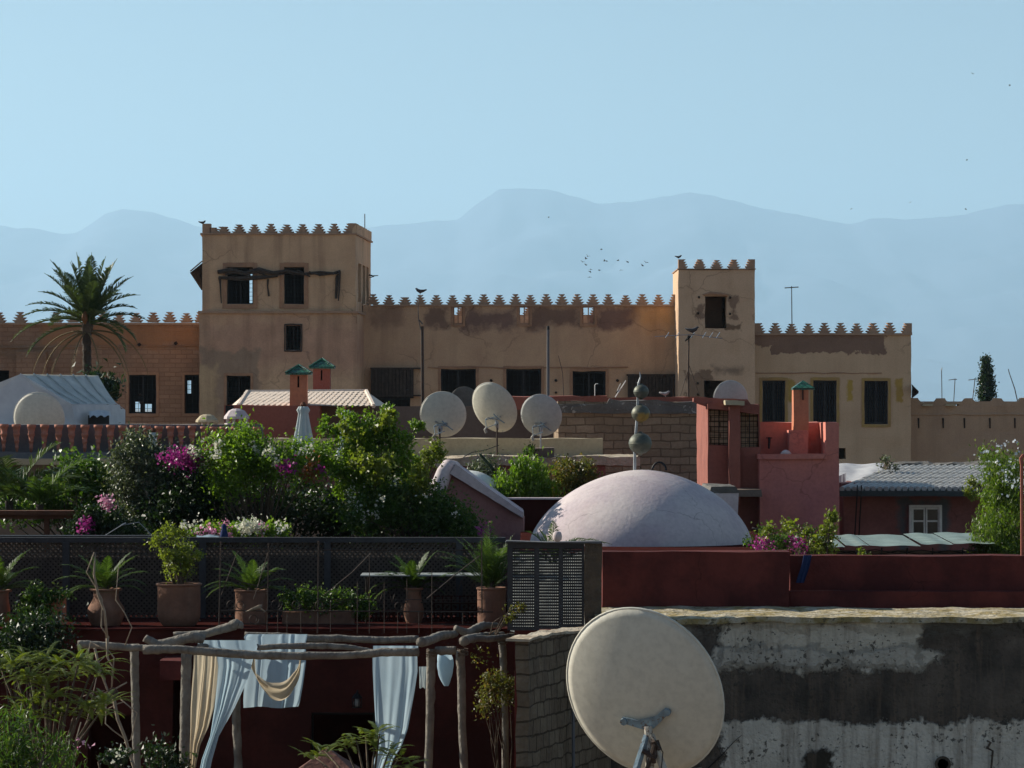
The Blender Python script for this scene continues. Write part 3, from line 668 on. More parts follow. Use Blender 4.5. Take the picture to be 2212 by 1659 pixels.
# --- small tower
SD = 150
st = thing('small_tower', 'narrow square sandy tower with five battlement teeth and one dark opening', 'tower', (X(1548, SD), SD+2, 0))
m = MB(); m.wall(1465, 1630.5, 583, 1700, SD, .6, [(1523, 1569, 640, 710), (1521, 1568, 822, 900)]); m.v = [(v[0], v[1], max(v[2], 0)) for v in m.v]
m.box(X(1465, SD), X(1465, SD)+.5, SD+.6, SD+4.5, 0, Z(583, SD)); m.box(X(1630.5, SD)-.5, X(1630.5, SD), SD+.6, SD+4.5, 0, Z(583, SD))
m.box(X(1465, SD), X(1630.5, SD), SD+4.5, SD+5, 0, Z(583, SD)); m.box(X(1465, SD)+.5, X(1630.5, SD)-.5, SD+.6, SD+4.5, Z(583, SD)-.4, Z(583, SD)-.2)
w_ = m.build('wall', M['minor'], st); rough_edges(w_, .7, .03)
m = MB().box(X(1463, SD), X(1632.5, SD), SD-.08, SD+5.05, Z(582, SD), Z(580, SD)); m.build('cornice', M['merlon'], st)
for px in (1512, 1549, 1586): merlon(st, px, 580, SD, w=14, h=20)
merlon(st, 1476, 580, SD, w=10.5, h=20, left=False); merlon(st, 1620.5, 580, SD, w=10.5, h=20, right=False)
for px in (1512, 1549, 1586): merlon(st, px, 580, SD+4.5, w=13, h=18)
m = MB(); m.ptube([(1519, 637), (1535, 634), (1558, 635), (1573, 638)], SD-.02, [2.5, 4, 4, 2.5], 6, wob=.3); m.build('lintel', M['surround'], st)
m = MB(); m.box(X(1526, SD), X(1566, SD), SD+2.2, SD+2.3, Z(712, SD), Z(640, SD)); m.build('opening_backing', M['surround'], st)
for px, py in [(1510, 642), (1577, 643), (1508, 677), (1577, 678), (1507, 828), (1508, 852)]:
    m = MB(); m.ptube([(px-2, py), (px+2, py)], SD-.01, 2.8, 6); m.build('putlog_hole', M['inside'], st)
pigeon(1466, 560, SD+.2, .15, 'small dark bird perched on the left corner of the narrow tower')

# --- right wing
RD = 151
rw = thing('right_wing', 'tan palace wing with a bare brick band and three tall black windows', 'building', (X(1800, RD), RD+3, 0))
hl = [(1646.5, 1696, 822, 913), (1756.5, 1807, 822, 915), (1867.5, 1918, 823, 916), (1812, 1827, 968, 992)]
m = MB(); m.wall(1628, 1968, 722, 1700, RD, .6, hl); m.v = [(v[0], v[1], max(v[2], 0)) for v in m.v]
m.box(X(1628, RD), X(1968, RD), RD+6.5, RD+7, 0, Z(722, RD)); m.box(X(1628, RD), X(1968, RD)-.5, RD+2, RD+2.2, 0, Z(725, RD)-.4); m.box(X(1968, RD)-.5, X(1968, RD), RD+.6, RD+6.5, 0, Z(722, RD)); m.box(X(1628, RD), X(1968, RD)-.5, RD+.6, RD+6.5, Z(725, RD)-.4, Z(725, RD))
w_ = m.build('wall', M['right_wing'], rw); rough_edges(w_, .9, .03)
cornice(rw, 1630, 1970, 719.5, RD)
merlon(rw, 1641, 719.5, RD, w=13, left=False)
for px in [1676, 1711, 1747, 1782, 1817, 1852, 1887.5, 1923]: merlon(rw, px, 719.5, RD, w=14.5)
merlon(rw, 1959, 719.5, RD, w=11, right=False)
for a in hl[:3]: window(rw, *a, RD, .1, 7, 11, .1, surround='surround_yellow', sw=6)
# closed black slatted shutters inside the three windows
for a in hl[:3]:
    m = MB()
    for i in range(9): m.pbox(a[0]+1+i*5.4, a[0]+5.6+i*5.4, a[2]+1, a[3]-1, RD+.24, .03)
    m.build('shutter', M['grille'], rw)
m = MB(); rg = random.Random(3); q = [(1632+i*21, 806+rg.uniform(-1, 1)) for i in range(14)]
m.ptube(q, RD-.02, [rg.uniform(.8, 1.5) for _ in q], 5); m.build('ledge', M['surround'], rw)
m = MB(); m.add([W(1969, 832, 150), W(1969, 832, 153), W(1984, 848, 153), W(1984, 848, 150)], [(0, 1, 2, 3)]); m.ptube([(1969, 831), (1983, 845)], 150.2, 1.2, 5)
m.ptube([(1969, 860), (1984, 848)], 150.2, 1.2, 5)
for k in range(6): m.add([W(1970+k*2.4, 833+k*2.4, 151), W(1973+k*2.4, 833+k*2.4, 151), W(1972+k*2.4, 858-k*2, 151), W(1969+k*2.2, 860-k*2, 151)], [(0, 1, 2, 3)])
m.build('hood', M['darkwood'], rw)

# --- rampart on the far right
PD = 152
rp = thing('rampart_wall', 'low crumbling brown wall with worn battlements and slit drains at the far right', 'wall', (X(2100, PD), PD, 0))
m = MB(); m.wall(1966, 2500, 868, 1700, PD, .8, [(1992, 2014, 874, 877), (2050, 2072, 874, 877)]); m.v = [(v[0], v[1], max(v[2], 0)) for v in m.v]
w_ = m.build('wall', M['rampart'], rp); rough_edges(w_, .7, .05)
for k, px in enumerate([1975, 2033, 2093, 2156, 2214]):
    m = MB(); m.pprism([(px-16, 869.5), (px+16, 869.5), (px+10, 864), (px+8, 860), (px-8, 860), (px-11, 864)], PD, .5); o = m.build('merlon', M['rampart'], rp); rough_edges(o, .3, .03)
m = MB(); rg = random.Random(5); q = [(1968+i*16, 895+rg.uniform(-1, 1)) for i in range(22)]; m.ptube(q, PD-.03, [rg.uniform(1.4, 2.6) for _ in q], 5); m.build('ledge', M['rampart'], rp)
for px in (1984, 2037, 2083, 2138, 2192):
    m = MB(); m.ptube([(px, 903), (px+.6, 925)], PD-.02, [2.0, 1.4], 5); m.build('drain_slit', M['inside'], rp)
m = MB(); m.pbox(1966, 2500, 867, 873, PD+6, .6); m.build('rear_coping', M['rampart'], rp)
for px in (1992, 2042):
    m = MB(); m.pprism([(px, 877), (px+22, 877), (px+24, 873), (px+2, 873)], PD-.3, .35); m.build('slab', M['cream'], rp)
# ------------------------------------------------------------------ generic object builders
def dish(px, py, d, a, norm=(.42, .80, .40), label='', mat='dishback', roll=0.0, aspect=1.08, mast=(0, 60), mount=1.0, group=None, hd=.16, arm=True, base=None, legs=False):
    """offset dish seen from behind; a = half width in layout px"""
    r = a*d/F; c = W(px, py, d); n = Vector(norm).normalized()
    xa_ = n.cross(Vector((0, 0, 1))).normalized(); za = xa_.cross(n).normalized()
    if roll: q = Matrix.Rotation(R(roll), 3, n); xa_ = q @ xa_; za = q @ za
    mz = W(px+mast[0], py+mast[1], d)
    root = thing('satellite_dish', label, 'satellite dish', (mz.x, mz.y-.05, Z(py+mast[1], d)), group)
    m = MB(); K, NR = 56, 12
    def P(rr, th, off=0.0):
        u, v = rr*r*math.cos(th), rr*r*aspect*math.sin(th)
        return c+xa_*u+za*v+n*(r*hd*2*(rr*rr)-r*hd*2+off)
    th_ = r*.035
    for lay, off in ((0, 0), (1, th_)):
        for i in range(NR+1):
            for k in range(K): m.v.append(tuple(P(max(i/NR, .001), 2*math.pi*k/K, off)))
    def q(l, i, k): return l*(NR+1)*K+i*K+k % K
    for i in range(NR):
        for k in range(K):
            m.f.append((q(0, i, k), q(0, i+1, k), q(0, i+1, k+1), q(0, i, k+1))); m.f.append((q(1, i, k), q(1, i, k+1), q(1, i+1, k+1), q(1, i+1, k)))
    for k in range(K): m.f.append((q(0, NR, k), q(1, NR, k), q(1, NR, k+1), q(0, NR, k+1)))
    m.tube([P(1.0, 2*math.pi*k/K, th_*.4) for k in range(K)]+[P(1.0, 0, th_*.4)], r*.018, 5, cap=False)
    m.build('reflector', M[mat], root, smooth=True)
    if arm and not legs:   # twin feed arms folded round below the rim, receiver hanging at their end
        m = MB(); u = d/F; y_ = d-.10
        def G(a, b, yy=0.0): return Vector((X(px+a, d), y_+yy, Z(py+b, d)))
        m.tube([G(8, 26), G(-14, 22, -.05), G(-19, 26, -.08), G(-17, 44, -.08), G(4, 36)], 1.1*u, 5); m.tube([G(8, 18), G(-19, 27, -.08)], .9*u, 5); m.tube([G(-2, 14), G(8, 24), G(22, 34)], 1.3*u, 5)
        m.build('side_arm', M['bluesteel'], root)
        m = MB(); m.tube([G(-17, 42, -.08), G(-20, 48, -.1), G(-17, 55, -.1)], [1.6*u, 3.4*u, 3.0*u], 8); m.build('receiver', M['dirtysteel'], root)
    # bracket plate, clamp and struts low on the back
    s = r*mount; bk = P(.32 if legs else .42, -math.pi/2, -.012*r)-n*.01*r
    m = MB()
    def Q(u, v, w): return bk+xa_*u*s+za*v*s-n*w*s
    for sg in (-1, 1): m.tube([Q(.30*sg, .10, .0), Q(.30*sg, .10, .05)], .045*s, 8)
    pl = [Q(-.30, .16, .03), Q(-.30, .07, .03), Q(-.06, -.06, .04), Q(.06, -.06, .04), Q(.30, .07, .03), Q(.30, .16, .03), Q(.12, .08, .035), Q(-.12, .08, .035)]
    m.add(pl+[p+n*.02*s for p in pl], [tuple(range(8)), tuple(range(15, 7, -1))]+[(i, (i+1) % 8, (i+1) % 8+8, i+8) for i in range(8)])
    if not legs: m.tube([Q(-.02, -.05, .04), Q(0, -.20, .10), Q(0, -.42, .16)], [.05*s, .06*s, .07*s], 8)
    m.tube([Q(.08, -.10, .04), Q(.10, -.25, .14), Q(.03, -.50, .2)], .03*s, 6) if not legs else None; m.tube([Q(-.08, -.10, .04), Q(-.10, -.25, .14), Q(-.03, -.50, .2)], .03*s, 6) if not legs else None
    m.build('bracket', M['bluesteel' if legs else 'aluminium'], root)
    j = Q(0, -.32, .16)
    m = MB()
    if legs:   # big dish: tripod of flat steel with clamps and bolts
        e = .16*s
        m.tube([Q(0, -.02, .05), Q(-.02, -.30, .20), Q(-.02, -.30, .20)+Vector((-.02*s, 0, -.75*s))], [.05*s, .055*s, .05*s], 8); m.build('mast', M['dirtysteel'], root)
        for sx, mt in ((-.30, 'bluesteel'), (.34, 'dirtysteel')):
            m = MB(); t0 = Q(.04 if sx > 0 else -.02, -.10, .13); t1 = t0+Vector((sx*.45*s, -.05, -.42*s)); t2 = t0+Vector((sx*1.05*s, -.08, -.95*s)); m.tube([t0, t1, t2], [.045*s, .052*s, .052*s], 6); m.build('strut', M[mt], root)
        m = MB(); c0 = Q(0, -.30, .22)
        for k in range(7): m.tube([c0+Vector((random.uniform(-.12, .12)*s, -.03, random.uniform(-.22, .16)*s)), c0+Vector((random.uniform(-.12, .12)*s, -.05, random.uniform(-.22, .16)*s))], .030*s, 6)
        m.build('clamp', M['iron'], root)
        m = MB(); m.tube([c0+Vector((.02*s, 0, -.26*s)), c0+Vector((.62*s, .03, -.20*s))], [.028*s, .02*s], 6); m.build('cross_bar', M['dirtysteel'], root)
    else:
        m.tube([j+Vector((0, 0, .14*s)), Vector((j.x, j.y, Z(py+mast[1], d)))], .045*s, 8)
        m.lathe([(.1*s, -.05), (.1*s, .02)], (j.x, j.y, Z(py+mast[1], d)), 8)
        m.build('mast', M['iron' if mat == 'dishback' else 'aluminium'], root)
    if arm:
        b0 = P(.96, -math.pi/2); e = c+n*r*1.05-za*r*.55
        m = MB(); m.tube([b0-n*.04*s, b0, e], .025*s, 6); ao = m.build('feed_arm', M['aluminium'], root)
        m = MB(); m.tube([e-n*.02, e+Vector((0, 0, .12*s)), e-n*.16*s+za*.1*s], [.05*s, .06*s, .05*s], 8); m.build('receiver', M['whitepaint'], ao)
    return root
def plaster_box(name, label, cat, px0, px1, py0, d, t, mat, z0=0.0, holes=(), rough=.02, cell=.5, kind='building', wall_t=.25, roofdrop=.15, roofmat=None):
    """flat-roofed volume: walls with openings all round + roof"""
    o = thing(name, label, cat, (X((px0+px1)/2, d), d+t/2, z0))
    m = MB(); x0, x1, z1 = X(px0, d), X(px1, d), Z(py0, d)
    m.wallw(x0, x1, z0, z1, d, wall_t, [(X(a, d), X(b, d), Z(f, d), Z(e, d)) for a, b, e, f in holes])
    m.box(x0, x0+wall_t, d+wall_t, d+t-wall_t, z0, z1); m.box(x1-wall_t, x1, d+wall_t, d+t-wall_t, z0, z1); m.box(x0, x1, d+t-wall_t, d+t, z0, z1)
    w = m.build('wall', M[mat], o)
    if rough: rough_edges(w, cell, rough)
    m = MB(); m.box(x0+wall_t*.8, x1-wall_t*.8, d+wall_t*.8, d+t-wall_t*.8, z1-roofdrop-.15, z1-roofdrop); m.build('roof', M[roofmat or mat], o)
    return o
def green_cap(root, px0, px1, pyt, pyb, d, t, over=.0):
    m = MB(); x0, x1 = X(px0, d), X(px1, d); zb, zt = Z(pyb, d), Z(pyt, d); yc = d+t/2; xc = (x0+x1)/2; hw = (x1-x0)/2
    m.add([(x0, yc-hw, zb), (x1, yc-hw, zb), (x1, yc+hw, zb), (x0, yc+hw, zb), (xc, yc, zt)], [(0, 1, 4), (1, 2, 4), (2, 3, 4), (3, 0, 4), (3, 2, 1, 0)])
    m.box(x0, x1, yc-hw, yc+hw, zb-.035, zb-.003)
    c = m.build('cap', M['green_tile'], root)
    m = MB()
    for q in ((x0, yc-hw), (x1, yc-hw), (x1, yc+hw), (x0, yc+hw)): m.tube([(xc, yc, zt+.01), (q[0], q[1], zb+.01)], .022, 5)
    m.build('ridge_tiles', M['green_tile'], c)
def chimney(label, px0, px1, pyt, pyb, cap, d, mat, name='chimney'):
    x0, x1 = X(px0, d), X(px1, d); w = x1-x0; z0, z1 = Z(pyb, d), Z(pyt, d)
    o = thing(name, label, 'chimney', ((x0+x1)/2, d+w/2, z0))
    m = MB()
    xs = (x0+x1)/2
    m.wallw(x0, x1, z0, z1, d, .06, [(xs-.02, xs+.02, z1-.32, z1-.08)])
    m.box(x0, x0+.06, d+.06, d+w, z0, z1); m.box(x1-.06, x1, d+.06, d+w, z0, z1); m.box(x0+.06, x1-.06, d+w-.06, d+w, z0, z1)
    s = m.build('stack', M[mat], o); rough_edges(s, .2, .008)
    m = MB(); m.box(x0+.07, x1-.07, d+.1, d+.12, z0, z1-.01); m.build('flue', M['inside'], o)
    green_cap(o, cap[0], cap[1], cap[2], cap[3], d, w)
    return o

# ------------------------------------------------------------------ roofs between the palace and the gardens
# white tent, far left
TD2 = 84
tn = thing('white_tent', 'white canvas marquee with a pitched roof on a terrace in front of the palm', 'tent', (X(130, TD2), TD2+2, Z(920, TD2)))
def A_(px, py, d): return tuple(W(px, py, d))
ap0, ap1 = (45, 808), (212, 811)
m = MB()
g0 = [A_(-110, 870, 84), A_(44, 808, 84.5), A_(155, 873, 84), A_(165, 925, 84), A_(-110, 925, 84)]
m.add(g0, [(0, 1, 2, 3, 4)]); m.build('gable_wall', M['canvas'], tn)
m = MB()
# roof slope between the front eave and the ridge that runs back to the right, sagging a little between hoops
N_ = 14; P0 = []
for i in range(N_+1):
    t = i/N_
    for j in range(7):
        s = j/6
        a = W(44, 808, 84.5).lerp(W(212, 811, 88), t); b = W(155, 874, 84).lerp(W(252, 872, 87.5), t)
        p = a.lerp(b, s)+Vector((0, 0, -.05*math.sin(s*math.pi)-.035*abs(math.sin(t*math.pi*5)))); P0.append(tuple(p))
m.add(P0, [(i*7+j, i*7+j+1, (i+1)*7+j+1, (i+1)*7+j) for i in range(N_) for j in range(6)])
m.add([A_(-110, 870, 84), A_(44, 808, 84.5), A_(212, 811, 88), A_(100, 850, 91)], [(0, 1, 2, 3)])
m.build('roof', M['canvas_roof'], tn)
m = MB(); P0 = []
for i in range(61):
    t = i/60; w_ = .03*math.sin(t*70)+.02*math.sin(t*31)
    a = W(155, 874, 84).lerp(W(270, 884 if t > .9 else 874, 87.5), t)+Vector((0, -w_*.3, 0)); b = W(165, 925, 84).lerp(W(270, 920, 87.5), t)+Vector((0, -w_, 0))
    P0 += [tuple(a), tuple(a.lerp(b, .5)+Vector((0, w_*.3, 0))), tuple(b)]
m.add(P0, [(i*3+j, i*3+j+1, (i+1)*3+j+1, (i+1)*3+j) for i in range(60) for j in range(2)])
m.build('side_wall', M['canvas'], tn, smooth=True)
for i in range(1, 6):
    t = i/6; a = W(44, 808, 84.5).lerp(W(212, 811, 88), t); b = W(155, 874, 84).lerp(W(252, 872, 87.5), t); m = MB(); m.tube([a+Vector((0, -.02, .015)), a.lerp(b, .5)+Vector((0, -.02, -.045)), b+Vector((0, -.02, .015))], .022, 5); m.build('rib', M['canvas_roof'], tn)
m = MB(); m.ptube([(44, 807, 84.4), (155, 873, 83.95), (166, 925, 83.95)], 84, .9, 5); m.ptube([(155, 873.5, 83.9), (252, 872, 87.4), (270, 886, 87.6), (270, 920, 87.6)], 84, .9, 5); m.build('frame', M['canvas'], tn)
m = MB(); m.add([A_(190, 897, 84.3), A_(236, 895, 85.5), A_(236, 925, 85.5), A_(190, 925, 84.3)], [(0, 1, 2, 3)])
m.build('opening', M['inside'], tn)
m = MB(); P0 = []
for i in range(13):
    t = i/12; P0 += [A_(192+46*t, 889-3*math.sin(t*3), 84.6+t), A_(194+46*t, 903-6*abs(math.sin(t*9)), 83.8+t)]
m.add(P0, [(i*2, i*2+1, i*2+3, i*2+2) for i in range(12)]); m.build('rolled_flap', M['canvas'], tn, smooth=True)
plaster_box('terrace_house', 'flat terrace building carrying the white tent at the far left', 'building', -500, 430, 921, 82, 12, 'greywall', roofdrop=0)
dish(84, 903, 78, 57, norm=(.18, .97, .15), label='cream dish standing in front of the white tent', hd=.10, mast=(0, 62), mount=.8, aspect=.98, arm=False)

# balustrade of stacked clay pots
bl = thing('balustrade', 'roof parapet of stacked red clay pots on a blue grey wall, below the white tent', 'balustrade', (X(250, 67), 67, Z(1003, 67)))
m = MB(); m.wall(-330, 566, 917, 978, 67.32, .25); w_ = m.build('backing_wall', M['bluegrey'], bl); rough_edges(w_, .5, .01)
m = MB(); m.wall(-330, 566, 977, 990, 66.9, .7); w_ = m.build('plinth', M['bluegrey'], bl); rough_edges(w_, .3, .02)
m = MB(); m.wall(-330, 566, 990.2, 1003, 66.7, .9); w_ = m.build('ledge', M['cream'], bl); rough_edges(w_, .3, .02)
m = MB(); m.wallw(X(-330, 66.9), X(566, 66.9), 0, Z(1003.2, 66.9), 66.9, .7, []); m.build('wall', M['greywall'], bl)
m = MB(); m.box(X(-330, 67), X(566, 67), 67.6, 82, Z(978, 67.3)-.2, Z(978, 67.3)); m.build('terrace_floor', M['greywall'], bl)
me = None
def baluster_mesh():
    m = MB(); u = 67/F
    prof = []
    z = 62*u
    for k, (r, h) in enumerate([(4.2, 12), (5.4, 13), (7.2, 15), (10.2, 20)]):
        pass
    hts = [(2.2, 3.6, 13), (3.3, 4.9, 14), (4.6, 6.6, 15), (6.2, 8.6, 19)]
    zc = 0
    for rb, rt, h in hts:
        prof += [(rb*u, zc*u), (rt*u, (zc+h*.62)*u), (rt*u*1.12, (zc+h*.64)*u), (rt*u*1.12, (zc+h*.98)*u)]
        zc += h
    m.lathe(prof, (0, 0, 0), 16); return m
bm_ = baluster_mesh(); me = bpy.data.meshes.new('baluster'); me.from_pydata(bm_.v, [], bm_.f); me.update(); me.materials.append(M['redpot']); me.polygons.foreach_set('use_smooth', [True]*len(me.polygons))
xs_ = [-72, -34, 7.6, 36.7, 67, 95, 126, 155, 183, 212, 238, 265, 291, 318, 342, 369, 392, 415, 441, 461, 483, 506, 531, 554]
for i, px in enumerate(xs_):
    o = bpy.data.objects.new('baluster', me); COL.objects.link(o); o.parent = bl
    s = 1.0 if px < 280 else 1-.2*(px-280)/280
    top = 915+7*max(0, px)/560+random.uniform(-.8, .8); p = W(px, top, 67.12)-Vector((0, 0, 61*67/F*s)); o.location = p-Vector(OFF[bl.name]); o.scale = (s, s, s); OFF[o.name] = tuple(p)
    o.rotation_euler = (random.uniform(-.02, .02), random.uniform(-.03, .03), 0)

# vent hoods beside the balustrade
def hood(px0, px1, py0, py1, d, label, mat):
    o = thing('roof_vent', label, 'roof vent', (X((px0+px1)/2, d), d+.3, Z(py1+14, d))); u = d/F; w = (px1-px0)/2*u; h = (py1-py0)*u
    m = MB(); m.lathe([(w, 0), (w*.97, h*.25), (w*.62, h*.8), (w*.3, h), (.01, h*1.02)], (X((px0+px1)/2, d), d+w, Z(py1, d)), 8); m.build('cowl', M[mat], o)
    m = MB()
    for sx in (-.7, -.2, .35, .75):
        m.box(X((px0+px1)/2, d)+sx*w-.03, X((px0+px1)/2, d)+sx*w+.03, d+w-.1, d+w+.1, Z(py1+10, d), Z(py1, d)+.01)
    m.build('legs', M[mat], o)
    m = MB(); m.lathe([(w*.95, Z(978, 67.3)-Z(py1+14, d)), (w*.95, (14-9)*u)], (X((px0+px1)/2, d), d+w, Z(py1+14, d)), 8); m.build('base', M[mat], o)
hood(420, 470, 895, 912, 71, 'low pale grey vent cowl left of the mauve one', 'cream')
hood(481, 537, 883, 905, 70, 'mauve domed vent cowl beside the salmon wall', 'mauve')

# salmon house with pale tiled hip roof and two chimneys
plaster_box('salmon_house', 'salmon house with a pale diamond tiled roof below the big tower', 'building', 484, 690, 876, 72, 9, 'salmon', roofdrop=.02)
so = [o for o in bpy.data.objects if o.name == 'salmon_house'][0]
hr = MB(); a = [W(515, 876, 72.2), W(807, 877, 72.2), W(836, 876, 78), W(500, 876, 78)]; b = [W(534, 846.5, 74.6), W(791, 845, 74.6)]
hr.add([*a, *b], [(0, 1, 5, 4), (1, 2, 5), (2, 3, 4, 5), (3, 0, 4)]); 
tr_ = thing('tiled_roof', 'pale pink hipped roof of diamond tiles behind the folded parasol', 'roof', W(660, 876, 74)); hro = hr.build('roof_slope', M['pale_tiles'], tr_)
m = MB(); rg = random.Random(2)
# tiles: overlapping diamonds laid on the front slope
q0, q1, q2, q3 = a[0], a[1], b[1], b[0]
nR, nC = 7, 24; nrm = (q1-q0).cross(q3-q0).normalized()
for r_ in range(nR):
    for c_ in range(nC+1):
        v = (r_+.55)/nR; uu = (c_+(.5 if r_ % 2 else 0))/nC
        if uu > 1.0: continue
        L_ = q0.lerp(q3, v); Rr = q1.lerp(q2, v); p = L_.lerp(Rr, uu); wv = (Rr-L_).normalized()*(L_-Rr).length/nC*.56; hv = (q3-q0).normalized()*(q3-q0).length/nR*1.15
        nn = nrm*rg.uniform(.010, .014)
        m.add([p-hv*.86+nn*1.5, p+wv*.99+nn*1.1, p+hv*.86+nn*.7, p-wv*.99+nn*1.1], [(0, 1, 2, 3)])
m.build('tiles', M['pale_tiles'], tr_)
m = MB(); m.tube([b[0], b[1]], .05, 6); m.tube([a[1], b[1]], .05, 6); m.tube([a[0], b[0]], .05, 6); m.build('ridge', M['pale_tiles'], tr_)
chimney('orange chimney with a green pyramid cap, nearer of the pair by the big tower', 626, 663, 804, 892, (617, 672, 789, 806), 72.1, 'orange')
chimney('dull salmon chimney with a green pyramid cap, farther of the pair by the big tower', 676, 713, 792, 884, (668, 722, 775, 793), 79.5, 'salmon')
m = MB(); m.pbox(487, 494, 877, 915, 71.6, .1); m.pbox(487, 504, 876, 893, 71.55, .1); tag(m.build('signpost', M['black']), 'small black bracket box at the corner of the salmon house', 'bracket')

# long brown and grey rendered walls
gw = plaster_box('grey_house', 'low dark grey brown rendered house between the salmon house and the block wall', 'building', 690.5, 1310, 878, 73, 8, 'greywall', roofdrop=.02, rough=.025)
m = MB(); m.wall(1105, 1312, 856, 884, 72.4, .35); o = m.build('red_roof_wall', M['salmon']); rough_edges(o, .4, .03); tag(o, 'low salmon red parapet strip behind the three dishes', 'wall')
# cream parapet
cp = thing('cream_parapet', 'long low cream parapet wall behind the row of dishes', 'wall', (X(980, 63), 63, Z(1010, 63)))
m = MB(); m.wall(560, 1302, 947, 986, 63, .35); w_ = m.build('wall', M['cream'], cp); rough_edges(w_, .35, .02)
m = MB(); m.wallw(X(560, 62.75), X(1375, 62.75), Z(1003, 62.75), Z(985, 62.75), 61.25, 2.5, []); w_ = m.build('ledge', M['cream_rough'], cp); rough_edges(w_, .12, .05)
m = MB(); m.wallw(X(560, 63), X(1302, 63), 0, Z(1001, 63), 61.35, 2.3, []); w_ = m.build('lower_wall', M['housered'], cp); rough_edges(w_, .4, .03)
m = MB(); m.pbox(905, 1020, 992, 1006, 61.6, .8); o = m.build('broken_render', M['cream_rough'], cp); rough_edges(o, .07, .06)

# block wall
bw = plaster_box('block_house', 'unfinished house of bare cement blocks behind the dome finial', 'building', 1205, 1527, 868, 65, 6, 'blocks', roofdrop=.02, rough=.03, cell=.35)
m = MB(); rg = random.Random(12)
pts = [(1200, 893), (1525, 893), (1524, 872), (1500, 866), (1455, 868), (1420, 864), (1380, 865), (1340, 868), (1318, 862), (1312, 872), (1203, 876)]
m.pprism(pts, 64.93, .12); o = m.build('ring_beam', M['concrete'], bw); rough_edges(o, .12, .03)
m = MB(); m.wall(1312, 1530, 858, 872, 65.3, .5); o = m.build('roof_edge', M['salmon'], bw); rough_edges(o, .25, .04)

# three big dishes on masts
dish(957, 895, 61.5, 50, norm=(.12, .97, .22), label='leftmost of the three cream dishes above the cream parapet', mast=(8, 93), group=None, hd=.09, mount=.85, aspect=1.0, roll=10)
dish(1068, 880, 61.8, 52, norm=(.42, .82, .40), label='middle and highest of the three cream dishes above the cream parapet', mast=(6, 108), hd=.10, mount=.8, aspect=1.12, roll=-10)
dish(1169, 897, 62, 45, norm=(.22, .93, .28), label='rightmost of the three dishes, greyer and smaller, by the block wall', mat='dishgrey', mast=(-3, 91), hd=.09, mount=.85, aspect=1.04)
dish(1003, 872, 74.6, 34, norm=(.1, .97, .1), label='dull grey dish half hidden between the left and middle cream dishes', mat='concrete', mast=(0, 12), hd=.08, mount=.5, arm=False)
dish(1578, 862, 57, 37, norm=(.1, .98, .15), label='pale grey dish half hidden behind the top of the pink house with barred windows', mat='dishgrey', mast=(0, 12), hd=.08, mount=.5, arm=False, aspect=1.1)
m = MB(); m.pbox(1150, 1197, 968, 992, 61.7, .4); o = m.build('planter_box', M['greywall']); rough_edges(o, .1, .02); tag(o, 'small grey trough at the foot of the rightmost of the three dishes', 'planter')
m = MB(); pts = [(1078, 962), (1070, 964), (1055, 970), (1040, 974), (1020, 977), (1005, 985), (996, 992)]
m.ptube(pts, 61.4, .9, 5); tag(m.build('cable', M['black']), 'thin black cable sagging from the middle dish along the cream parapet', 'cable')

# masts and aerials
def pole(pts, d, r, label, name='mast', mat='iron', cat='mast'):
    m = MB(); m.ptube(pts, d, r, 7); o = m.build(name, M[mat]); return tag(o, label, cat)
def aerial_thing(base, label): return thing('aerial', label, 'aerial', base)
a1 = aerial_thing(W(912, 878, 74), 'tall dark mast with a thin rusty tip rising left of the three dishes')
m = MB(); m.ptube([(913, 880), (912, 705)], 74, [3.6, 3.2], 8); m.build('mast', M['iron'], a1)
m = MB(); m.ptube([(909, 712), (904, 690), (903, 655), (905, 640)], 74, [1.6, 1.2, .9, .7], 6); m.ptube([(904, 690), (913, 700)], 74, 1.6, 6); m.build('tip', M['concrete'], a1)
pigeon(908, 637, 74, .12, 'dark bird perched on the rusty tip of the tall mast', flip=-1)
a2 = aerial_thing(W(1184, 860, 74), 'plain dark grey mast standing alone right of the middle dish')
m = MB(); m.ptube([(1184, 862), (1184, 708)], 74, [3.2, 2.8], 8); m.build('mast', M['bluegrey'], a2)
m = MB(); m.ptube([(1184, 712), (1184, 704)], 74, [3.4, 2.4], 8); m.build('cap', M['black'], a2)
pole([(1218, 857), (1215, 805), (1213, 795), (1206, 768)], 74, [.9, .8, .8, .5], 'very thin bent wire mast right of the plain grey mast')
a3 = aerial_thing(W(1487, 858, 66), 'television aerial with one long horizontal boom in front of the narrow tower')
m = MB(); m.ptube([(1487, 882), (1487, 780), (1488, 728)], 66, [2.4, 2, 1.6], 7); m.build('mast', M['iron'], a3)
m = MB(); m.ptube([(1415, 727), (1470, 724), (1500, 723), (1560, 731)], 66, 1.0, 5)
for px in (1440, 1462, 1495, 1520, 1535, 1550): m.ptube([(px-3, 730, 65.6), (px+1, 724, 66), (px+5, 718, 66.4)], 66, .7, 5)
m.build('boom', M['aluminium'], a3)
m = MB(); m.ptube([(1480, 737), (1488, 728), (1496, 727)], 66, [1.5, 4, 1.5], 6); m.build('clamp', M['black'], a3)
for pts in ([(1470, 855), (1487, 795)], [(1512, 856), (1489, 790)]): 
    m = MB(); m.ptube(pts, 66, .7, 5); m.build('stay', M['iron'], a3)
pigeon(1496, 723, 66, .13, 'small dark bird perched on the boom of the long aerial')
a4 = aerial_thing(W(1710, 700, 155), 'slim television aerial standing on the roof of the right wing')
m = MB(); m.ptube([(1711, 735), (1710, 618)], 155, [1.3, 1], 6); m.build('mast', M['iron'], a4)
m = MB(); m.ptube([(1695, 622), (1725, 620)], 155, 1.1, 5)
for px in (1697, 1703, 1709, 1716, 1722): m.ptube([(px, 621, 154.4), (px+.5, 621, 155.6)], 155, .6, 4)
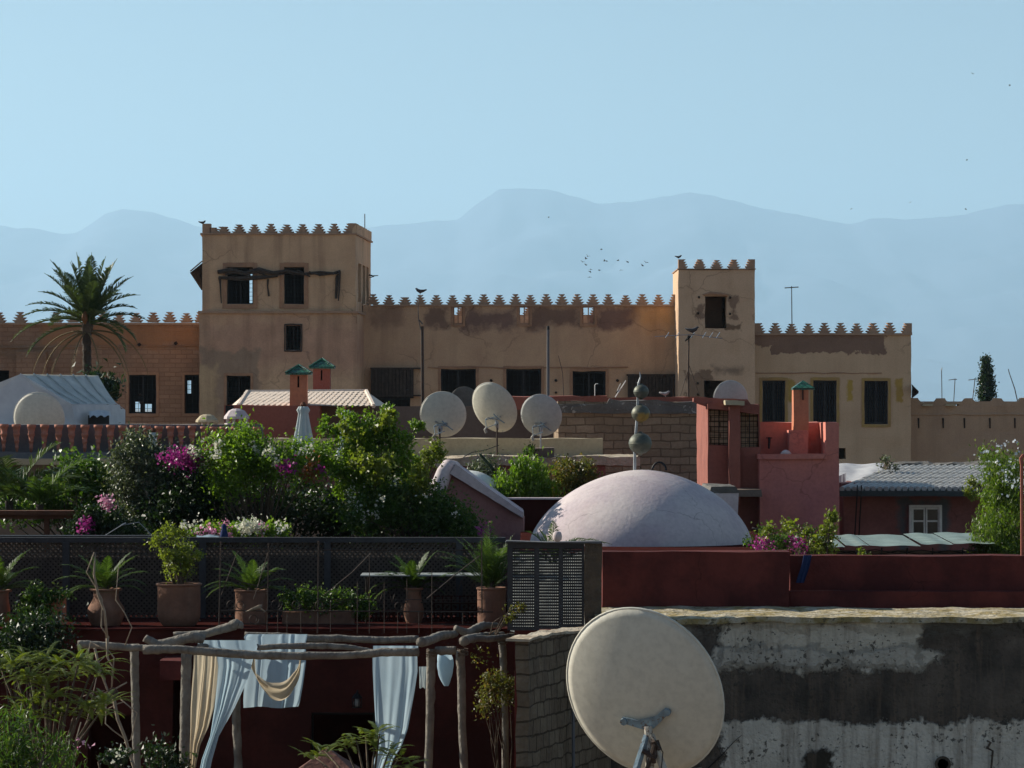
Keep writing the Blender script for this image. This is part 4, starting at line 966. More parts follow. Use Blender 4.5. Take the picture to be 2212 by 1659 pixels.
m.build('boom', M['iron'], a4)
for px, top, bx, cap, lab in ((2034, 800, 2035, 0, 'thin upright aerial rod behind the rampart, leftmost of four'), (2063, 820, 2060, 1, 'thin aerial with a short crossbar, second of four behind the rampart'), (2106, 820, 2100, 1, 'thin aerial with a slanting crossbar just left of the cypress')):
    a_ = aerial_thing(W(bx, 868, 165), lab); m = MB(); m.ptube([(bx-3, 1418), (bx, 872), (px, top)], 165, .9, 5); m.build('mast', M['iron'], a_)
    m = MB()
    if cap: m.ptube([(px-14, top+1), (px, top-1), (px+4, top)], 165, .9, 5)
    else: m.ptube([(px, top+4), (px+1, top-6), (px-1, top-1)], 165, .8, 5)
    m.build('boom', M['aluminium'], a_)
pole([(2290, 1449), (2201, 880), (2192, 840), (2180, 805), (2178, 797)], 156, [1.4, 1.2, 1.1, .9, .8], 'leaning thin rod rising right of the cypress behind the rampart', 'leaning_rod')
a_ = aerial_thing(W(1345, 858, 65.4), 'small leaning aerial of crossed white rods on the block house roof')
m = MB(); m.ptube([(1329, 858), (1352, 822)], 65.5, [1.4, 1.2], 5); m.build('mast', M['whitepaint'], a_)
m = MB(); m.ptube([(1333, 845), (1341, 828)], 65.5, .7, 5); m.build('boom', M['aluminium'], a_)
pole([(1285, 858), (1285, 832), (1287, 829), (1292, 829)], 73, .9, 'short hooked white pipe left of the block house roof', 'hooked_pipe', 'whitepaint', 'pipe')
pigeon(1437, 858, 65.6, .10, 'tiny pale bird standing on the block house roof', mat='pigeon')

# cypress behind the rampart
cy = thing('cypress_tree', 'single dark narrow cypress behind the rampart at the far right', 'tree', W(2131, 900, 260))
C = leaves('crown', M['g_dark'], cy, [(2131, 782, 260, 5, 12, .3), (2131, 800, 260, 9, 18, .5), (2131, 826, 260, 12, 22, .6), (2131, 852, 260, 15, 22, .7)], 5200, .22, .5, .35, 110, 5, up=1.2, shell=.6)
m = MB(); m.ptube([(2131, 1221), (2131, 860), (2131, 775)], 260, [5, 4, .8], 7); m.build('trunk', M['bark'], cy)
m = MB(); m.ptube([(2148, 868), (2152, 856), (2150, 848)], 200, [4, 3, 1], 6); 

# date palm
PDm = 115
pt = thing('date_palm', 'tall date palm with a green crown and drooping dry fronds before the brick wing', 'palm tree', W(190, 1100, PDm))
m = MB(); rg = random.Random(21); q = []; rr = []
for i in range(90):
    t = i/89; q.append((191-3*t+1.5*math.sin(t*4), 1652-947*t**.8)); rr.append((10.5-1.0*t)*(1.0+(.10 if i % 2 else -.05)))
m.ptube(q, PDm, rr, 12, wob=.08); m.build('trunk', M['palmtrunk'], pt, smooth=False)
top = W(188, 702, PDm); rg = random.Random(77)
m = MB(); m.ptube([(188, 722), (188, 705), (187, 690)], PDm, [11, 14, 6], 10, wob=.25); m.build('crown_shaft', M['bark'], pt)
# (screen-plane bearing deg, elevation deg, length px, droop)
spec = [(0, 88, 150, .25), (180, 84, 148, .3), (350, 80, 150, .5), (12, 74, 150, .55), (170, 74, 140, .55), (190, 66, 150, .6), (8, 62, 138, .6), (176, 58, 150, .75), (352, 54, 145, .7), (184, 48, 128, .9), (5, 44, 135, .85), (172, 38, 150, 1.0), (358, 36, 120, 1.1),
        (183, 26, 150, 1.1), (357, 24, 130, 1.0), (178, 14, 175, 1.2), (2, 12, 128, 1.6), (186, 4, 150, 1.5), (354, 2, 110, 2.2), (40, 70, 140, .5), (60, 50, 135, .9), (130, 60, 140, .7), (100, 40, 120, 1.2), (220, 62, 140, .7), (250, 55, 130, .9), (290, 60, 135, .7), (320, 50, 135, .9), (270, 75, 140, .4), (240, 30, 120, 1.2), (300, 28, 115, 1.3), (140, 25, 120, 1.3), (45, 22, 115, 1.4), (90, 78, 150, .3), (205, 80, 140, .35), (335, 70, 140, .5)]
for az, el, ln, dp in spec:
    m = MB(); frond(m, top+Vector((rg.uniform(-.12, .12), rg.uniform(-.12, .12), rg.uniform(-.05, .15))), R(az), R(el+rg.uniform(-3, 3)), ln*PDm/F*1.02, dp, 46, .50, .05, stem=.035, rg=rg, start=.16)
    m.build('frond', M['g_palm'], pt)
for az, el, ln, dp in [(180, -8, 150, 2.6), (200, -20, 140, 2.6), (0, -15, 145, 2.7), (340, -5, 150, 2.6), (170, 5, 160, 2.4), (15, 8, 165, 2.3), (250, -20, 130, 2.6), (300, -25, 140, 2.6)]:
    m = MB(); frond(m, top+Vector((0, 0, -.2)), R(az), R(el), ln*PDm/F*1.1, dp, 22, .22, .02, stem=.035, rg=rg, start=.3); m.build('dead_frond', M['g_dry'], pt)
m = MB(); m.ptube([(183, 700), (182, 690), (183, 680), (186, 672)], PDm-.35, [3, 6, 5.5, 2], 8, wob=.3); m.build('fruit_cluster', M['f_orange'], pt)
rg = random.Random(5)
th = thing('palm_undergrowth', 'dark bush at the foot of the date palm behind the tent', 'bush', W(195, 870, 110)); leaves('foliage', M['g_dark'], th, [(210, 845, 110, 42, 32, 1)], 1500, .22, .4, .4, 30, 9)

# ------------------------------------------------------------------ pink houses right of centre
ph = thing('barred_window_house', 'narrow oxide red house with two barred brick backed windows beside the block wall', 'building', (X(1585, 55.35), 56.35, 0))
m = MB(); m.wall(1529, 1641, 872, 2000, 55.35, .3, [(1532, 1574, 880, 962), (1600, 1638, 888, 966)]); m.v = [(v[0], v[1], max(v[2], 0)) for v in m.v]
m.box(X(1529, 55.35), X(1529, 55.35)+.2, 55.65, 58.35, 0, Z(872, 55.35)); m.box(X(1529, 55.35), X(1641, 55.35), 58.35, 58.65, 0, Z(872, 55.35)); m.box(X(1529, 55.35), X(1641, 55.35), 55.65, 58.35, Z(872, 55.35)-.35, Z(872, 55.35)-.2)
w_ = m.build('wall', M['barred'], ph); rough_edges(w_, .3, .02)
m = MB(); m.pprism([(1529, 874), (1618, 874), (1640, 890), (1641, 894), (1600, 890), (1529, 884)], 55.25, .2)
m.pprism([(1500, 860), (1614, 862), (1636, 889), (1620, 878), (1528, 878), (1500, 868)], 55.4, .6); o = m.build('eave', M['barred'], ph); rough_edges(o, .2, .02)
m = MB(); m.pbox(1575, 1599, 873, 1090, 55.15, .25); o = m.build('pillar', M['barred'], ph); rough_edges(o, .25, .02)
m = MB(); m.pbox(1567, 1608, 866, 876, 54.95, .6); o = m.build('pillar_cap', M['cream'], ph); rough_edges(o, .12, .02)
for a in ((1532, 1574, 880, 962), (1600, 1638, 888, 966)):
    m = MB(); m.pbox(a[0]-2, a[1]+2, a[2]-2, a[3]+2, 55.56, .06); o = m.build('window_backing', M['backing'], ph)
    f = MB()
    for i in range(5): px = a[0]+2+(a[1]-a[0]-4)*i/4; f.ptube([(px, a[2]), (px, a[3])], 55.45, .55, 5)
    for i in range(9): py = a[2]+3+(a[3]-a[2]-6)*i/8; f.ptube([(a[0], py), (a[1], py)], 55.46, .45, 5)
    f.ptube([(a[0]+(a[1]-a[0])*.5, a[2]), (a[0]+(a[1]-a[0])*.5, a[3])], 55.43, 1.2, 6)
    f.build('window_bars', M['black'], o)
m = MB(); m.pbox(1590, 1645, 1058, 1072, 54.55, .8); o = m.build('ledge', M['greywall'], ph); rough_edges(o, .15, .03)
m = MB(); m.pbox(1545, 1595, 1066, 2585, 52, 2.2); o = m.build('pale_block', M['mauve']); rough_edges(o, .2, .02); tag(o, 'small block with a pale rim behind the right shoulder of the dome', 'wall')
m = MB(); m.pprism([(1530, 1066), (1600, 1066), (1590, 1052), (1535, 1050)], 52, 2.2); o = m.build('grey_slab', M['concrete']); rough_edges(o, .2, .02); tag(o, 'grey cement slab lying on the small block behind the dome', 'slab')

pk = thing('pink_house', 'plain pink house with a recessed roof corner and a square chimney', 'building', (X(1725, 55), 57, 0))
x0, x1 = X(1641, 55), X(1812, 55)
m = MB(); zr = Z(984, 55); zt = Z(914, 55)
m.wallw(x0, x1, 0, zr, 55, .3, []); 
m.box(X(1783, 55), x1, 55, 56.4, zr, Z(913, 55)); m.box(x0, X(1783, 55), 56.1, 56.4, zr, Z(914, 55)+.01)
m.box(x1-.3, x1, 55.3, 59, 0, zr); m.box(x1-.3, x1, 56.4, 59, zr, Z(915, 55)); m.box(x0, x0+.3, 55.3, 59, 0, zr); m.box(x0, x1, 59, 59.3, 0, Z(914, 59))
m.box(x0+.3, x1-.3, 55.3, 59, zr-.2, zr-.02)
w_ = m.build('wall', M['pinkwall'], pk); rough_edges(w_, .35, .018)
m = MB(); m.box(x0-.03, X(1783, 55)+.02, 54.94, 55.4, zr-.06, zr+.02); o = m.build('sill', M['pinkwall'], pk); rough_edges(o, .2, .012)
m = MB(); m.box(X(1711, 55), X(1752, 55), 55.55, 56.09, zr, Z(930, 55)); o = m.build('chimney_base', M['pinkwall'], pk); rough_edges(o, .2, .012); m = MB(); m.box(X(1721, 55), X(1754, 55), 55.62, 55.95, Z(930, 55), Z(838, 55))
st_ = m.build('chimney', M['orange'], pk); rough_edges(st_, .2, .012)
m = MB(); xc = X(1737, 55.6); yc = 55.78; hw = 24*55.6/F; zb, zt2 = Z(838, 55.6), Z(821, 55.6)
m.add([(xc-hw, yc-hw, zb), (xc+hw, yc-hw, zb), (xc+hw, yc+hw, zb), (xc-hw, yc+hw, zb), (xc, yc, zt2)], [(0, 1, 4), (1, 2, 4), (2, 3, 4), (3, 0, 4)]); m.box(xc-hw, xc+hw, yc-hw, yc+hw, zb-.03, zb-.002)
m.build('chimney_cap', M['green_tile'], st_)
m = MB(); m.pbox(1733, 1736, 842, 864, 55.585, .02); m.build('flue_slot', M['inside'], st_)
m = MB(); m.ptube([(1655, 946), (1668, 946)], 56.05, 1.2, 6); m.ptube([(1662, 946, 56.05), (1661, 968, 55.9)], 56, [3, 2], 8); m.build('spout', M['black'], pk)
m = MB(); m.lathe([(.07, 0), (.09, .03), (.05, .07), (.01, .085)], (X(1698, 55.2), 55.25, zr+.005), 10); tag(m.build('white_bundle', M['mauve'], smooth=True), 'small white bundle lying on the sill of the pink house', 'bundle')

# striped tarpaulin left of the tiled roof
tp = thing('tarpaulin', 'crumpled white and grey tarpaulin roof beside the grey tiled roof', 'tarpaulin', W(1860, 1080, 60))
m = MB(); P0 = []; rg = random.Random(9)
for i in range(17):
    for j in range(9):
        t, s = i/16, j/8
        a = W(1808, 1002, 63).lerp(W(1912, 1001, 63), t); b = W(1808, 1075, 60).lerp(W(1880, 1062, 60), t)
        P0.append(tuple(a.lerp(b, s)+Vector((0, 0, .012*math.sin(t*9+s*3)+.01*math.sin(s*7)))))
m.add(P0, [(i*9+j, i*9+j+1, (i+1)*9+j+1, (i+1)*9+j) for i in range(16) for j in range(8)]); m.build('sheet', M['tarp'], tp, smooth=True)
m = MB(); P0 = []
for i in range(9):
    t = i/8; P0 += [tuple(W(1806+24*t*.9, 1030-8*t, 59.3)), tuple(W(1806+22*t, 1130, 59.2+.05*math.sin(t*20)))]
m.add(P0, [(i*2, i*2+1, i*2+3, i*2+2) for i in range(8)]); m.build('side_flap', M['tarp'], tp, smooth=True)

# tiled house on the right
rh = thing('tiled_roof_house', 'red brown house with a grey pantile roof and one white casement window', 'building', (X(1980, 58), 60, 0))
m = MB(); m.wall(1822, 2330, 1062, 2400, 58.2, .3, [(1964, 2035, 1091, 1164)]); m.v = [(v[0], v[1], max(v[2], 0)) for v in m.v]
m.box(X(1822, 58.2), X(1822, 58.2)+.3, 58.5, 61, 0, Z(1040, 60)); w_ = m.build('wall', M['housered'], rh); rough_edges(w_, .3, .02)
m = MB(); m.box(X(1822, 58.2)+.3, X(2330, 58.2), 59.2, 59.25, 5, Z(1062, 58.2)); m.build('opening_backing', M['inside'], rh)
e0, e1, r0, r1 = W(1812, 1060, 57.6), W(2330, 1060, 57.6), W(1925, 1010, 62.6), W(2450, 1010, 62.6)
m = MB(); m.add([e0-Vector((0, 0, .05)), e1-Vector((0, 0, .05)), r1-Vector((0, 0, .05)), r0-Vector((0, 0, .05))], [(0, 1, 2, 3)]); m.add([r0-Vector((0, 0, .05)), r1-Vector((0, 0, .05)), r1+Vector((0, 3, -1)), r0+Vector((0, 3, -1))], [(0, 1, 2, 3)]); rf = m.build('roof', M['gutter_underlay'], rh)
m = MB(); nc = 38; rows = 5
for c_ in range(nc):
    # courses run slightly oblique, each tile overlaps the one below
    for r_ in range(rows):
        s0, s1 = r_/rows, (r_+1.12)/rows
        t = (c_+.5)/nc
        b0 = e0.lerp(e1, t); t0 = r0.lerp(r1, t)
        p0 = b0.lerp(t0, s0)+Vector((0, 0, .030)); p1 = b0.lerp(t0, min(s1, 1.0))+Vector((0, 0, .02))
        m.tube([p0, p1], [.044, .038], 7, cap=True, wob=.05)
m.build('tiles', M['roof_tile'], rf)
m = MB(); m.wall(1807, 2330, 1060.5, 1072, 57.5, .12); o = m.build('gutter', M['gutter_underlay'], rh); rough_edges(o, .4, .006)
m = MB()
for px in (1852, 1861): m.ptube([(px, 1048, 57.4), (px-1, 1075, 57.4), (px-6, 1165, 58.0)], 57.4, [1.5, 1.5, 1.6], 6)
m.build('downpipe', M['black'], rh)
wn = MB()
def bars(mb, px0, px1, py0, py1, d, w, t=.05):
    mb.pbox(px0, px0+w, py0, py1, d, t); mb.pbox(px1-w, px1, py0, py1, d, t); mb.pbox(px0+w, px1-w, py0, py0+w, d, t); mb.pbox(px0+w, px1-w, py1-w, py1, d, t)
bars(wn, 1964, 2035, 1091, 1164, 58.12, 5.5, .1); wo_ = wn.build('window', M['whitepaint'], rh)
for a, b in ((1970, 1998.5), (2000, 2029)):
    s_ = MB(); bars(s_, a, b, 1097, 1158, 58.16, 3.4, .05); s_.pbox(a+3.4, b-3.4, 1124, 1127.5, 58.16, .05); so_ = s_.build('casement', M['whitepaint'], wo_)
    g_ = MB(); g_.pbox(a+2, b-2, 1099, 1156, 58.19, .008); g_.build('glass', M['glass'], wo_)
pigeon(1913, 1003, 61, .06, 'x') if 0 else None
wd_ = thing('roof_weed', 'dry pale weed growing at the left end of the grey tiled roof', 'plant', W(1915, 1012, 60.8)); C = leaves('foliage', M['g_olive'], wd_, [(1914, 1000, 60.8, 12, 16, .1), (1925, 1010, 60.8, 16, 7, .1)], 160, .07, .4, .08, 16, 3); stems(wd_, W(1917, 1015, 60.8), C, M['palebark'], .006, 3, 10)
m = MB(); m.wall(1925, 2300, 1000, 1016, 62.8, .5); o = m.build('dark_rubble_coping', M['concrete']); rough_edges(o, .15, .08); tag(o, 'dark rough stone coping just above the grey tiled roof', 'wall')

# green metal sheet canopy
gc = thing('sheet_canopy', 'long pale green metal sheet canopy in front of the red brown house', 'canopy', W(1930, 1200, 50))
za_ = Z(1181, 47.6)
m = MB(); segs = [(1728, 1826), (1827, 1878), (1879, 1990), (1991, 2060), (2061, 2150)]
rg = random.Random(31)
for i, (a, b) in enumerate(segs):
    d0, d1 = 47.6+.05*rg.random(), 51.2; z = za_+.010*i+rg.uniform(-.01, .01); k = 10; P0 = []
    for j in range(k+1):
        px = a+(b-a)*j/k; P0 += [(X(px, 47.6), d0, z+.006*math.sin(j*.9+i)), (X(px, 47.6)+.15, d1, z+.008*math.cos(j*.7+i)+.02)]
    m.add(P0, [(2*j, 2*j+2, 2*j+3, 2*j+1) for j in range(k)])
m.build('sheet', M['sheet'], gc)
m = MB()
for px in (1755, 1800, 1850, 1905, 1960, 2015, 2080): m.ptube([(px, 1183), (px-2, 1215)], 47.8, 1.6, 5)
q = [(1750, 1192), (1790, 1186), (1840, 1195), (1890, 1187), (1940, 1196), (1990, 1188), (2050, 1197), (2110, 1188)]
m.ptube(q, 47.75, .9, 5); m.ptube([(a, b+10) for a, b in q], 47.7, .9, 5); m.ptube([(a, 1200-(b-1186)) for a, b in q], 47.8, .9, 5); m.build('trellis', M['black'], gc)
m = MB(); m.wall(1740, 2330, 1190, 2680, 49.2, .2); m.v = [(v[0], v[1], v[2]) for v in m.v]; o = m.build('low_block_wall', M['greywall']); rough_edges(o, .25, .02); tag(o, 'shadowy low brick wall under the green metal sheet canopy', 'wall')

# right edge pole
rpz = thing('rusty_post', 'slim brown red pipe post with a rounded top at the right edge of the picture', 'post', W(2206, 1312, 38.4))
m = MB(); m.ptube([(2209, 1312), (2208, 1180), (2207, 1000)], 38.4, [4, 3.6, 3.4], 8); m.build('shaft', M['salmon'], rpz)
m = MB(); m.ptube([(2207, 1002), (2206, 990), (2210, 984), (2216, 985)], 38.4, [4.4, 4.8, 4.2, 3], 8); m.build('cap', M['salmon'], rpz)

# ------------------------------------------------------------------ dome
dd = 46.2; u = dd/F
dm = thing('dome', 'large smooth pale mauve dome lit on its left side', 'dome', W(1392, 1200, dd+1.5))
prof = []; a_, b_ = 249*u, 174*u
for i in range(33):
    t = math.pi/2*i/32; rr_ = a_*(1-i/32)**.8 if i < 32 else 0; prof.append((max(rr_, .004), b_*(1-(rr_/a_)**1.8)**.59))
m = MB(); m.lathe([(a_*1.0, -.5)]+prof, (X(1391, dd), dd+a_*.0+1.2, Z(1192, dd)), 72); m.v = [(v[0]+(v[2]-Z(1192, dd))*.02, v[1], v[2]) for v in m.v]
dsh = m.build('shell', M['mauve'], dm, smooth=True)
fx, fy = X(1385, dd), dd+1.2
sc_f = (dd+1.2)/F
def FZ(py): return ZC+(880-py)*(dd+1.2)/F
fn = thing('finial', 'finial of three tarnished green balls on a bent rod above the dome', 'finial', (fx, fy, FZ(1018)))
m = MB(); m.tube([(fx-.045, fy, FZ(1020)), (fx-.04, fy, FZ(960)), (fx-.01, fy, FZ(900)), (fx, fy, FZ(850)), (fx+.01, fy, FZ(828)), (fx+.035, fy, FZ(815)), (fx+.025, fy, FZ(803))], [.022, .02, .018, .016, .015, .01, .004], 8); m.build('rod', M['aluminium'], fn)
for py, r_, px in ((958, 25, 1383), (893, 20, 1384), (846, 16.5, 1385)):
    r_ *= sc_f; cx_ = X(px, dd+1.2); m = MB(); m.lathe([(.02, -r_*1.04)]+[(r_*math.sin(math.pi*k/14), -r_*math.cos(math.pi*k/14)*.92) for k in range(1, 14)]+[(.02, r_*1.04)], (cx_, fy, FZ(py)), 24)
    m.lathe([(r_*1.005, -.008), (r_*1.02, 0), (r_*1.005, .008)], (cx_, fy, FZ(py)), 24); m.build('ball', M['brass'], fn, smooth=True)
m = MB(); K = 10; m.tube([(X(1409+30*math.sin(math.pi*k/K/1.0*.5)*1.0, dd+1.2) if 0 else X(1424, dd+1.2)+math.cos(math.pi*(1-k/K))*.095, fy, FZ(1016)+math.sin(math.pi*k/K)*.11) for k in range(K+1)], .016, 7)
tag(m.build('pipe_loop', M['black'], smooth=True), 'black pipe hoop standing on top of the dome right of the finial', 'hoop')

# gable with thick rounded copings
gd = 52; gb = thing('pink_gable', 'dusty pink gable wall with thick rounded mauve copings left of the dome', 'gable', W(1030, 1180, gd))
m = MB(); m.pprism([(928, 1300), (932, 1085), (975, 1012), (1132, 1118), (1135, 1300)], gd, 1.6); o = m.build('wall', M['gable'], gb); rough_edges(o, .3, .02)
m = MB(); m.ptube([(925, 1130, gd-.1), (934, 1095, gd-.1), (948, 1052, gd-.08), (960, 1020, gd-.05), (968, 1008, gd), (984, 1008, gd+.3)], gd, [17, 18, 18, 17, 16, 12], 16); o = m.build('left_coping', M['mauve'], gb, smooth=True)
m = MB(); pp = [(968, 1006), (1130, 1108), (1132, 1118), (962, 1022)]
m.pprism([(1131, 1106), (1131, 1119), (972, 1022), (984, 1004)][::-1] if 0 else [(972, 1024), (1131, 1119), (1131, 1107), (984, 1004)], gd-.14, 1.9); o = m.build('right_coping', M['mauve'], gb); rough_edges(o, .15, .012)
# small white shells behind the gable
m = MB(); m.lathe([(78*54.5/F, -1.3)]+[(78*54.5/F*math.cos(t), 70*54.5/F*math.sin(t)) for t in [math.pi/2*i/14 for i in range(14)]]+[(.01, 70*54.5/F)], (X(1012, 54.5), 55.2, Z(1088, 54.5)), 40); tag(m.build('small_dome', M['whitepaint'], smooth=True), 'small white dome half hidden behind the pink gable', 'dome')
m = MB(); m.lathe([(40*53/F, -1.3)]+[(40*53/F*math.cos(t), 48*53/F*math.sin(t)) for t in [math.pi/2*i/12 for i in range(12)]]+[(.01, 48*53/F)], (X(928, 53), 53.6, Z(1084, 53)), 32); tag(m.build('white_shell', M['whitepaint'], smooth=True), 'small white rounded roof shell left of the pink gable', 'dome')

# house under dome / bushes
plaster_box('red_terrace_wall', 'dark red terrace block with a thin pale edge below the green bush', 'wall', 1040, 1530, 1078, 53.6, 4, 'darkred', roofdrop=.05)
m = MB(); m.wall(1040, 1330, 1075.5, 1079, 53.5, .3); 
tag(m.build('edge_strip', M['mauve']), 'thin pale coping on the dark red block between gable and dome', 'coping')
plaster_box('dome_house', 'flat roofed house that carries the large dome', 'building', 1128, 1720, 1194, 44.0, 7.5, 'darkred', roofdrop=0)
m = MB(); P0 = []
for i in range(13):
    for j in range(9):
        a = W(1102, 1193, 43.9).lerp(W(1262, 1193, 43.9), i/12); b = W(1102, 1366, 37.5).lerp(W(1268, 1366, 37.5), i/12); P0.append(tuple(a.lerp(b, j/8)+Vector((0, 0, .015*math.sin(i*1.7+j)))))
m.add(P0, [(i*9+j, i*9+j+1, (i+1)*9+j+1, (i+1)*9+j) for i in range(12) for j in range(8)]); o = m.build('added_backing_sheet', M['screen_backing'], smooth=True); tag(o, 'sunlit pale sheet added behind the perforated screen to brighten its holes', 'roof')  # sheet added so that bright dots show through the screen

# folded parasols
def parasol(px, pt, pb, d, w, label):
    o = thing('folded_parasol', label, 'parasol', W(px, pb+25, d)); u = d/F
    m = MB(); n = 44; rows = 14
    for j in range(rows+1):
        t = j/rows; z = Z(pt, d)+(Z(pb, d)-Z(pt, d))*t
        r = u*w*(.30+.70*t**1.1) if t > .12 else u*w*(.34+.18*math.sin(t/.12*math.pi))
        for k in range(n):
            a = 2*math.pi*k/n; rr2 = r*(1+(.13+.05*t)*math.sin(a*9+math.sin(t*3))) ; m.v.append((X(px, d)+rr2*math.cos(a), d+rr2*math.sin(a), z))
    for j in range(rows):
        for k in range(n): m.f.append((j*n+k, (j+1)*n+k, (j+1)*n+(k+1) % n, j*n+(k+1) % n))
    m.f.append(tuple(range(n)))
    m.build('canopy', M['parasol'], o, smooth=True)
    m = MB(); m.tube([(X(px, d), d, 10.0), (X(px, d), d, Z(pt-4, d))], .03, 8); m.build('pole', M['brownwood'], o)
    m = MB(); m.lathe([(.05, 0), (.06, .03), (.02, .08)], (X(px, d), d, Z(pt, d)), 8); m.build('finial', M['brownwood'], o)
parasol(655, 878, 985, 59, 26, 'pale folded parasol standing in front of the salmon and grey house')
parasol(748, 886, 985, 60, 20, 'slimmer folded parasol half hidden by the climbing vine')
parasol(330, 934, 1010, 61, 17, 'narrow pale folded parasol in front of the clay pot balustrade')

# birds
def bird_mesh(k):
    m = MB(); s = 1.0; f = [.5, .1, -.35, .8][k]
    m.tube([(-.5, 0, 0), (-.2, 0, .03), (.1, 0, .05), (.45, 0, .06)], [.03, .13, .15, .04], 6)
    for sg in (-1, 1): m.add([(.2, 0, .08), (-.15, 0, .06), (-.3, .55*sg, .06+f*.4), (-.35, 1.0*sg, .06+f*.5), (.12, .5*sg, .1+f*.45)], [(0, 1, 2, 3, 4)])
    me = bpy.data.meshes.new('bird'); me.from_pydata(m.v, [], m.f); me.update(); me.materials.append(M['bird']); return me
BM = [bird_mesh(k) for k in range(4)]
rg = random.Random(6)
def fly(px, py, d, s, label, group):
    o = bpy.data.objects.new('flying_bird', rg.choice(BM)); COL.objects.link(o); o.location = W(px, py, d); o.scale = (s, s, s); o.rotation_euler = (rg.uniform(-.4, .4), rg.uniform(-.3, .3), rg.uniform(0, 6.28)); tag(o, label, 'bird', group)
# photo crop: x = 1580+cx*280/2212, y = 660+cy*280/2212 (source px), then to layout units
for cx, cy in [(735, 270), (430, 420), (390, 475), (322, 543), (400, 613), (495, 705), (483, 752), (475, 877), (682, 728), (800, 522), (845, 522), (1095, 512), (1310, 545), (1160, 722), (1708, 560), (1636, 628)]:
    fly((1580+cx*.12658)*.7767, (660+cy*.12658)*.7767, 210+rg.uniform(-8, 8), .17, 'tiny dark bird of the flock flying left of the narrow tower', 'flock of birds over the central range')
for cx, cy in [(1465, 165), (1832, 282), (1402, 1030), (835, 1453), (245, 1518), (1390, 1520)]:
    fly((2300+cx*.2773)*.7767, (160+cy*.2773)*.7767, 210, .14, 'tiny dark bird flying alone high at the right of the sky', 'scattered birds in the right of the sky')
fly(1185, 470, 260, .14, 'lone speck of a bird in front of the highest mountain', None)
# ------------------------------------------------------------------ garden terrace behind the lattice fence
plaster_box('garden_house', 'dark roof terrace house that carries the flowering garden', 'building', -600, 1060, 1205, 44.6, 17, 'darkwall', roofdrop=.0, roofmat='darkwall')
def bush(name, label, cat, blobs, n, size, mat, base, seed=1, flowers=(), stem='bark', nst=26, sr=.018, group=None, **kw):
    o = thing(name, label, cat, base, group)
    C = leaves('foliage', M[mat], o, blobs, n, size, seed=seed, **kw)
    stems(o, base, C, M[stem], sr, seed, nst)
    for i, (fm, fb, fn, fs) in enumerate(flowers):
        leaves('flowers', M[fm], o, fb, fn, fs, .85, .10, max(3, fn//34), seed+50+i, up=.2, shell=.8)
    return o
# olive-like bush
bush('olive_bush', 'grey green olive like bush below the right part of the clay pot balustrade', 'bush',
     [(302, 985, 49, 60, 42, .5), (275, 1040, 49, 45, 55, .5), (330, 1050, 49, 55, 50, .5), (310, 1100, 49, 60, 45, .5), (285, 955, 49, 25, 22, .3)], 9500, .062, 'g_olive', W(330, 1205, 49), 11, aspect=.42, clump=.2, nst=34)
m = MB(); m.ptube([(333, 1205), (332, 1130), (322, 1080), (308, 1040)], 48.6, [5, 4.5, 3.5, 2], 7, wob=.15); m.ptube([(332, 1130), (345, 1085), (352, 1050)], 48.6, [3.5, 2.5, 1.5], 6); tag(m.build('olive_trunk', M['palebark'], bpy.data.objects['olive_bush'], smooth=True), None, None)
bush('leafy_shrub', 'mid green shrub in shade between the palm fronds and the olive bush', 'bush',
     [(165, 1010, 50, 55, 30, .5), (200, 1050, 50, 60, 45, .6), (130, 1070, 50, 60, 50, .6), (215, 1110, 50, 60, 40, .5), (60, 1090, 50, 80, 35, .6)], 7500, .075, 'g_mid', W(160, 1205, 50), 12, aspect=.55, clump=.2)
bush('magenta_bougainvillea', 'bougainvillea with a dense magenta flower patch right of the olive bush', 'bougainvillea',
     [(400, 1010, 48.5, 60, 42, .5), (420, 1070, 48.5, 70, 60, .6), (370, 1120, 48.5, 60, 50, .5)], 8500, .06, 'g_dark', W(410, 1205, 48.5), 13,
     flowers=[('f_magenta', [(393, 992, 48.0, 44, 18, .25), (385, 972, 48.0, 18, 12, .2), (446, 967, 48.2, 22, 14, .2), (470, 985, 48, 16, 10, .2)], 850, .045), ('f_white', [(425, 978, 48, 20, 20, .2), (440, 1000, 48, 15, 10, .2)], 160, .05)])
bush('white_bougainvillea', 'wide bright green bougainvillea with white flowers in the middle of the garden', 'bougainvillea',
     [(520, 985, 48, 60, 30, .5), (600, 1005, 48, 80, 30, .6), (500, 1040, 48.2, 60, 40, .5), (670, 1005, 48, 45, 28, .5)]+shoots(500, 980, 482, 950, 48, 16, 10, 3)+shoots(540, 970, 530, 935, 48, 20, 10, 4)+shoots(580, 985, 590, 958, 48, 18, 8, 3)+shoots(650, 985, 640, 965, 48, 14, 7, 3)+shoots(690, 990, 700, 965, 48, 14, 7, 3)+shoots(460, 1000, 450, 965, 48, 16, 8, 3), 12000, .056, 'g_bright', W(560, 1205, 48.3), 14, nst=40,
     flowers=[('f_white', [(510, 965, 47.6, 70, 40, .4), (486, 1042, 47.5, 16, 16, .15), (600, 985, 47.6, 70, 20, .3)], 260, .045), ('f_magenta', [(624, 1012, 47.4, 13, 13, .15), (700, 1012, 47.4, 9, 7, .1)], 170, .045), ('f_orange', [(675, 1030, 47.4, 22, 10, .2), (668, 1008, 47.4, 14, 14, .15)], 130, .05)])
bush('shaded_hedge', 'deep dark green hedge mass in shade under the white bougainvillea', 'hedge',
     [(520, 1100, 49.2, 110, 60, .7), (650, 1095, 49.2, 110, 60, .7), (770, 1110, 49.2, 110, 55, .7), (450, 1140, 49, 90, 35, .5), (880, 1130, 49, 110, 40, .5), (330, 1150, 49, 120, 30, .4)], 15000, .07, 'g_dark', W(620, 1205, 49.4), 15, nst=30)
D_ = 48.4
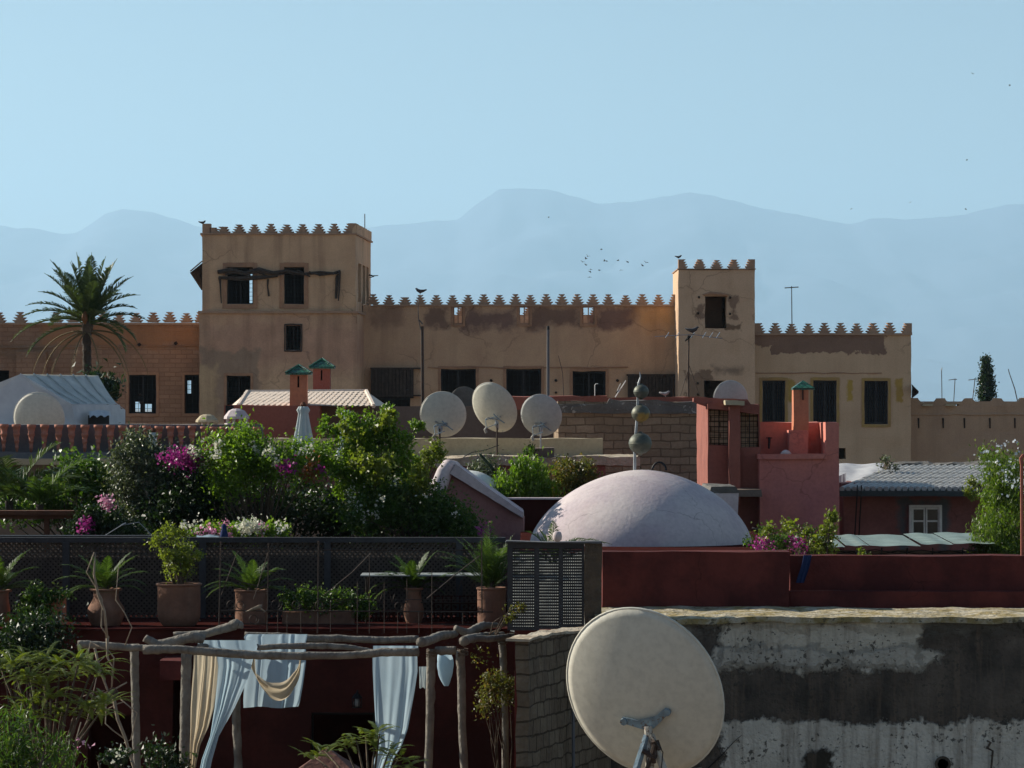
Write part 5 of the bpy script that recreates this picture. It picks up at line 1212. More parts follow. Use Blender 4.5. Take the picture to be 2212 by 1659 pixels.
bush('climbing_vine', 'tall bright green vine with shoots reaching up left of the leftmost dish', 'vine',
     [(790, 1010, D_, 80, 30, .5), (770, 970, D_, 40, 22, .3), (845, 985, D_, 45, 28, .4), (880, 1015, D_, 45, 30, .4), (800, 1055, D_, 90, 30, .5)]
     +shoots(760, 960, 736, 896, D_, 16, 8, 5)+shoots(745, 940, 702, 905, D_, 12, 8, 4)+shoots(720, 960, 700, 925, D_, 14, 9, 3)+shoots(780, 950, 756, 900, D_, 14, 6, 4)+shoots(800, 960, 838, 884, D_, 22, 11, 6, 8)
     +shoots(830, 930, 862, 890, D_, 16, 9, 4)+shoots(850, 960, 906, 912, D_, 20, 9, 5)+shoots(800, 940, 800, 905, D_, 14, 6, 3)+shoots(860, 985, 890, 940, D_, 18, 10, 4)+shoots(700, 1000, 690, 960, D_, 20, 12, 3)+shoots(840, 930, 845, 876, D_, 10, 6, 4),
     13500, .062, 'g_bright', W(810, 1205, 48.5), 16, nst=90, clump=.11, sr=.012,
     flowers=[('f_white', [(800, 1060, 47.6, 100, 50, .4)], 90, .04), ('g_yellow', shoots(760, 960, 736, 896, 48.1, 14, 8, 5)+shoots(830, 930, 842, 884, 48.1, 18, 9, 4)+[(805, 1000, 47.8, 80, 40, .4)], 1100, .062)])
bush('lower_vine', 'green vine with small white blooms sloping down to the pink gable', 'vine',
     [(880, 1080, 47.8, 75, 50, .5), (940, 1110, 47.8, 60, 40, .5), (985, 1135, 47.8, 55, 30, .4), (800, 1110, 47.8, 70, 40, .5), (1020, 1150, 47.8, 30, 15, .3)], 12000, .055, 'g_mid', W(900, 1205, 48), 17, nst=34,
     flowers=[('f_white', [(870, 1060, 47.2, 100, 50, .4)], 24, .04), ('f_white', [(800, 1118, 47.2, 25, 18, .3)], 30, .045), ('f_white', [(940, 1090, 47.2, 60, 40, .3)], 20, .04), ('f_magenta', [(1045, 1147, 46.9, 8, 9, .1)], 60, .045)])
bush('vine_shoot', 'lime green leafy shoot hanging beside the left coping of the pink gable', 'vine',
     [(942, 978, 47.6, 16, 20, .15), (920, 1000, 47.6, 14, 22, .15), (908, 1030, 47.6, 16, 24, .15), (900, 1060, 47.6, 20, 22, .2)], 1500, .065, 'g_yellow', W(895, 1120, 47.8), 18, nst=16, clump=.12)
bush('white_pink_geranium', 'low bank of white and pink flowers just above the lattice fence rail', 'flowers',
     [(520, 1150, 45.3, 90, 16, .2), (440, 1150, 45.3, 50, 14, .2), (600, 1148, 45.3, 35, 14, .2)], 3200, .05, 'g_bright', W(520, 1175, 45.3), 19, nst=16, clump=.1,
     flowers=[('f_white', [(612, 1134, 45, 14, 14, .1), (604, 1152, 45, 14, 10, .1), (525, 1138, 45, 40, 9, .1), (410, 1133, 45, 30, 6, .1)], 420, .042), ('f_pink', [(482, 1138, 45, 20, 10, .1), (460, 1150, 45, 34, 6, .1), (492, 1155, 45, 16, 10, .1), (560, 1146, 45, 20, 8, .1)], 260, .04)])
bush('magenta_shrub', 'small bougainvillea with two magenta clusters at the left end of the fence', 'bougainvillea',
     [(210, 1120, 46, 50, 26, .4), (185, 1150, 46, 50, 20, .3), (260, 1145, 46, 60, 22, .4)], 4500, .055, 'g_dark', W(210, 1190, 46), 20, nst=16, clump=.13,
     flowers=[('f_magenta', [(190, 1126, 45.6, 20, 14, .15), (178, 1142, 45.6, 16, 8, .12)], 130, .045), ('f_pink', [(232, 1087, 45.6, 12, 9, .1)], 120, .045)])
bush('seedling_bougainvillea', 'thin olive bush of pale flowers right of the folded parasol', 'bush', [(770, 950, 49.8, 30, 35, .3)], 900, .05, 'g_olive', W(770, 1205, 49.8), 21, nst=10) if 0 else None
# palms at the far left, behind the fence
def palm_plant(name, label, base, fronds, mat='g_palm', ll=.26, nl=34, cat='palm', wid=.028, trunk=None, seed=1):
    rg = random.Random(seed); o = thing(name, label, cat, base); b = Vector(base)
    for az, el, ln, dp in fronds:
        m = MB(); frond(m, b+Vector((rg.uniform(-.03, .03), rg.uniform(-.03, .03), trunk or 0)), R(az), R(el), ln, dp, nl, ll, wid, rg=rg, stem=.010); m.build('frond', M[mat], o)
    if trunk:
        m = MB(); m.tube([b, b+Vector((0, 0, trunk+.05))], [.07, .05], 8, wob=.2); m.build('trunk', M['palmtrunk'], o)
    return o
fr = [(180+rgx, el, 1.25, 1.1) for rgx, el in ((0, 70), (20, 45), (-20, 30), (40, 60), (-50, 55))]+[(0, 65, 1.2, 1.1), (15, 42, 1.3, 1.3), (-15, 50, 1.25, 1.4), (45, 35, 1.2, 1.3), (-60, 40, 1.1, 1.3), (-90, 60, 1.1, 1.2), (90, 50, 1.1, 1.2)]
palm_plant('fan_of_fronds', 'dark green palm fronds rising at the left edge below the balustrade', W(20, 1120, 48.5), fr, 'g_palm', .34, 40, seed=4, trunk=.2)
palm_plant('feathery_palm', 'arching green palm fronds between the left edge and the leafy shrub', W(85, 1120, 47.8), [(170, 60, 1.0, 1.4), (150, 35, .9, 1.4), (10, 62, 1.15, 1.5), (20, 38, 1.1, 1.5), (-30, 45, .95, 1.5), (-80, 55, .9, 1.5), (80, 55, 1, 1.4), (200, 45, .95, 1.4)], 'g_palmbright', .28, 36, seed=5, trunk=.15)
# wooden beams left
bmz = thing('timber_pergola_beam', 'dark brown timber frame at the left edge above the lattice fence', 'timber frame', W(90, 1190, 46.5))
m = MB(); m.pbox(-120, 183, 1103, 1113, 46.3, .2); m.build('beam', M['brownwood'], bmz, bevel=.008)
m = MB(); m.pbox(-120, 176, 1113.5, 1121, 46.36, .14); m.build('beam', M['brownwood'], bmz)
for px in (-30, 95): 
    m = MB(); m.pbox(px, px+11, 1121, 1192, 46.4, .08); m.build('post', M['brownwood'], bmz)
m = MB(); m.wall(-300, 385, 1157.5, 1165, 44.2, .3); tag(m.build('white_edged_sheet', M['black']), 'black sheet with a bright thin edge lying behind the left end of the fence', 'sheet')
m = MB(); m.ptube([(215, 1164), (262, 1135), (300, 1128), (330, 1158)], 44.5, .9, 5); m.ptube([(262, 1135), (272, 1130)], 44.5, 2.2, 6); tag(m.build('bent_wire_frame', M['aluminium']), 'thin bent metal wire frame poking up behind the fence at left', 'wire')
sc_ = thing('garden_figure', 'small blue and white watering can shape on the fence rail by the pink flowers', 'watering can', W(478, 1172, 44))
m = MB(); m.lathe([(.04, 0), (.055, .02), (.05, .09), (.03, .15), (.035, .19), (.01, .22)], W(484, 1168, 44), 12); m.build('body', M['bluetowel'], sc_, smooth=True)
m = MB(); m.ptube([(484, 1160), (472, 1158), (462, 1156)], 44, [1.6, 1.2, 1.6], 6); m.build('spout', M['parasol'], sc_)
m = MB(); P0 = []
for i in range(9): P0 += [tuple(W(425+6*i, 1156+1.5*math.sin(i), 44.1)), tuple(W(423+6*i, 1169+1*math.cos(i*2), 43.9))]
m.add(P0, [(2*i, 2*i+2, 2*i+3, 2*i+1) for i in range(8)]); tag(m.build('blue_cloth', M['blue_cloth'], smooth=True), 'small pale blue cloth folded over the fence rail by the pink flowers', 'cloth')

# bushes in the middle distance
def weeping(name, label, blobs, n, mat, base, seed, size=.12, **kw):
    o = thing(name, label, 'bush', base); C = leaves('foliage', M[mat], o, blobs, n, size, .3, kw.pop('clump', .2), None, seed, droop=.12, **kw); stems(o, base, C, M['bark'], .015, seed, 20); return o
weeping('weeping_bush', 'round bright green bush with drooping leaves between the gable and the dome', [(1135, 1002, 55, 34, 16, .4), (1110, 1030, 55, 34, 26, .4), (1165, 1032, 55, 32, 26, .4), (1135, 1045, 55, 50, 24, .4), (1090, 1055, 55, 18, 18, .3), (1185, 1055, 55, 16, 16, .3)], 6000, 'g_bright', W(1140, 1085, 55), 31, .09, clump=.15)
bush('yellow_bush', 'yellowish brown thin bush right of the round weeping bush', 'bush', [(1225, 1015, 55.5, 34, 22, .4), (1255, 1035, 55.5, 34, 26, .4), (1215, 1050, 55.5, 35, 20, .4), (1265, 1010, 55.5, 20, 12, .3)], 5000, .05, 'g_brown', W(1235, 1085, 55.5), 32, nst=30, clump=.13)
bush('white_leaved_bush', 'small silvery green bush left of the round weeping bush', 'bush', [(1055, 1030, 55.8, 30, 26, .3), (1040, 1010, 55.8, 20, 12, .3)], 1800, .05, 'g_olive', W(1055, 1085, 55.8), 33, nst=14)
m = MB(); m.ptube([(1080, 1040), (1062, 1010), (1040, 985), (1034, 979)], 55.2, [1.5, 4, 3.5, 1], 6); tag(m.build('dark_frond_bud', M['g_dark'], smooth=True), 'dark furled palm spear leaning left above the silvery bush', 'palm spear')
bush('green_weed', 'small dark green plant growing behind the grey trough', 'plant', [(1145, 978, 61.5, 12, 16, .15)], 350, .06, 'g_mid', W(1145, 1000, 61.5), 34, nst=8, clump=.1)
# vine at right
wv = weeping('hanging_vine', 'large hanging green vine with pale blue flowers at the right edge', [(2170, 1000, 48.5, 42, 35, .5), (2150, 1050, 48.5, 30, 40, .4), (2180, 1100, 48.3, 50, 60, .5), (2140, 1150, 48.2, 45, 50, .45), (2185, 1180, 48.2, 60, 30, .5), (2130, 980, 48.5, 14, 16, .2)], 14000, 'g_vine', W(2180, 2711, 48.5), 35, .062, clump=.15)
leaves('flowers', M['f_blue'], wv, [(2175, 968, 48.1, 42, 14, .3), (2130, 990, 48.1, 22, 18, .25), (2180, 1000, 48.0, 40, 30, .3), (2120, 1030, 48.1, 12, 20, .2), (2195, 1060, 48, 30, 50, .3)], 120, .045, .85, .09, 40, 77)
bush('vine_tendril', 'thin tendril hanging over the grey tiled roof left of the large vine', 'vine', [(2100, 1042, 55, 16, 8, .15), (2096, 1065, 55, 7, 20, .1)], 420, .055, 'g_yellow', W(2120, 1050, 55), 36, nst=8, clump=.08)
bush('parapet_bougainvillea', 'low magenta bougainvillea on the parapet at the right foot of the dome', 'bougainvillea', [(1665, 1178, 40, 40, 13, .3), (1720, 1172, 40, 40, 16, .3), (1630, 1168, 40, 24, 5, .15), (1655, 1148, 40, 10, 8, .1), (1706, 1148, 40, 9, 8, .1), (1745, 1150, 40, 14, 7, .1)], 1700, .042, 'g_mid', W(1690, 1300, 40), 37, nst=20, clump=.1,
     flowers=[('f_magenta', [(1664, 1176, 39.7, 34, 12, .25), (1722, 1170, 39.7, 26, 16, .25)], 420, .030), ('g_yellow', [(1655, 1145, 39.8, 14, 9, .1), (1706, 1143, 39.8, 12, 10, .1), (1615, 1167, 39.8, 14, 4, .08)], 260, .04)])
bush('lime_shoot', 'tall lime green leafy shoot right of the magenta bougainvillea', 'plant', [(1795, 1125, 39.6, 9, 26, .1), (1788, 1150, 39.6, 14, 16, .12), (1775, 1180, 39.6, 24, 16, .15), (1750, 1158, 39.8, 20, 9, .1)], 1500, .045, 'g_yellow', W(1775, 1302, 39.6), 38, nst=16, clump=.08)
bush('tiny_sprig', 'tiny yellow green sprig peeping over the red parapet', 'plant', [(1864, 1194, 39.2, 8, 5, .06)], 90, .04, 'g_yellow', W(1864, 1306, 39.2), 39, nst=4, clump=.05)
m = MB(); m.ptube([(1625, 1140, 42), (1655, 1152, 42), (1690, 1165, 42), (1715, 1195, 42)], 42, 2.2, 6); tag(m.build('black_hose', M['black'], smooth=True), 'black hose running down behind the magenta bougainvillea', 'hose')

# ------------------------------------------------------------------ right-hand red parapet and whitewashed wall
pr = thing('red_parapet', 'long dark oxide red parapet wall in front of the dome', 'wall', (X(1760, 37.8), 37.9, Z(1312, 37.8)))
m = MB(); m.wall(1301, 1706, 1192, 1330, 37.8, .45); o = m.build('block', M['redwall'], pr); rough_edges(o, .3, .012)
m = MB(); m.wall(1706, 2700, 1201, 1330, 38.25, .35); o = m.build('wall', M['redwall'], pr); rough_edges(o, .3, .012)
m = MB(); m.wall(1706, 2700, 1278, 1330, 37.95, .29); o = m.build('bench', M['redwall'], pr); rough_edges(o, .3, .012)
m = MB(); P0 = []
for i in range(7):
    for j in range(6):
        P0.append(tuple(W(1736+i*3+j*-3.2+1.2*math.sin(i*2+j), 1199+j*12, 38.2-.012*j-.02*math.sin(i*2.3))))
m.add(P0, [(i*6+j, i*6+j+1, (i+1)*6+j+1, (i+1)*6+j) for i in range(6) for j in range(5)]); tag(m.build('blue_towel', M['bluetowel'], smooth=True), 'dark blue cloth hanging over the red parapet where it steps back', 'towel')
ww = thing('whitewashed_house', 'old house wall with peeling whitewash and a lichen covered ledge at bottom right', 'building', (X(1750, 36), 37, 0))
m = MB(); m.wallw(X(1296, 36), X(2700, 36), 0, Z(1337, 36), 36, .5, []); o = m.build('wall', M['whitewash'], ww); rough_edges(o, .22, .03)
m = MB(); m.wallw(X(1270, 36.6), X(2700, 36.6), 0, Z(1337, 36)-.02, 36.5, 5.0, []); m.build('core', M['whitewash'], ww)
m = MB(); z1 = Z(1336, 36)+.01
m.box(X(1285, 36), X(2700, 36), 35.95, 37.85, z1-.06, z1); o = m.build('ledge', M['lichen'], ww); rough_edges(o, .09, .03)
m = MB(); m.ptube([(1530, 1659), (1560, 1630), (1585, 1603), (1602, 1588)], 35.97, [1.4, 1.0, .8, .5], 5); m.build('crack', M['inside'], ww)
m = MB(); m.lathe([(.085, 0), (.085, .02), (.06, .02), (.055, .0)], (0, 0, 0), 16)
m.v = [(v[0]+X(2036, 36), 36-.02-v[2]*1.0, v[1]+Z(1650, 36)) for v in m.v]; m.build('pipe_ring', M['bark'], ww)
m = MB(); m.ptube([(2132, 1600), (2140, 1604), (2133, 1616), (2145, 1622), (2141, 1660)], 35.95, [2.2, 3, 4, 2.5, 2.5], 6, wob=.3); m.build('stain_knob', M['bark'], ww)
# side wall running toward us, its brick face to the right
sw = thing('brick_party_wall', 'worn brick party wall running back behind the large dish', 'wall', (.6, 34.5, 0))
p0, p1 = W(1140, 1382, 33.2), W(1335, 1345, 36.2)
def wallseg(m, a, b, z0, z1, th):
    L = math.hypot(b.x-a.x, b.y-a.y); ux, uy = (b.x-a.x)/L, (b.y-a.y)/L
    m.add([(q.x+k*(-uy), q.y+k*ux, z) for z in (z0, z1) for q, k in ((a, 0), (b, 0), (b, th), (a, th))], [(0, 3, 2, 1), (4, 5, 6, 7), (0, 1, 5, 4), (1, 2, 6, 5), (2, 3, 7, 6), (3, 0, 4, 7)])
m = MB(); wallseg(m, p0, p1, 0, p0.z-.02, .12); o = m.build('wall', M['sidebricks'], sw); rough_edges(o, .14, .035)
m = MB(); wallseg(m, p0+Vector((.01, -.06, 0)), W(1262, 1358, 35), p0.z-.02, p0.z+.005, .22); o = m.build('coping', M['cream_rough'], sw); rough_edges(o, .08, .03)
m = MB(); m.tube([p0.lerp(p1, .42)+Vector((.05, -.03, -.25)), p0.lerp(p1, .44)+Vector((.05, -.03, -2.6))], .018, 6); m.build('pipe', M['bluegrey'], sw)

# large dish
dish(1392, 1495, 26, 177, norm=(.37, .86, .30), label='very large cream dish in the foreground in front of the peeling whitewashed wall', mast=(10, 200), hd=.085, mount=1.0, aspect=1.09, roll=-14, legs=True)
bd = bpy.data.objects[[o.name for o in bpy.data.objects if o.get('label', '').startswith('very large cream dish')][0]]
m = MB(); m.ptube([(1405, 1590, 25.75), (1418, 1602, 25.7), (1432, 1625, 25.7), (1428, 1665, 25.75), (1436, 1720, 25.8)], 25.7, 1.3, 6); m.build('cable', M['black'], bd, smooth=True)

# ------------------------------------------------------------------ lattice screen beside the terrace
ls = thing('lattice_screen', 'tall grey perforated lattice screen between the terrace and the red parapet', 'screen', W(1195, 1363, 36.6))
D0 = 36.6
m = MB(); m.pbox(1096, 1107, 1171, 1362, D0, .07); m.pbox(1154.5, 1164.5, 1184, 1362, D0, .06); m.pbox(1207, 1216, 1184, 1359, D0, .06); m.pbox(1257, 1262, 1184, 1357, D0, .06)
m.pbox(1107, 1262, 1172, 1184, D0, .06); m.pbox(1107, 1154.5, 1356, 1362, D0, .06); m.pbox(1164.5, 1207, 1353, 1359, D0, .06); m.pbox(1216, 1257, 1350, 1356, D0, .06)
m.build('frame', M['rail_wood'], ls)
m = MB(); m.pprism([(1092, 1171), (1300, 1174), (1299, 1169), (1180, 1171), (1094, 1168)], D0-.05, .2); m.build('top_rail', M['bluegrey'], ls)
for a, b, bt_ in ((1107, 1154.5, 1356), (1164.5, 1207, 1353), (1216, 1257, 1350)):
    m = MB(); nx_ = int((b-a)/3.9); ny_ = int((bt_-1184)/6.3)
    for i in range(nx_+1): x = a+(b-a)*i/nx_; m.pbox(x-1.1, x+1.1, 1184, bt_, D0+.02, .012)
    for j in range(ny_+1): y = 1184+(bt_-1184)*j/ny_; m.pbox(a, b, y-2.05, y+2.05, D0+.032, .012)
    m.build('lattice_panel', M['rail_wood'], ls)
m = MB(); m.wall(1262.5, 1300, 1172, 1352, D0-.02, .10); o = m.build('solid_panel', M['bark'], ls); rough_edges(o, .2, .01)
rg = random.Random(41)
palm_plant('screen_palm', 'pale spiky fronds showing above the perforated lattice screen', W(1195, 1215, 38.6), [(180, 72, .42, .8), (175, 50, .62, 1.6), (165, 38, .5, 1.5), (10, 60, .5, 1.5), (0, 40, .75, 1.1), (-10, 30, .6, 1.3), (90, 80, .5, .6), (20, 70, .45, 2.4), (200, 62, .55, 1.2), (-40, 60, .4, 1.2), (350, 50, .7, 1.5)], 'g_palmbright', .12, 26, wid=.014, seed=6)
m = MB(); m.lathe([(.02, 0), (.045, .02), (.05, .06), (.04, .1), (.01, .11)], W(1204, 1170, 36.4), 10); tag(m.build('stone_ball', M['mauve'], smooth=True), 'small pale stone knob on top of the lattice screen', 'knob')

# ------------------------------------------------------------------ left terrace: floor, fence, pots, railing
th_ = thing('front_house', 'dark red house front below the potted terrace, behind the log pergola', 'building', (X(560, 41), 43, 0))
zf = Z(1361, 41)
dz = [(672, 810, 1539, 1720), (190, 285, 1545, 1720), (372, 408, 1460, 1720)]
m = MB(); m.wallw(X(-700, 41), X(1145, 41), 0, zf, 41, .35, [(X(a, 41), X(b, 41), Z(f, 41), Z(e, 41)) for a, b, e, f in dz]); m.box(X(-700, 41), X(1145, 41), 43.5, 43.7, 0, zf-.1)
m.box(X(1145, 41)-.3, X(1145, 41), 41.35, 43.5, 0, zf)
o = m.build('wall', M['pergolawall'], th_); rough_edges(o, .35, .015)
m = MB(); m.box(X(-700, 41), X(1145, 41), 41.35, 44.5, zf-.15, zf-.005); m.build('terrace_floor', M['darkred'], th_)
m = MB(); m.wall(-700, 1145, 1357, 1362, 40.93, .12); o = m.build('edge_coping', M['darkred'], th_); rough_edges(o, .3, .01)
m = MB(); m.pbox(345, 403, 1428, 1470, 40.2, .75); o = m.build('niche_box', M['redwall'], th_); rough_edges(o, .2, .012)
for a in dz[:1]:
    m = MB(); bars(m, a[0], a[1], a[2], 1720, 41.2, 5, .06); dr = m.build('door', M['black'], th_)
lf = thing('lattice_fence', 'long dark diagonal lattice fence along the back of the potted terrace', 'fence', W(560, 1330, 43.4))
fd = 43.4; xa_, xb_ = X(-120, fd), X(1092, fd); z0_, z1_ = Z(1340, fd), Z(1166, fd)
m = MB(); sp = .066; hh = z1_-z0_; k = xa_-hh
wd2 = .024
while k < xb_:
    for sg, yy in ((1, fd+.02), (-1, fd+.035)):
        # clip the diagonal to the panel
        s0 = max(0, xa_-k); s1 = min(hh, xb_-k)
        if s1 > s0+.02:
            if sg > 0: a, b = (k+s0, z0_+s0), (k+s1, z0_+s1)
            else: a, b = (k+s0, z1_-s0), (k+s1, z1_-s1)
            nx_, nz_ = -(b[1]-a[1]), (b[0]-a[0]); L = math.hypot(nx_, nz_); nx_, nz_ = nx_/L*wd2*.5, nz_/L*wd2*.5
            m.prism([(a[0]-nx_, a[1]-nz_), (b[0]-nx_, b[1]-nz_), (b[0]+nx_, b[1]+nz_), (a[0]+nx_, a[1]+nz_)][::(1 if sg > 0 else 1)], yy, yy+.01)
    k += sp
m.build('lattice', M['lattice'], lf)
m = MB(); m.wall(-120, 1092, 1161, 1172, fd-.03, .12); m.build('top_rail', M['rail_wood'], lf)
for px in (-60, 135, 430, 700, 985):
    m = MB(); m.pbox(px, px+14, 1172, 1342, fd-.05, .1); m.build('post', M['rail_wood'], lf)
# pots
def pot(o, px, d, pyt, pyb, wt, wb, wm, mat='terracotta', curvy=0):
    u = d/F; h = (pyb-pyt)*u; c = (X(px, d), d+wm*u, Z(pyb, d)); pr_ = []
    for i in range(17):
        t = i/16
        if curvy: r = wb+(wm-wb)*math.sin(min(t/.45, 1)*math.pi/2) if t < .45 else wm+(wt*.80-wm)*math.sin(min((t-.45)/.42, 1)*math.pi/2)**1.6
        else: r = wb+(wt*.97-wb)*math.sin(min(t/.30, 1)*math.pi/2)**.8
        if not curvy: r += .25*(i % 2)
        pr_.append((r*u, h*t*.93))
    pr_ += [(wt*u*.96, h*.935), (wt*u*1.04, h*.95), (wt*u*1.05, h*.985), (wt*u, h), (wt*u*.88, h*.99), (wt*u*.86, h*.93)]
    m = MB(); m.lathe(pr_, c, 28); m.build('pot', M[mat], o, smooth=True)
    m = MB(); m.lathe([(wt*u*.84, h*.90), (wt*u*.84, h*.935)], c, 20); m.build('soil', M['earth'], o)
    return Vector((c[0], c[1], Z(pyb, d)+h*.93))
def potted_palm(label, px, d, pyt, pyb, wt, wb, wm, fronds, seed, curvy=1, mat='terracotta', ll=.12, nl=38):
    o = thing('potted_palm', label, 'potted palm', (X(px, d), d, Z(pyb, d)), 'terrace palms in clay pots'); b = pot(o, px, d, pyt, pyb, wt, wb, wm, mat, curvy); rg = random.Random(seed)
    for az, el, ln, dp in fronds:
        m = MB(); frond(m, b+Vector((rg.uniform(-.03, .03), rg.uniform(-.03, .03), 0)), R(az+rg.uniform(-12, 12)), R(el+rg.uniform(-8, 8)), ln*rg.uniform(.85, 1.22)*d/F, dp, nl, ll, .014, rg=rg, stem=.006, vee=.28); m.build('frond', M['g_palmbright'], o)
    m = MB(); m.tube([b-Vector((0, 0, .05)), b+Vector((0, 0, .12))], [.06, .03], 8, wob=.2); m.build('stump', M['palmtrunk'], o)
    return o
FR = [(150, 66, 95, .9), (30, 66, 95, .9), (190, 30, 115, 1.5), (-10, 32, 110, 1.5), (-80, 72, 90, .9), (160, 48, 110, 1.2), (180, 62, 105, 1.0), (175, 38, 125, 1.3), (200, 50, 100, 1.2), (0, 62, 105, 1.0), (5, 40, 120, 1.2), (-20, 50, 100, 1.3), (60, 55, 90, 1.2), (120, 60, 90, 1.1), (-60, 55, 85, 1.4), (-110, 60, 85, 1.3), (165, 20, 105, 1.6), (15, 24, 100, 1.5)]
DP = 41.75
potted_palm('potted palm in a pot bellied clay pot, left of the pot with the dense shrub', 224, DP, 1273, 1356, 34, 30, 41, FR, 51)
potted_palm('potted palm whose clay pot is cut by the left edge of the picture', -8, DP, 1275, 1352, 28, 22, 26, FR, 52)
potted_palm('potted palm in a plain clay pot behind the left panel of the iron railing', 540, DP+.2, 1275, 1356, 36, 32, 36, [(a, e, l*.95, dd_) for a, e, l, dd_ in FR], 53, curvy=0)
potted_palm('potted palm in a slim pale clay pot under the long table', 893, DP+.6, 1270, 1352, 20, 14, 22, [(a, e, l*.85, dd_) for a, e, l, dd_ in FR], 54)
potted_palm('tallest potted palm, at the right end of the terrace beside the lattice screen', 1062, DP, 1270, 1362, 32, 28, 32, [(a, min(84, e+16), l*1.12, dd_*.8) for a, e, l, dd_ in FR]+[(185, 66, 140, .8), (170, 50, 130, 1.0), (90, 70, 140, .6)], 55, curvy=0, ll=.2, nl=28)
o = thing('potted_shrub', 'dense yellow green shrub in the widest clay pot, in the middle of the left terrace', 'potted shrub', (X(382, DP), DP, Z(1357, DP)))
b = pot(o, 382, DP-.1, 1262, 1357, 48, 32, 47)
C = leaves('foliage', M['g_yellow'], o, [(368, 1155, DP+.3, 24, 14, .15), (385, 1190, DP+.3, 46, 26, .25), (385, 1225, DP+.3, 34, 30, .22), (340, 1170, DP+.3, 14, 16, .12), (425, 1195, DP+.3, 12, 14, .1), (400, 1160, DP+.3, 12, 12, .1), (362, 1145, DP+.3, 8, 10, .08)], 2700, .042, .55, .10, None, 56); stems(o, b, C, M['bark'], .012, 5, 22)
o = thing('trough_shrub', 'dark bushy shrub in an orange clay trough near the left edge', 'potted shrub', W(95, 1352, DP))
m = MB(); m.wall(52, 136, 1288, 1350, DP+.05, .3); q = m.build('trough', M['orange'], o); rough_edges(q, .1, .01)
C = leaves('foliage', M['g_mid'], o, [(80, 1285, DP-.05, 40, 22, .2), (120, 1285, DP+.0, 28, 16, .2), (75, 1325, DP-.15, 36, 32, .15)], 2200, .05, .4, .1, None, 57); stems(o, W(90, 1345, DP+.1), C, M['bark'], .01, 5, 14)
o = thing('planter_hedge', 'low dark leafy hedge in a trough behind the railing, left of the long table', 'potted shrub', W(670, 1352, DP+.4))
m = MB(); m.wall(610, 765, 1322, 1350, DP+.4, .3); q = m.build('trough', M['terracotta'], o); rough_edges(q, .1, .01)
C = leaves('foliage', M['g_mid'], o, [(650, 1295, DP+.45, 50, 20, .2), (730, 1300, DP+.45, 45, 22, .2), (780, 1310, DP+.45, 20, 24, .15)], 3000, .045, .5, .1, None, 58); stems(o, W(680, 1340, DP+.5), C, M['bark'], .01, 5, 14)
bush('ivy_mass', 'dark glossy shrub hanging below the terrace at the far left', 'bush', [(50, 1375, 40.3, 75, 34, .35), (30, 1420, 40.2, 50, 30, .3), (100, 1400, 40.2, 45, 30, .3), (90, 1350, 40.4, 60, 20, .3)], 4500, .055, 'g_dark', W(50, 1700, 40.5), 59, nst=20)

# long table on the terrace
tb = thing('long_table', 'long pale topped iron table on the terrace behind the railing', 'table', W(915, 1352, 42.6))
zt_ = Z(1240.5, 42.6)
m = MB(); m.box(X(780, 42.6), X(1050, 42.6), 42.35, 43.0, zt_-.012, zt_); m.build('top', M['marble'], tb)
for px in (792, 1038):
    for yy in (42.42, 42.92):
        m = MB(); m.tube([(X(px, 42.6), yy, Z(1352, 42.6)), (X(px, 42.6), yy, zt_-.02)], .014, 6); m.build('leg', M['iron'], tb)
m = MB()
for i in range(9): px = 808+i*27; m.tube([(X(px, 42.6), 42.42, zt_-.06), (X(px+13, 42.6), 42.42, Z(1300, 42.6)), (X(px+27, 42.6), 42.42, zt_-.06)], .006, 4)
m.tube([(X(792, 42.6), 42.42, Z(1300, 42.6)), (X(1038, 42.6), 42.42, Z(1300, 42.6))], .008, 5); m.build('apron', M['iron'], tb)
def pierced(label, px0, px1, py0, py1, d):
    o = thing('pierced_screen', label, 'screen', W((px0+px1)/2, py1, d)); m = MB(); n = int((px1-px0)/17)
    for i in range(n+1): x = px0+(px1-px0)*i/n; m.pbox(x-1.6, x+1.6, py0, py1, d, .03)
    rws = 4
    for j in range(rws+1): y = py0+(py1-py0)*j/rws; m.pbox(px0, px1, y-1.3, y+1.3, d+.03, .02)
    for i in range(n):
        for j in range(rws):
            cx = px0+(px1-px0)*(i+.5)/n; cy = py0+(py1-py0)*(j+.5)/rws; m.pprism([(cx-4, cy), (cx, cy+3.5), (cx+4, cy), (cx, cy-3.5)], d+.01, .012)
    m.build('grid', M['darkred'], o)
pierced('low pierced wooden chest front under the right half of the table', 938, 1030, 1288, 1350, 42.9)
pierced('low pierced wooden chest front under the left half of the table', 710, 860, 1318, 1352, 42.8)

# iron railing in front of the terrace
rl = thing('iron_railing', 'thin rusty wrought iron railing frame along the terrace edge above the pergola', 'railing', W(760, 1366, 40.9))
RDp = 40.75
for pts in ([(477, 1173), (473, 1353)], [(580, 1177), (577, 1368)], [(688, 1172), (686, 1368)], [(1040.5, 1170), (1041, 1325)]):
    m = MB(); m.ptube(pts, RDp, [1.5, 1.8], 6); m.ptube([(pts[0][0], pts[0][1]-3), (pts[0][0], pts[0][1]+1)], RDp, 2.6, 6); m.build('post', M['iron'], rl)
m = MB(); m.ptube([(477, 1186), (580, 1186)], RDp, 1.2, 5); m.ptube([(697, 1188), (1040, 1188)], RDp, 1.2, 5); m.build('top_rail', M['iron'], rl)
for pts in ([(512, 1194), (478, 1285)], [(579, 1194), (548, 1294)], [(801, 1195), (760, 1237), (698, 1287)], [(1036, 1201), (985, 1240), (922, 1293)]):
    m = MB(); m.ptube(pts, RDp-.02, .95, 5); m.build('brace', M['iron'], rl)
m = MB(); m.ptube([(475, 1319), (700, 1320), (1065, 1322)], RDp, 1.6, 6); m.build('middle_rail', M['iron'], rl)
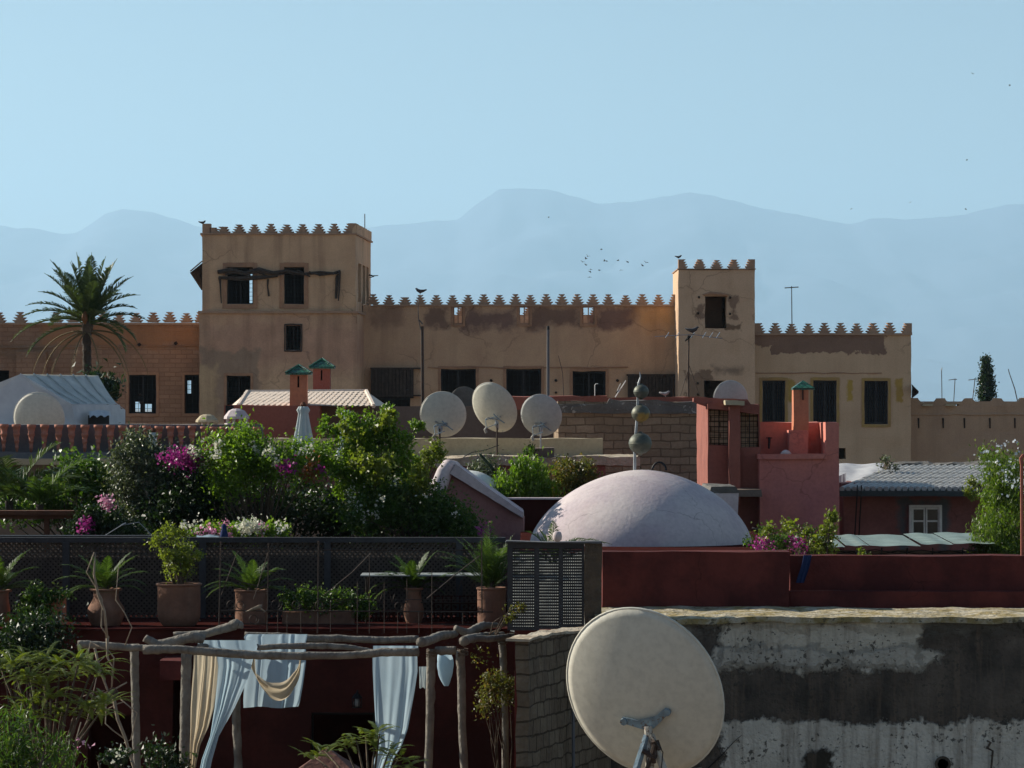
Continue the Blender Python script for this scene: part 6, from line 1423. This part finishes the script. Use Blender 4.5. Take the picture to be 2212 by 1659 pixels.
m = MB(); m.ptube([(688, 1294), (1040, 1296)], RDp, .8, 5); m.build('thin_rail', M['iron'], rl)
m = MB(); m.ptube([(475, 1347), (1040, 1349)], RDp, .9, 5); m.build('lower_rail', M['iron'], rl)
for px, a, b in ((620, 1325, 1368), (714, 1300, 1365), (772, 1256, 1368), (798, 1195, 1368), (830, 1257, 1368), (879, 1250, 1368), (933, 1230, 1368), (859, 1320, 1368), (905, 1320, 1368), (600, 1320, 1366), (650, 1322, 1366), (1000, 1320, 1350)):
    m = MB(); m.ptube([(px, a), (px, b)], RDp+.01, .9, 5); m.build('baluster', M['iron'], rl)
m = MB(); m.ptube([(500, 1252), (540, 1262), (577, 1270)], RDp, 1.1, 5); m.ptube([(583, 1235), (610, 1252), (633, 1264), (686, 1276)], RDp, 1.2, 5); m.build('sweep', M['iron'], rl)
for cx, cy, r_ in ((596, 1306, 13), (548, 1337, 12), (500, 1306, 12), (520, 1306, 11), (862, 1309, 11), (690, 1306, 11), (640, 1306, 11)):
    m = MB(); m.ptube([(cx+r_*(1-.45*k/22)*math.cos(k*.33), cy+r_*(1-.45*k/22)*math.sin(k*.33)) for k in range(23)], RDp-.01, .95, 5); m.build('scroll', M['iron'], rl)
m = MB(); m.ptube([(531, 1322), (545, 1316), (560, 1310), (566, 1308)], RDp-.05, [1, 3.2, 3.6, 2], 7, wob=.2); m.ptube([(560, 1312), (574, 1322)], RDp-.05, [2.5, 1], 5); tag(m.build('driftwood', M['palebark'], smooth=True), 'pale piece of driftwood lying on the iron railing', 'driftwood')

# ------------------------------------------------------------------ log pergola with curtains
pg = thing('log_pergola', 'rustic pergola of bleached crooked logs in front of the dark red wall', 'pergola', W(650, 1700, 38))
def log(pts, d, r, name='beam', seed=1):
    rg = random.Random(seed); P = [W(p[0], p[1], p[2] if len(p) > 2 else d) for p in pts]
    # resample with knots
    Q = []; Rr = []; n = 7
    rs = r if hasattr(r, '__len__') else [r]*len(P)
    for i in range(len(P)-1):
        for k in range(n):
            t = k/n; Q.append(P[i].lerp(P[i+1], t)+Vector((rg.uniform(-1, 1), rg.uniform(-1, 1), rg.uniform(-1, 1)))*.003); Rr.append((rs[i]+(rs[i+1]-rs[i])*t)*d/F*(1+rg.uniform(-.05, .07)))
    Q.append(P[-1]); Rr.append(rs[-1]*d/F)
    m = MB(); m.tube(Q, Rr, 12, wob=.05); return m.build(name, M['wood'], pg, smooth=True)
log([(310, 1404), (383, 1402), (472, 1410), (560, 1416), (652, 1417), (761, 1415), (826, 1409), (905, 1409)], 37.2, [10, 9, 9, 9, 8.5, 8, 9, 9], seed=1)
log([(168, 1391), (221, 1394), (280, 1399), (320, 1400)], 37.4, [8.5, 8, 7, 7], seed=2)
log([(313, 1378), (339, 1393), (378, 1386), (419, 1375), (442, 1382)], 37.7, [8, 10, 11, 12, 10], seed=3)
log([(375, 1370), (442, 1370), (487, 1357), (512, 1348), (525, 1352)], 38.1, [5, 8, 10, 11, 6], seed=4)
log([(528, 1372), (600, 1374), (663, 1379), (728, 1379), (826, 1383), (905, 1380)], 39.9, [7, 7, 8, 8, 7.5, 7.5], seed=5)
log([(555, 1399), (617, 1396), (696, 1395), (761, 1399), (803, 1405)], 38.6, [5.5, 6.5, 7, 5.5, 4], seed=6)
log([(430, 1396, 37.6), (500, 1393, 38.3), (556, 1396, 38.6)], 38.2, 5.5, seed=16)
log([(909, 1387, 37.0), (925, 1384, 37.6), (950, 1374, 38.6), (983, 1369, 39.6)], 37.8, [11, 10, 10, 8], seed=7)
log([(1002, 1385, 37.0), (1012, 1380, 37.8), (1050, 1374, 39), (1084, 1373, 39.6)], 37.8, [10.5, 9.5, 9, 9], seed=8)
log([(984, 1356, 38.5), (1010, 1368, 38.6), (1040, 1352, 38.8), (1074, 1350, 39)], 38.6, [6, 9, 9, 5], seed=9)
log([(940, 1406), (985, 1405)], 37.4, 9, seed=10)
log([(1010, 1378, 38), (1060, 1380, 38.2), (1135, 1370, 38.6)], 38.2, [7, 7, 6], seed=11)
m = MB()
for cx, d_ in ((909, 36.98), (1002, 36.98)): m.lathe([(.048, 0), (.046, .012), (.02, .014)], (0, 0, 0), 14); 
m = MB()
for nm, pts, r_, d_, sd_ in (('post', [(290, 1392), (291, 1450), (293, 1540), (296, 1660), (297, 1800)], [10, 9, 8.5, 8, 8], 37.9, 21), ('post', [(403, 1410), (401, 1500), (399, 1600), (396, 1700), (395, 1850)], [11, 10.5, 11, 11, 11], 37.6, 22),
      ('post', [(524, 1385), (515, 1450), (510, 1540), (514, 1640), (518, 1800)], [7, 8, 9, 9, 9], 39.9, 23), ('post', [(932, 1402), (930, 1470), (929, 1560), (925, 1660), (924, 1800)], [10, 9.5, 9, 9, 9], 37.4, 24),
      ('post', [(994, 1404), (997, 1470), (998, 1560), (1003, 1660), (1006, 1800)], [10, 9, 8.5, 8.5, 8.5], 37.7, 25), ('post', [(1084, 1380), (1088, 1440), (1091, 1560), (1092, 1800)], [8, 7.5, 7, 7], 39.3, 26)):
    log(pts, d_, r_, nm, sd_)
for k, (cx, cy, d_) in enumerate([(1000, 1410, 37.6), (932, 1412, 37.3), (290, 1400, 37.8), (1085, 1385, 39.1)]):
    m = MB(); rg = random.Random(60+k)
    for j in range(5): m.ptube([(cx+11.5*math.cos(a*.7), cy-8+j*3.4+2*math.sin(a*.7+j), d_-.06*math.sin(a*.7)) for a in range(10)], d_, .8, 4)
    m.build('rope_lashing', M['bark'], pg)
def curtain(label, rows, d, folds, amp, mat, hooks=None, ph=0.0, n=64, twist=.0):
    """rows: (py, pxL, pxR[, d])"""
    m = MB(); R_ = []
    for i in range(len(rows)-1):
        for k in range(7): t = k/7; R_.append(tuple(rows[i][q]+(rows[i+1][q]-rows[i][q])*t for q in range(3)))
    R_.append(tuple(rows[-1][:3])); nr = len(R_)
    for j, (py, a, b) in enumerate(R_):
        fr_ = j/(nr-1)
        for i in range(n+1):
            t = i/n; s_ = t+.018*math.sin(t*folds*6.28+ph+fr_*2)
            w1 = t+.09*math.sin(t*7.3+ph*3)+.05*math.sin(t*15+ph); e1 = .35+.65*abs(math.sin(t*4.1+ph*2+fr_*1.3))
            dep = amp*(e1*math.sin(w1*folds*6.283+ph+fr_*1.6*math.sin(t*5))+.30*math.sin(w1*folds*2.3*6.283+ph*2+fr_*4))*(.3+.7*fr_)
            m.v.append(tuple(W(a+(b-a)*s_, py+1.6*math.sin(t*9+ph)*(fr_ > .96), d+dep+twist*fr_)))
    m.f = [(j*(n+1)+i, j*(n+1)+i+1, (j+1)*(n+1)+i+1, (j+1)*(n+1)+i) for j in range(nr-1) for i in range(n)]
    o = m.build('curtain', M[mat], smooth=True); return tag(o, label, 'curtain', 'pergola curtains')
curtain('cream curtain hanging straight down beside the front left log post', [(1400, 418, 474), (1440, 417, 472), (1480, 414, 468), (1530, 411, 461), (1570, 411, 450), (1610, 410, 432), (1680, 410, 418)], 38.1, 3, .028, 'cream_cloth', ph=.5)
curtain('pale blue curtain tied back and sweeping down to the left', [(1383, 424, 552), (1398, 426, 557), (1412, 466, 550), (1440, 470, 544), (1475, 468, 533), (1530, 463, 507), (1590, 454, 473), (1640, 436, 459), (1700, 424, 446)], 37.75, 3.3, .026, 'blue_cloth', ph=1.3)
curtain('pale blue cloth thrown over the rear log beam with a ragged hem', [(1370, 530, 662), (1376, 526, 662), (1390, 530, 660), (1430, 530, 661), (1480, 528, 655), (1512, 527, 650), (1528, 528, 646)], 39.7, 4, .024, 'blue_cloth', ph=2.2)
curtain('plain pale blue curtain hanging in the right bay of the pergola', [(1395, 806, 902), (1412, 804, 900), (1450, 804, 901), (1493, 806, 895), (1530, 808, 889), (1575, 811, 881), (1614, 818, 867), (1640, 808, 850), (1680, 796, 838)], 37.8, 2.3, .026, 'blue_cloth', ph=.2)
curtain('small grey scrap of cloth hanging just left of the front right post', [(1440, 905, 921), (1465, 906, 921), (1486, 906, 920)], 38.6, 2, .01, 'parasol')
# cream swag
m = MB(); n = 44; P0 = []
for i in range(n+1):
    t = i/n; ang = math.pi*(1-t)
    cx = 597-50*math.cos(math.pi*t)*(1.0 if t < .5 else .98); cy = 1424+80*math.sin(math.pi*t)**.75+(10 if .3 < t < .75 else 0)*math.sin((t-.3)/.45*math.pi)
    for j in range(9):
        s = j/8; wdt = 34*(.45+.7*math.sin(math.pi*t))
        P0.append(tuple(W(cx+(s-.5)*8+(6 if t > .5 else -6)*(1-s), cy-wdt*(1-s)+0*s, 39.2+.04*math.sin(s*11+t*4)-.05*s)))
m.add(P0, [(i*9+j, (i+1)*9+j, (i+1)*9+j+1, i*9+j+1) for i in range(n) for j in range(8)]); tag(m.build('curtain', M['cream_cloth'], smooth=True), 'cream swag looped low in front of the cloth on the rear beam', 'curtain', 'pergola curtains')
m = MB(); m.v = []; P0 = []
for i in range(20):
    t = i/19; r_ = 15*math.sin(math.pi*min(1, .25+t*.72))**.8+2
    for k in range(16): a = k/16*6.283; P0.append(tuple(W(960+4*t+r_*(1+.12*math.sin(a*5+t*6))*math.cos(a), 1410+72*t, 38.3+r_*.004*math.sin(a))))
m.add(P0, [(i*16+k, (i+1)*16+k, (i+1)*16+(k+1) % 16, i*16+(k+1) % 16) for i in range(19) for k in range(16)]); tag(m.build('curtain', M['blue_cloth'], smooth=True), 'knotted bundle of pale cloth hanging between the two front right posts', 'curtain', 'pergola curtains')

# lantern on the wall
ln_ = thing('wall_lantern', 'small black framed glass wall lantern above the dark doorway', 'lantern', W(771, 1530, 40.8)); c = W(771, 1529, 40.82)
m = MB(); u = 41/F
for k in range(6): a = k/6*6.283; m.tube([c+Vector((9*u*math.cos(a), 9*u*math.sin(a), 2*u)), c+Vector((10*u*math.cos(a), 10*u*math.sin(a), 22*u)), c+Vector((4*u*math.cos(a), 4*u*math.sin(a), 30*u))], .006, 4)
m.lathe([(10*u, 0), (10*u, 2*u)], c, 10); m.lathe([(11*u, 21*u), (9*u, 24*u), (3*u, 31*u), (1*u, 34*u)], c, 10); m.build('frame', M['black'], ln_)
m = MB(); m.lathe([(6*u, 3*u), (7*u, 10*u), (6*u, 19*u)], c, 12); m.build('glass', M['marble'], ln_, smooth=True)
m = MB(); m.tube([c+Vector((0, 0, 31*u)), c+Vector((0, .1, 36*u)), c+Vector((0, .19, 30*u))], .008, 5); m.build('bracket', M['black'], ln_)

# ------------------------------------------------------------------ nearest plants, bottom left and centre
py_ = thing('pyramid_roof', 'brown red pyramid roof tip rising at the bottom edge of the picture', 'roof', W(706, 1760, 31))
m = MB(); a = W(705.5, 1612, 31.5); m.add([tuple(a)]+[tuple(a+Vector((x, y, -.62))) for x, y in ((-.78, -.78), (.78, -.78), (.78, .78), (-.78, .78))], [(0, 1, 2), (0, 2, 3), (0, 3, 4), (0, 4, 1), (4, 3, 2, 1)]); o = m.build('roof_slope', M['pyramid'], py_); rough_edges(o, .08, .02)
m = MB(); m.box(a.x-.6, a.x+.6, 31.0, 32.1, 0, a.z-.62); m.build('turret', M['darkred'], py_)
def feathery(name, label, base, sprays, seed, mat='g_yellow', ll=.032, L=.28, nf=16, bark='bark', trunk_r=.022):
    """sprays: (px,py,d) tips; each carries a fan of feathery leaves"""
    rg = random.Random(seed); o = thing(name, label, 'tree', base); b = Vector(base); m = MB(); fm = MB()
    for px, py, d in sprays:
        t = W(px, py, d); mid = b.lerp(t, .55)+Vector((0, 0, .1)); m.tube([b, mid, t], [trunk_r, trunk_r*.5, .006], 5)
        for k in range(nf):
            frond(fm, t+Vector((rg.uniform(-.05, .05), rg.uniform(-.05, .05), rg.uniform(-.03, .03))), rg.uniform(0, 6.28), R(rg.uniform(5, 45)), L*rg.uniform(.7, 1.2), rg.uniform(.5, 1.5), 34, ll, .008, rg=rg, stem=.003, vee=.2, start=.05)
    m.build('branches', M[bark], o, smooth=True); fm.build('foliage', M[mat], o); return o
feathery('feathery_tree', 'feathery yellow green tree spreading its flat leaf sprays at the lower left', W(105, 1760, 26), [(30, 1440, 26), (60, 1425, 26.3), (95, 1425, 26.1), (130, 1440, 26), (170, 1430, 25.8), (200, 1442, 26), (60, 1462, 25.8), (150, 1460, 26.2), (110, 1505, 25.8), (75, 1520, 26), (180, 1528, 25.8), (215, 1520, 26.1), (140, 1540, 26), (60, 1545, 25.7), (0, 1440, 26), (210, 1455, 25.8), (100, 1475, 26), (215, 1540, 26.2)], 71)
feathery('leafy_branch', 'yellow green feathery branch in front of the pergola by the pyramid roof', W(800, 1790, 30), [(770, 1600, 30), (790, 1590, 30.2), (820, 1585, 30), (745, 1612, 30), (700, 1620, 30.4), (840, 1625, 30), (860, 1640, 30.1), (875, 1655, 29.9), (808, 1615, 30), (680, 1635, 30.5)], 72, nf=9, L=.20, ll=.04)
bush('oleander', 'narrow leaved green oleander in the bottom left corner', 'bush', shoots(20, 1680, 10, 1600, 24.5, 22, 12, 4)+shoots(45, 1680, 42, 1545, 24.5, 22, 10, 6)+shoots(80, 1680, 75, 1600, 24.5, 20, 10, 4)+shoots(110, 1680, 100, 1590, 24.5, 20, 12, 4)+shoots(130, 1690, 140, 1610, 24.5, 20, 8, 4)+shoots(0, 1690, -10, 1560, 24.5, 20, 10, 5), 2300, .075, 'g_mid', W(60, 1780, 24.5), 73, nst=30, aspect=.16, clump=.16, up=1.2, flowers=[('f_pink', [(178, 1612, 24.2, 7, 7, .06)], 12, .03)])
bush('white_flowers', 'small plant with a few white blooms near the bottom left', 'plant', [(245, 1640, 30, 22, 20, .15)], 300, .05, 'g_dark', W(245, 1720, 30), 74, nst=8, clump=.08, flowers=[('f_white', [(238, 1625, 29.8, 12, 5, .06), (262, 1628, 29.8, 5, 4, .04)], 26, .032)])
bush('dim_shrub', 'dim green shrub at the foot of the front left pergola post', 'bush', [(340, 1630, 36, 34, 34, .3), (360, 1660, 36, 40, 20, .3)], 1300, .05, 'g_dark', W(350, 1760, 36), 75, nst=16, clump=.12)
bush('post_climber', 'thin brownish green climber on the right hand pergola posts', 'vine', [(1060, 1480, 38.9, 48, 20, .15), (1100, 1470, 38.9, 34, 16, .12), (1045, 1412, 38.9, 40, 9, .1), (1040, 1520, 38.9, 24, 20, .12), (1090, 1510, 38.9, 20, 24, .12)], 1700, .038, 'g_brown', W(1088, 1760, 39), 76, nst=9, sr=.009, clump=.12)
bush('branch_climber', 'thin leafy tendril rising in front of the left lattice panel', 'vine', [(1105, 1325, 36.2, 18, 9, .06), (1120, 1312, 36.2, 12, 7, .06), (1092, 1342, 36.2, 12, 7, .06)], 240, .035, 'g_brown', W(1060, 1370, 36.2), 78, nst=8, sr=.008, clump=.06)
# bare kinked plant tied in front of the pergola
bp = thing('bare_plant', 'bare plant of thin kinked pale stems standing in front of the left pergola post', 'plant', W(262, 1760, 34))
def twig(pts, r, nm='stem'):
    m = MB(); m.ptube(pts, 34, r, 6, wob=.1); m.build(nm, M['palebark'], bp, smooth=True)
twig([(204, 1193), (187, 1236), (204, 1264), (221, 1296), (219, 1354), (234, 1376), (232, 1400)], [1.6, 1.4, 1.5, 1.9, 1.8, 2, 2])
twig([(206, 1195), (203, 1240), (212, 1285), (226, 1320), (231, 1378)], [1.2, 2.8, 3.2, 2.8, 3.2])
twig([(256, 1224), (250, 1296), (268, 1322), (285, 1355), (270, 1394)], [1.0, 1.2, 1.3, 1.3, 1.4])
twig([(231, 1378), (232, 1420), (243, 1440), (241, 1488)], [3, 2.6, 1.6, 1.6])
twig([(196, 1386), (188, 1424), (200, 1440), (225, 1420)], [1.2, 1.4, 1.2, 1.2]); twig([(196, 1388), (235, 1406), (246, 1420), (242, 1482)], [1.4, 1.4, 1.6, 1.6])
twig([(205, 1400), (214, 1440), (232, 1490), (244, 1500)], [3, 2.8, 2.6, 3])
twig([(244, 1500), (254, 1553), (270, 1592), (290, 1660), (300, 1780)], [4.5, 4, 3.6, 4, 4.5])
twig([(230, 1509), (228, 1563), (244, 1578), (276, 1601), (283, 1598), (296, 1540), (258, 1508)], [1.4, 1.5, 1.5, 1.5, 1.5, 1.5, 1.5])
twig([(200, 1512), (228, 1496), (246, 1490), (274, 1474)], [1.6, 1.8, 2, 1.6]); twig([(175, 1506), (200, 1496), (226, 1492)], 1.1); twig([(230, 1533), (255, 1520), (268, 1516)], 1.3)
twig([(209, 1462), (190, 1550), (165, 1620), (152, 1690)], [1, 1.2, 1.4, 1.4]); twig([(175, 1560), (158, 1620), (130, 1690)], [1.4, 1.6, 1.8])
m = MB(); rg = random.Random(91)
for k in range(40): a = rg.uniform(0, 6.28); m.ptube([(243+rg.uniform(-7, 7), 1493+rg.uniform(-8, 8)), (243+14*math.cos(a), 1496+12*math.sin(a)+3)], 33.9, .8, 4)
m.build('dark_knot', M['bark'], bp)

# floors below the frame that carry the nearest things
m = MB(); m.box(X(-500, 36), X(1100, 36), 30.5, 41.0, 0, 7.1); struct(m.build('patio', M['earth']))
m = MB(); m.box(X(-500, 26), X(1620, 26), 21.0, 30.4, 0, 8.62); struct(m.build('pavement', M['earth']))
m = MB(); m.wall(1112, 1298, 1361, 2500, 36.62, .12); m.v = [(v[0], v[1], max(v[2], 0)) for v in m.v]; o = m.build('base_wall', M['redwall'], ls); rough_edges(o, .3, .008)
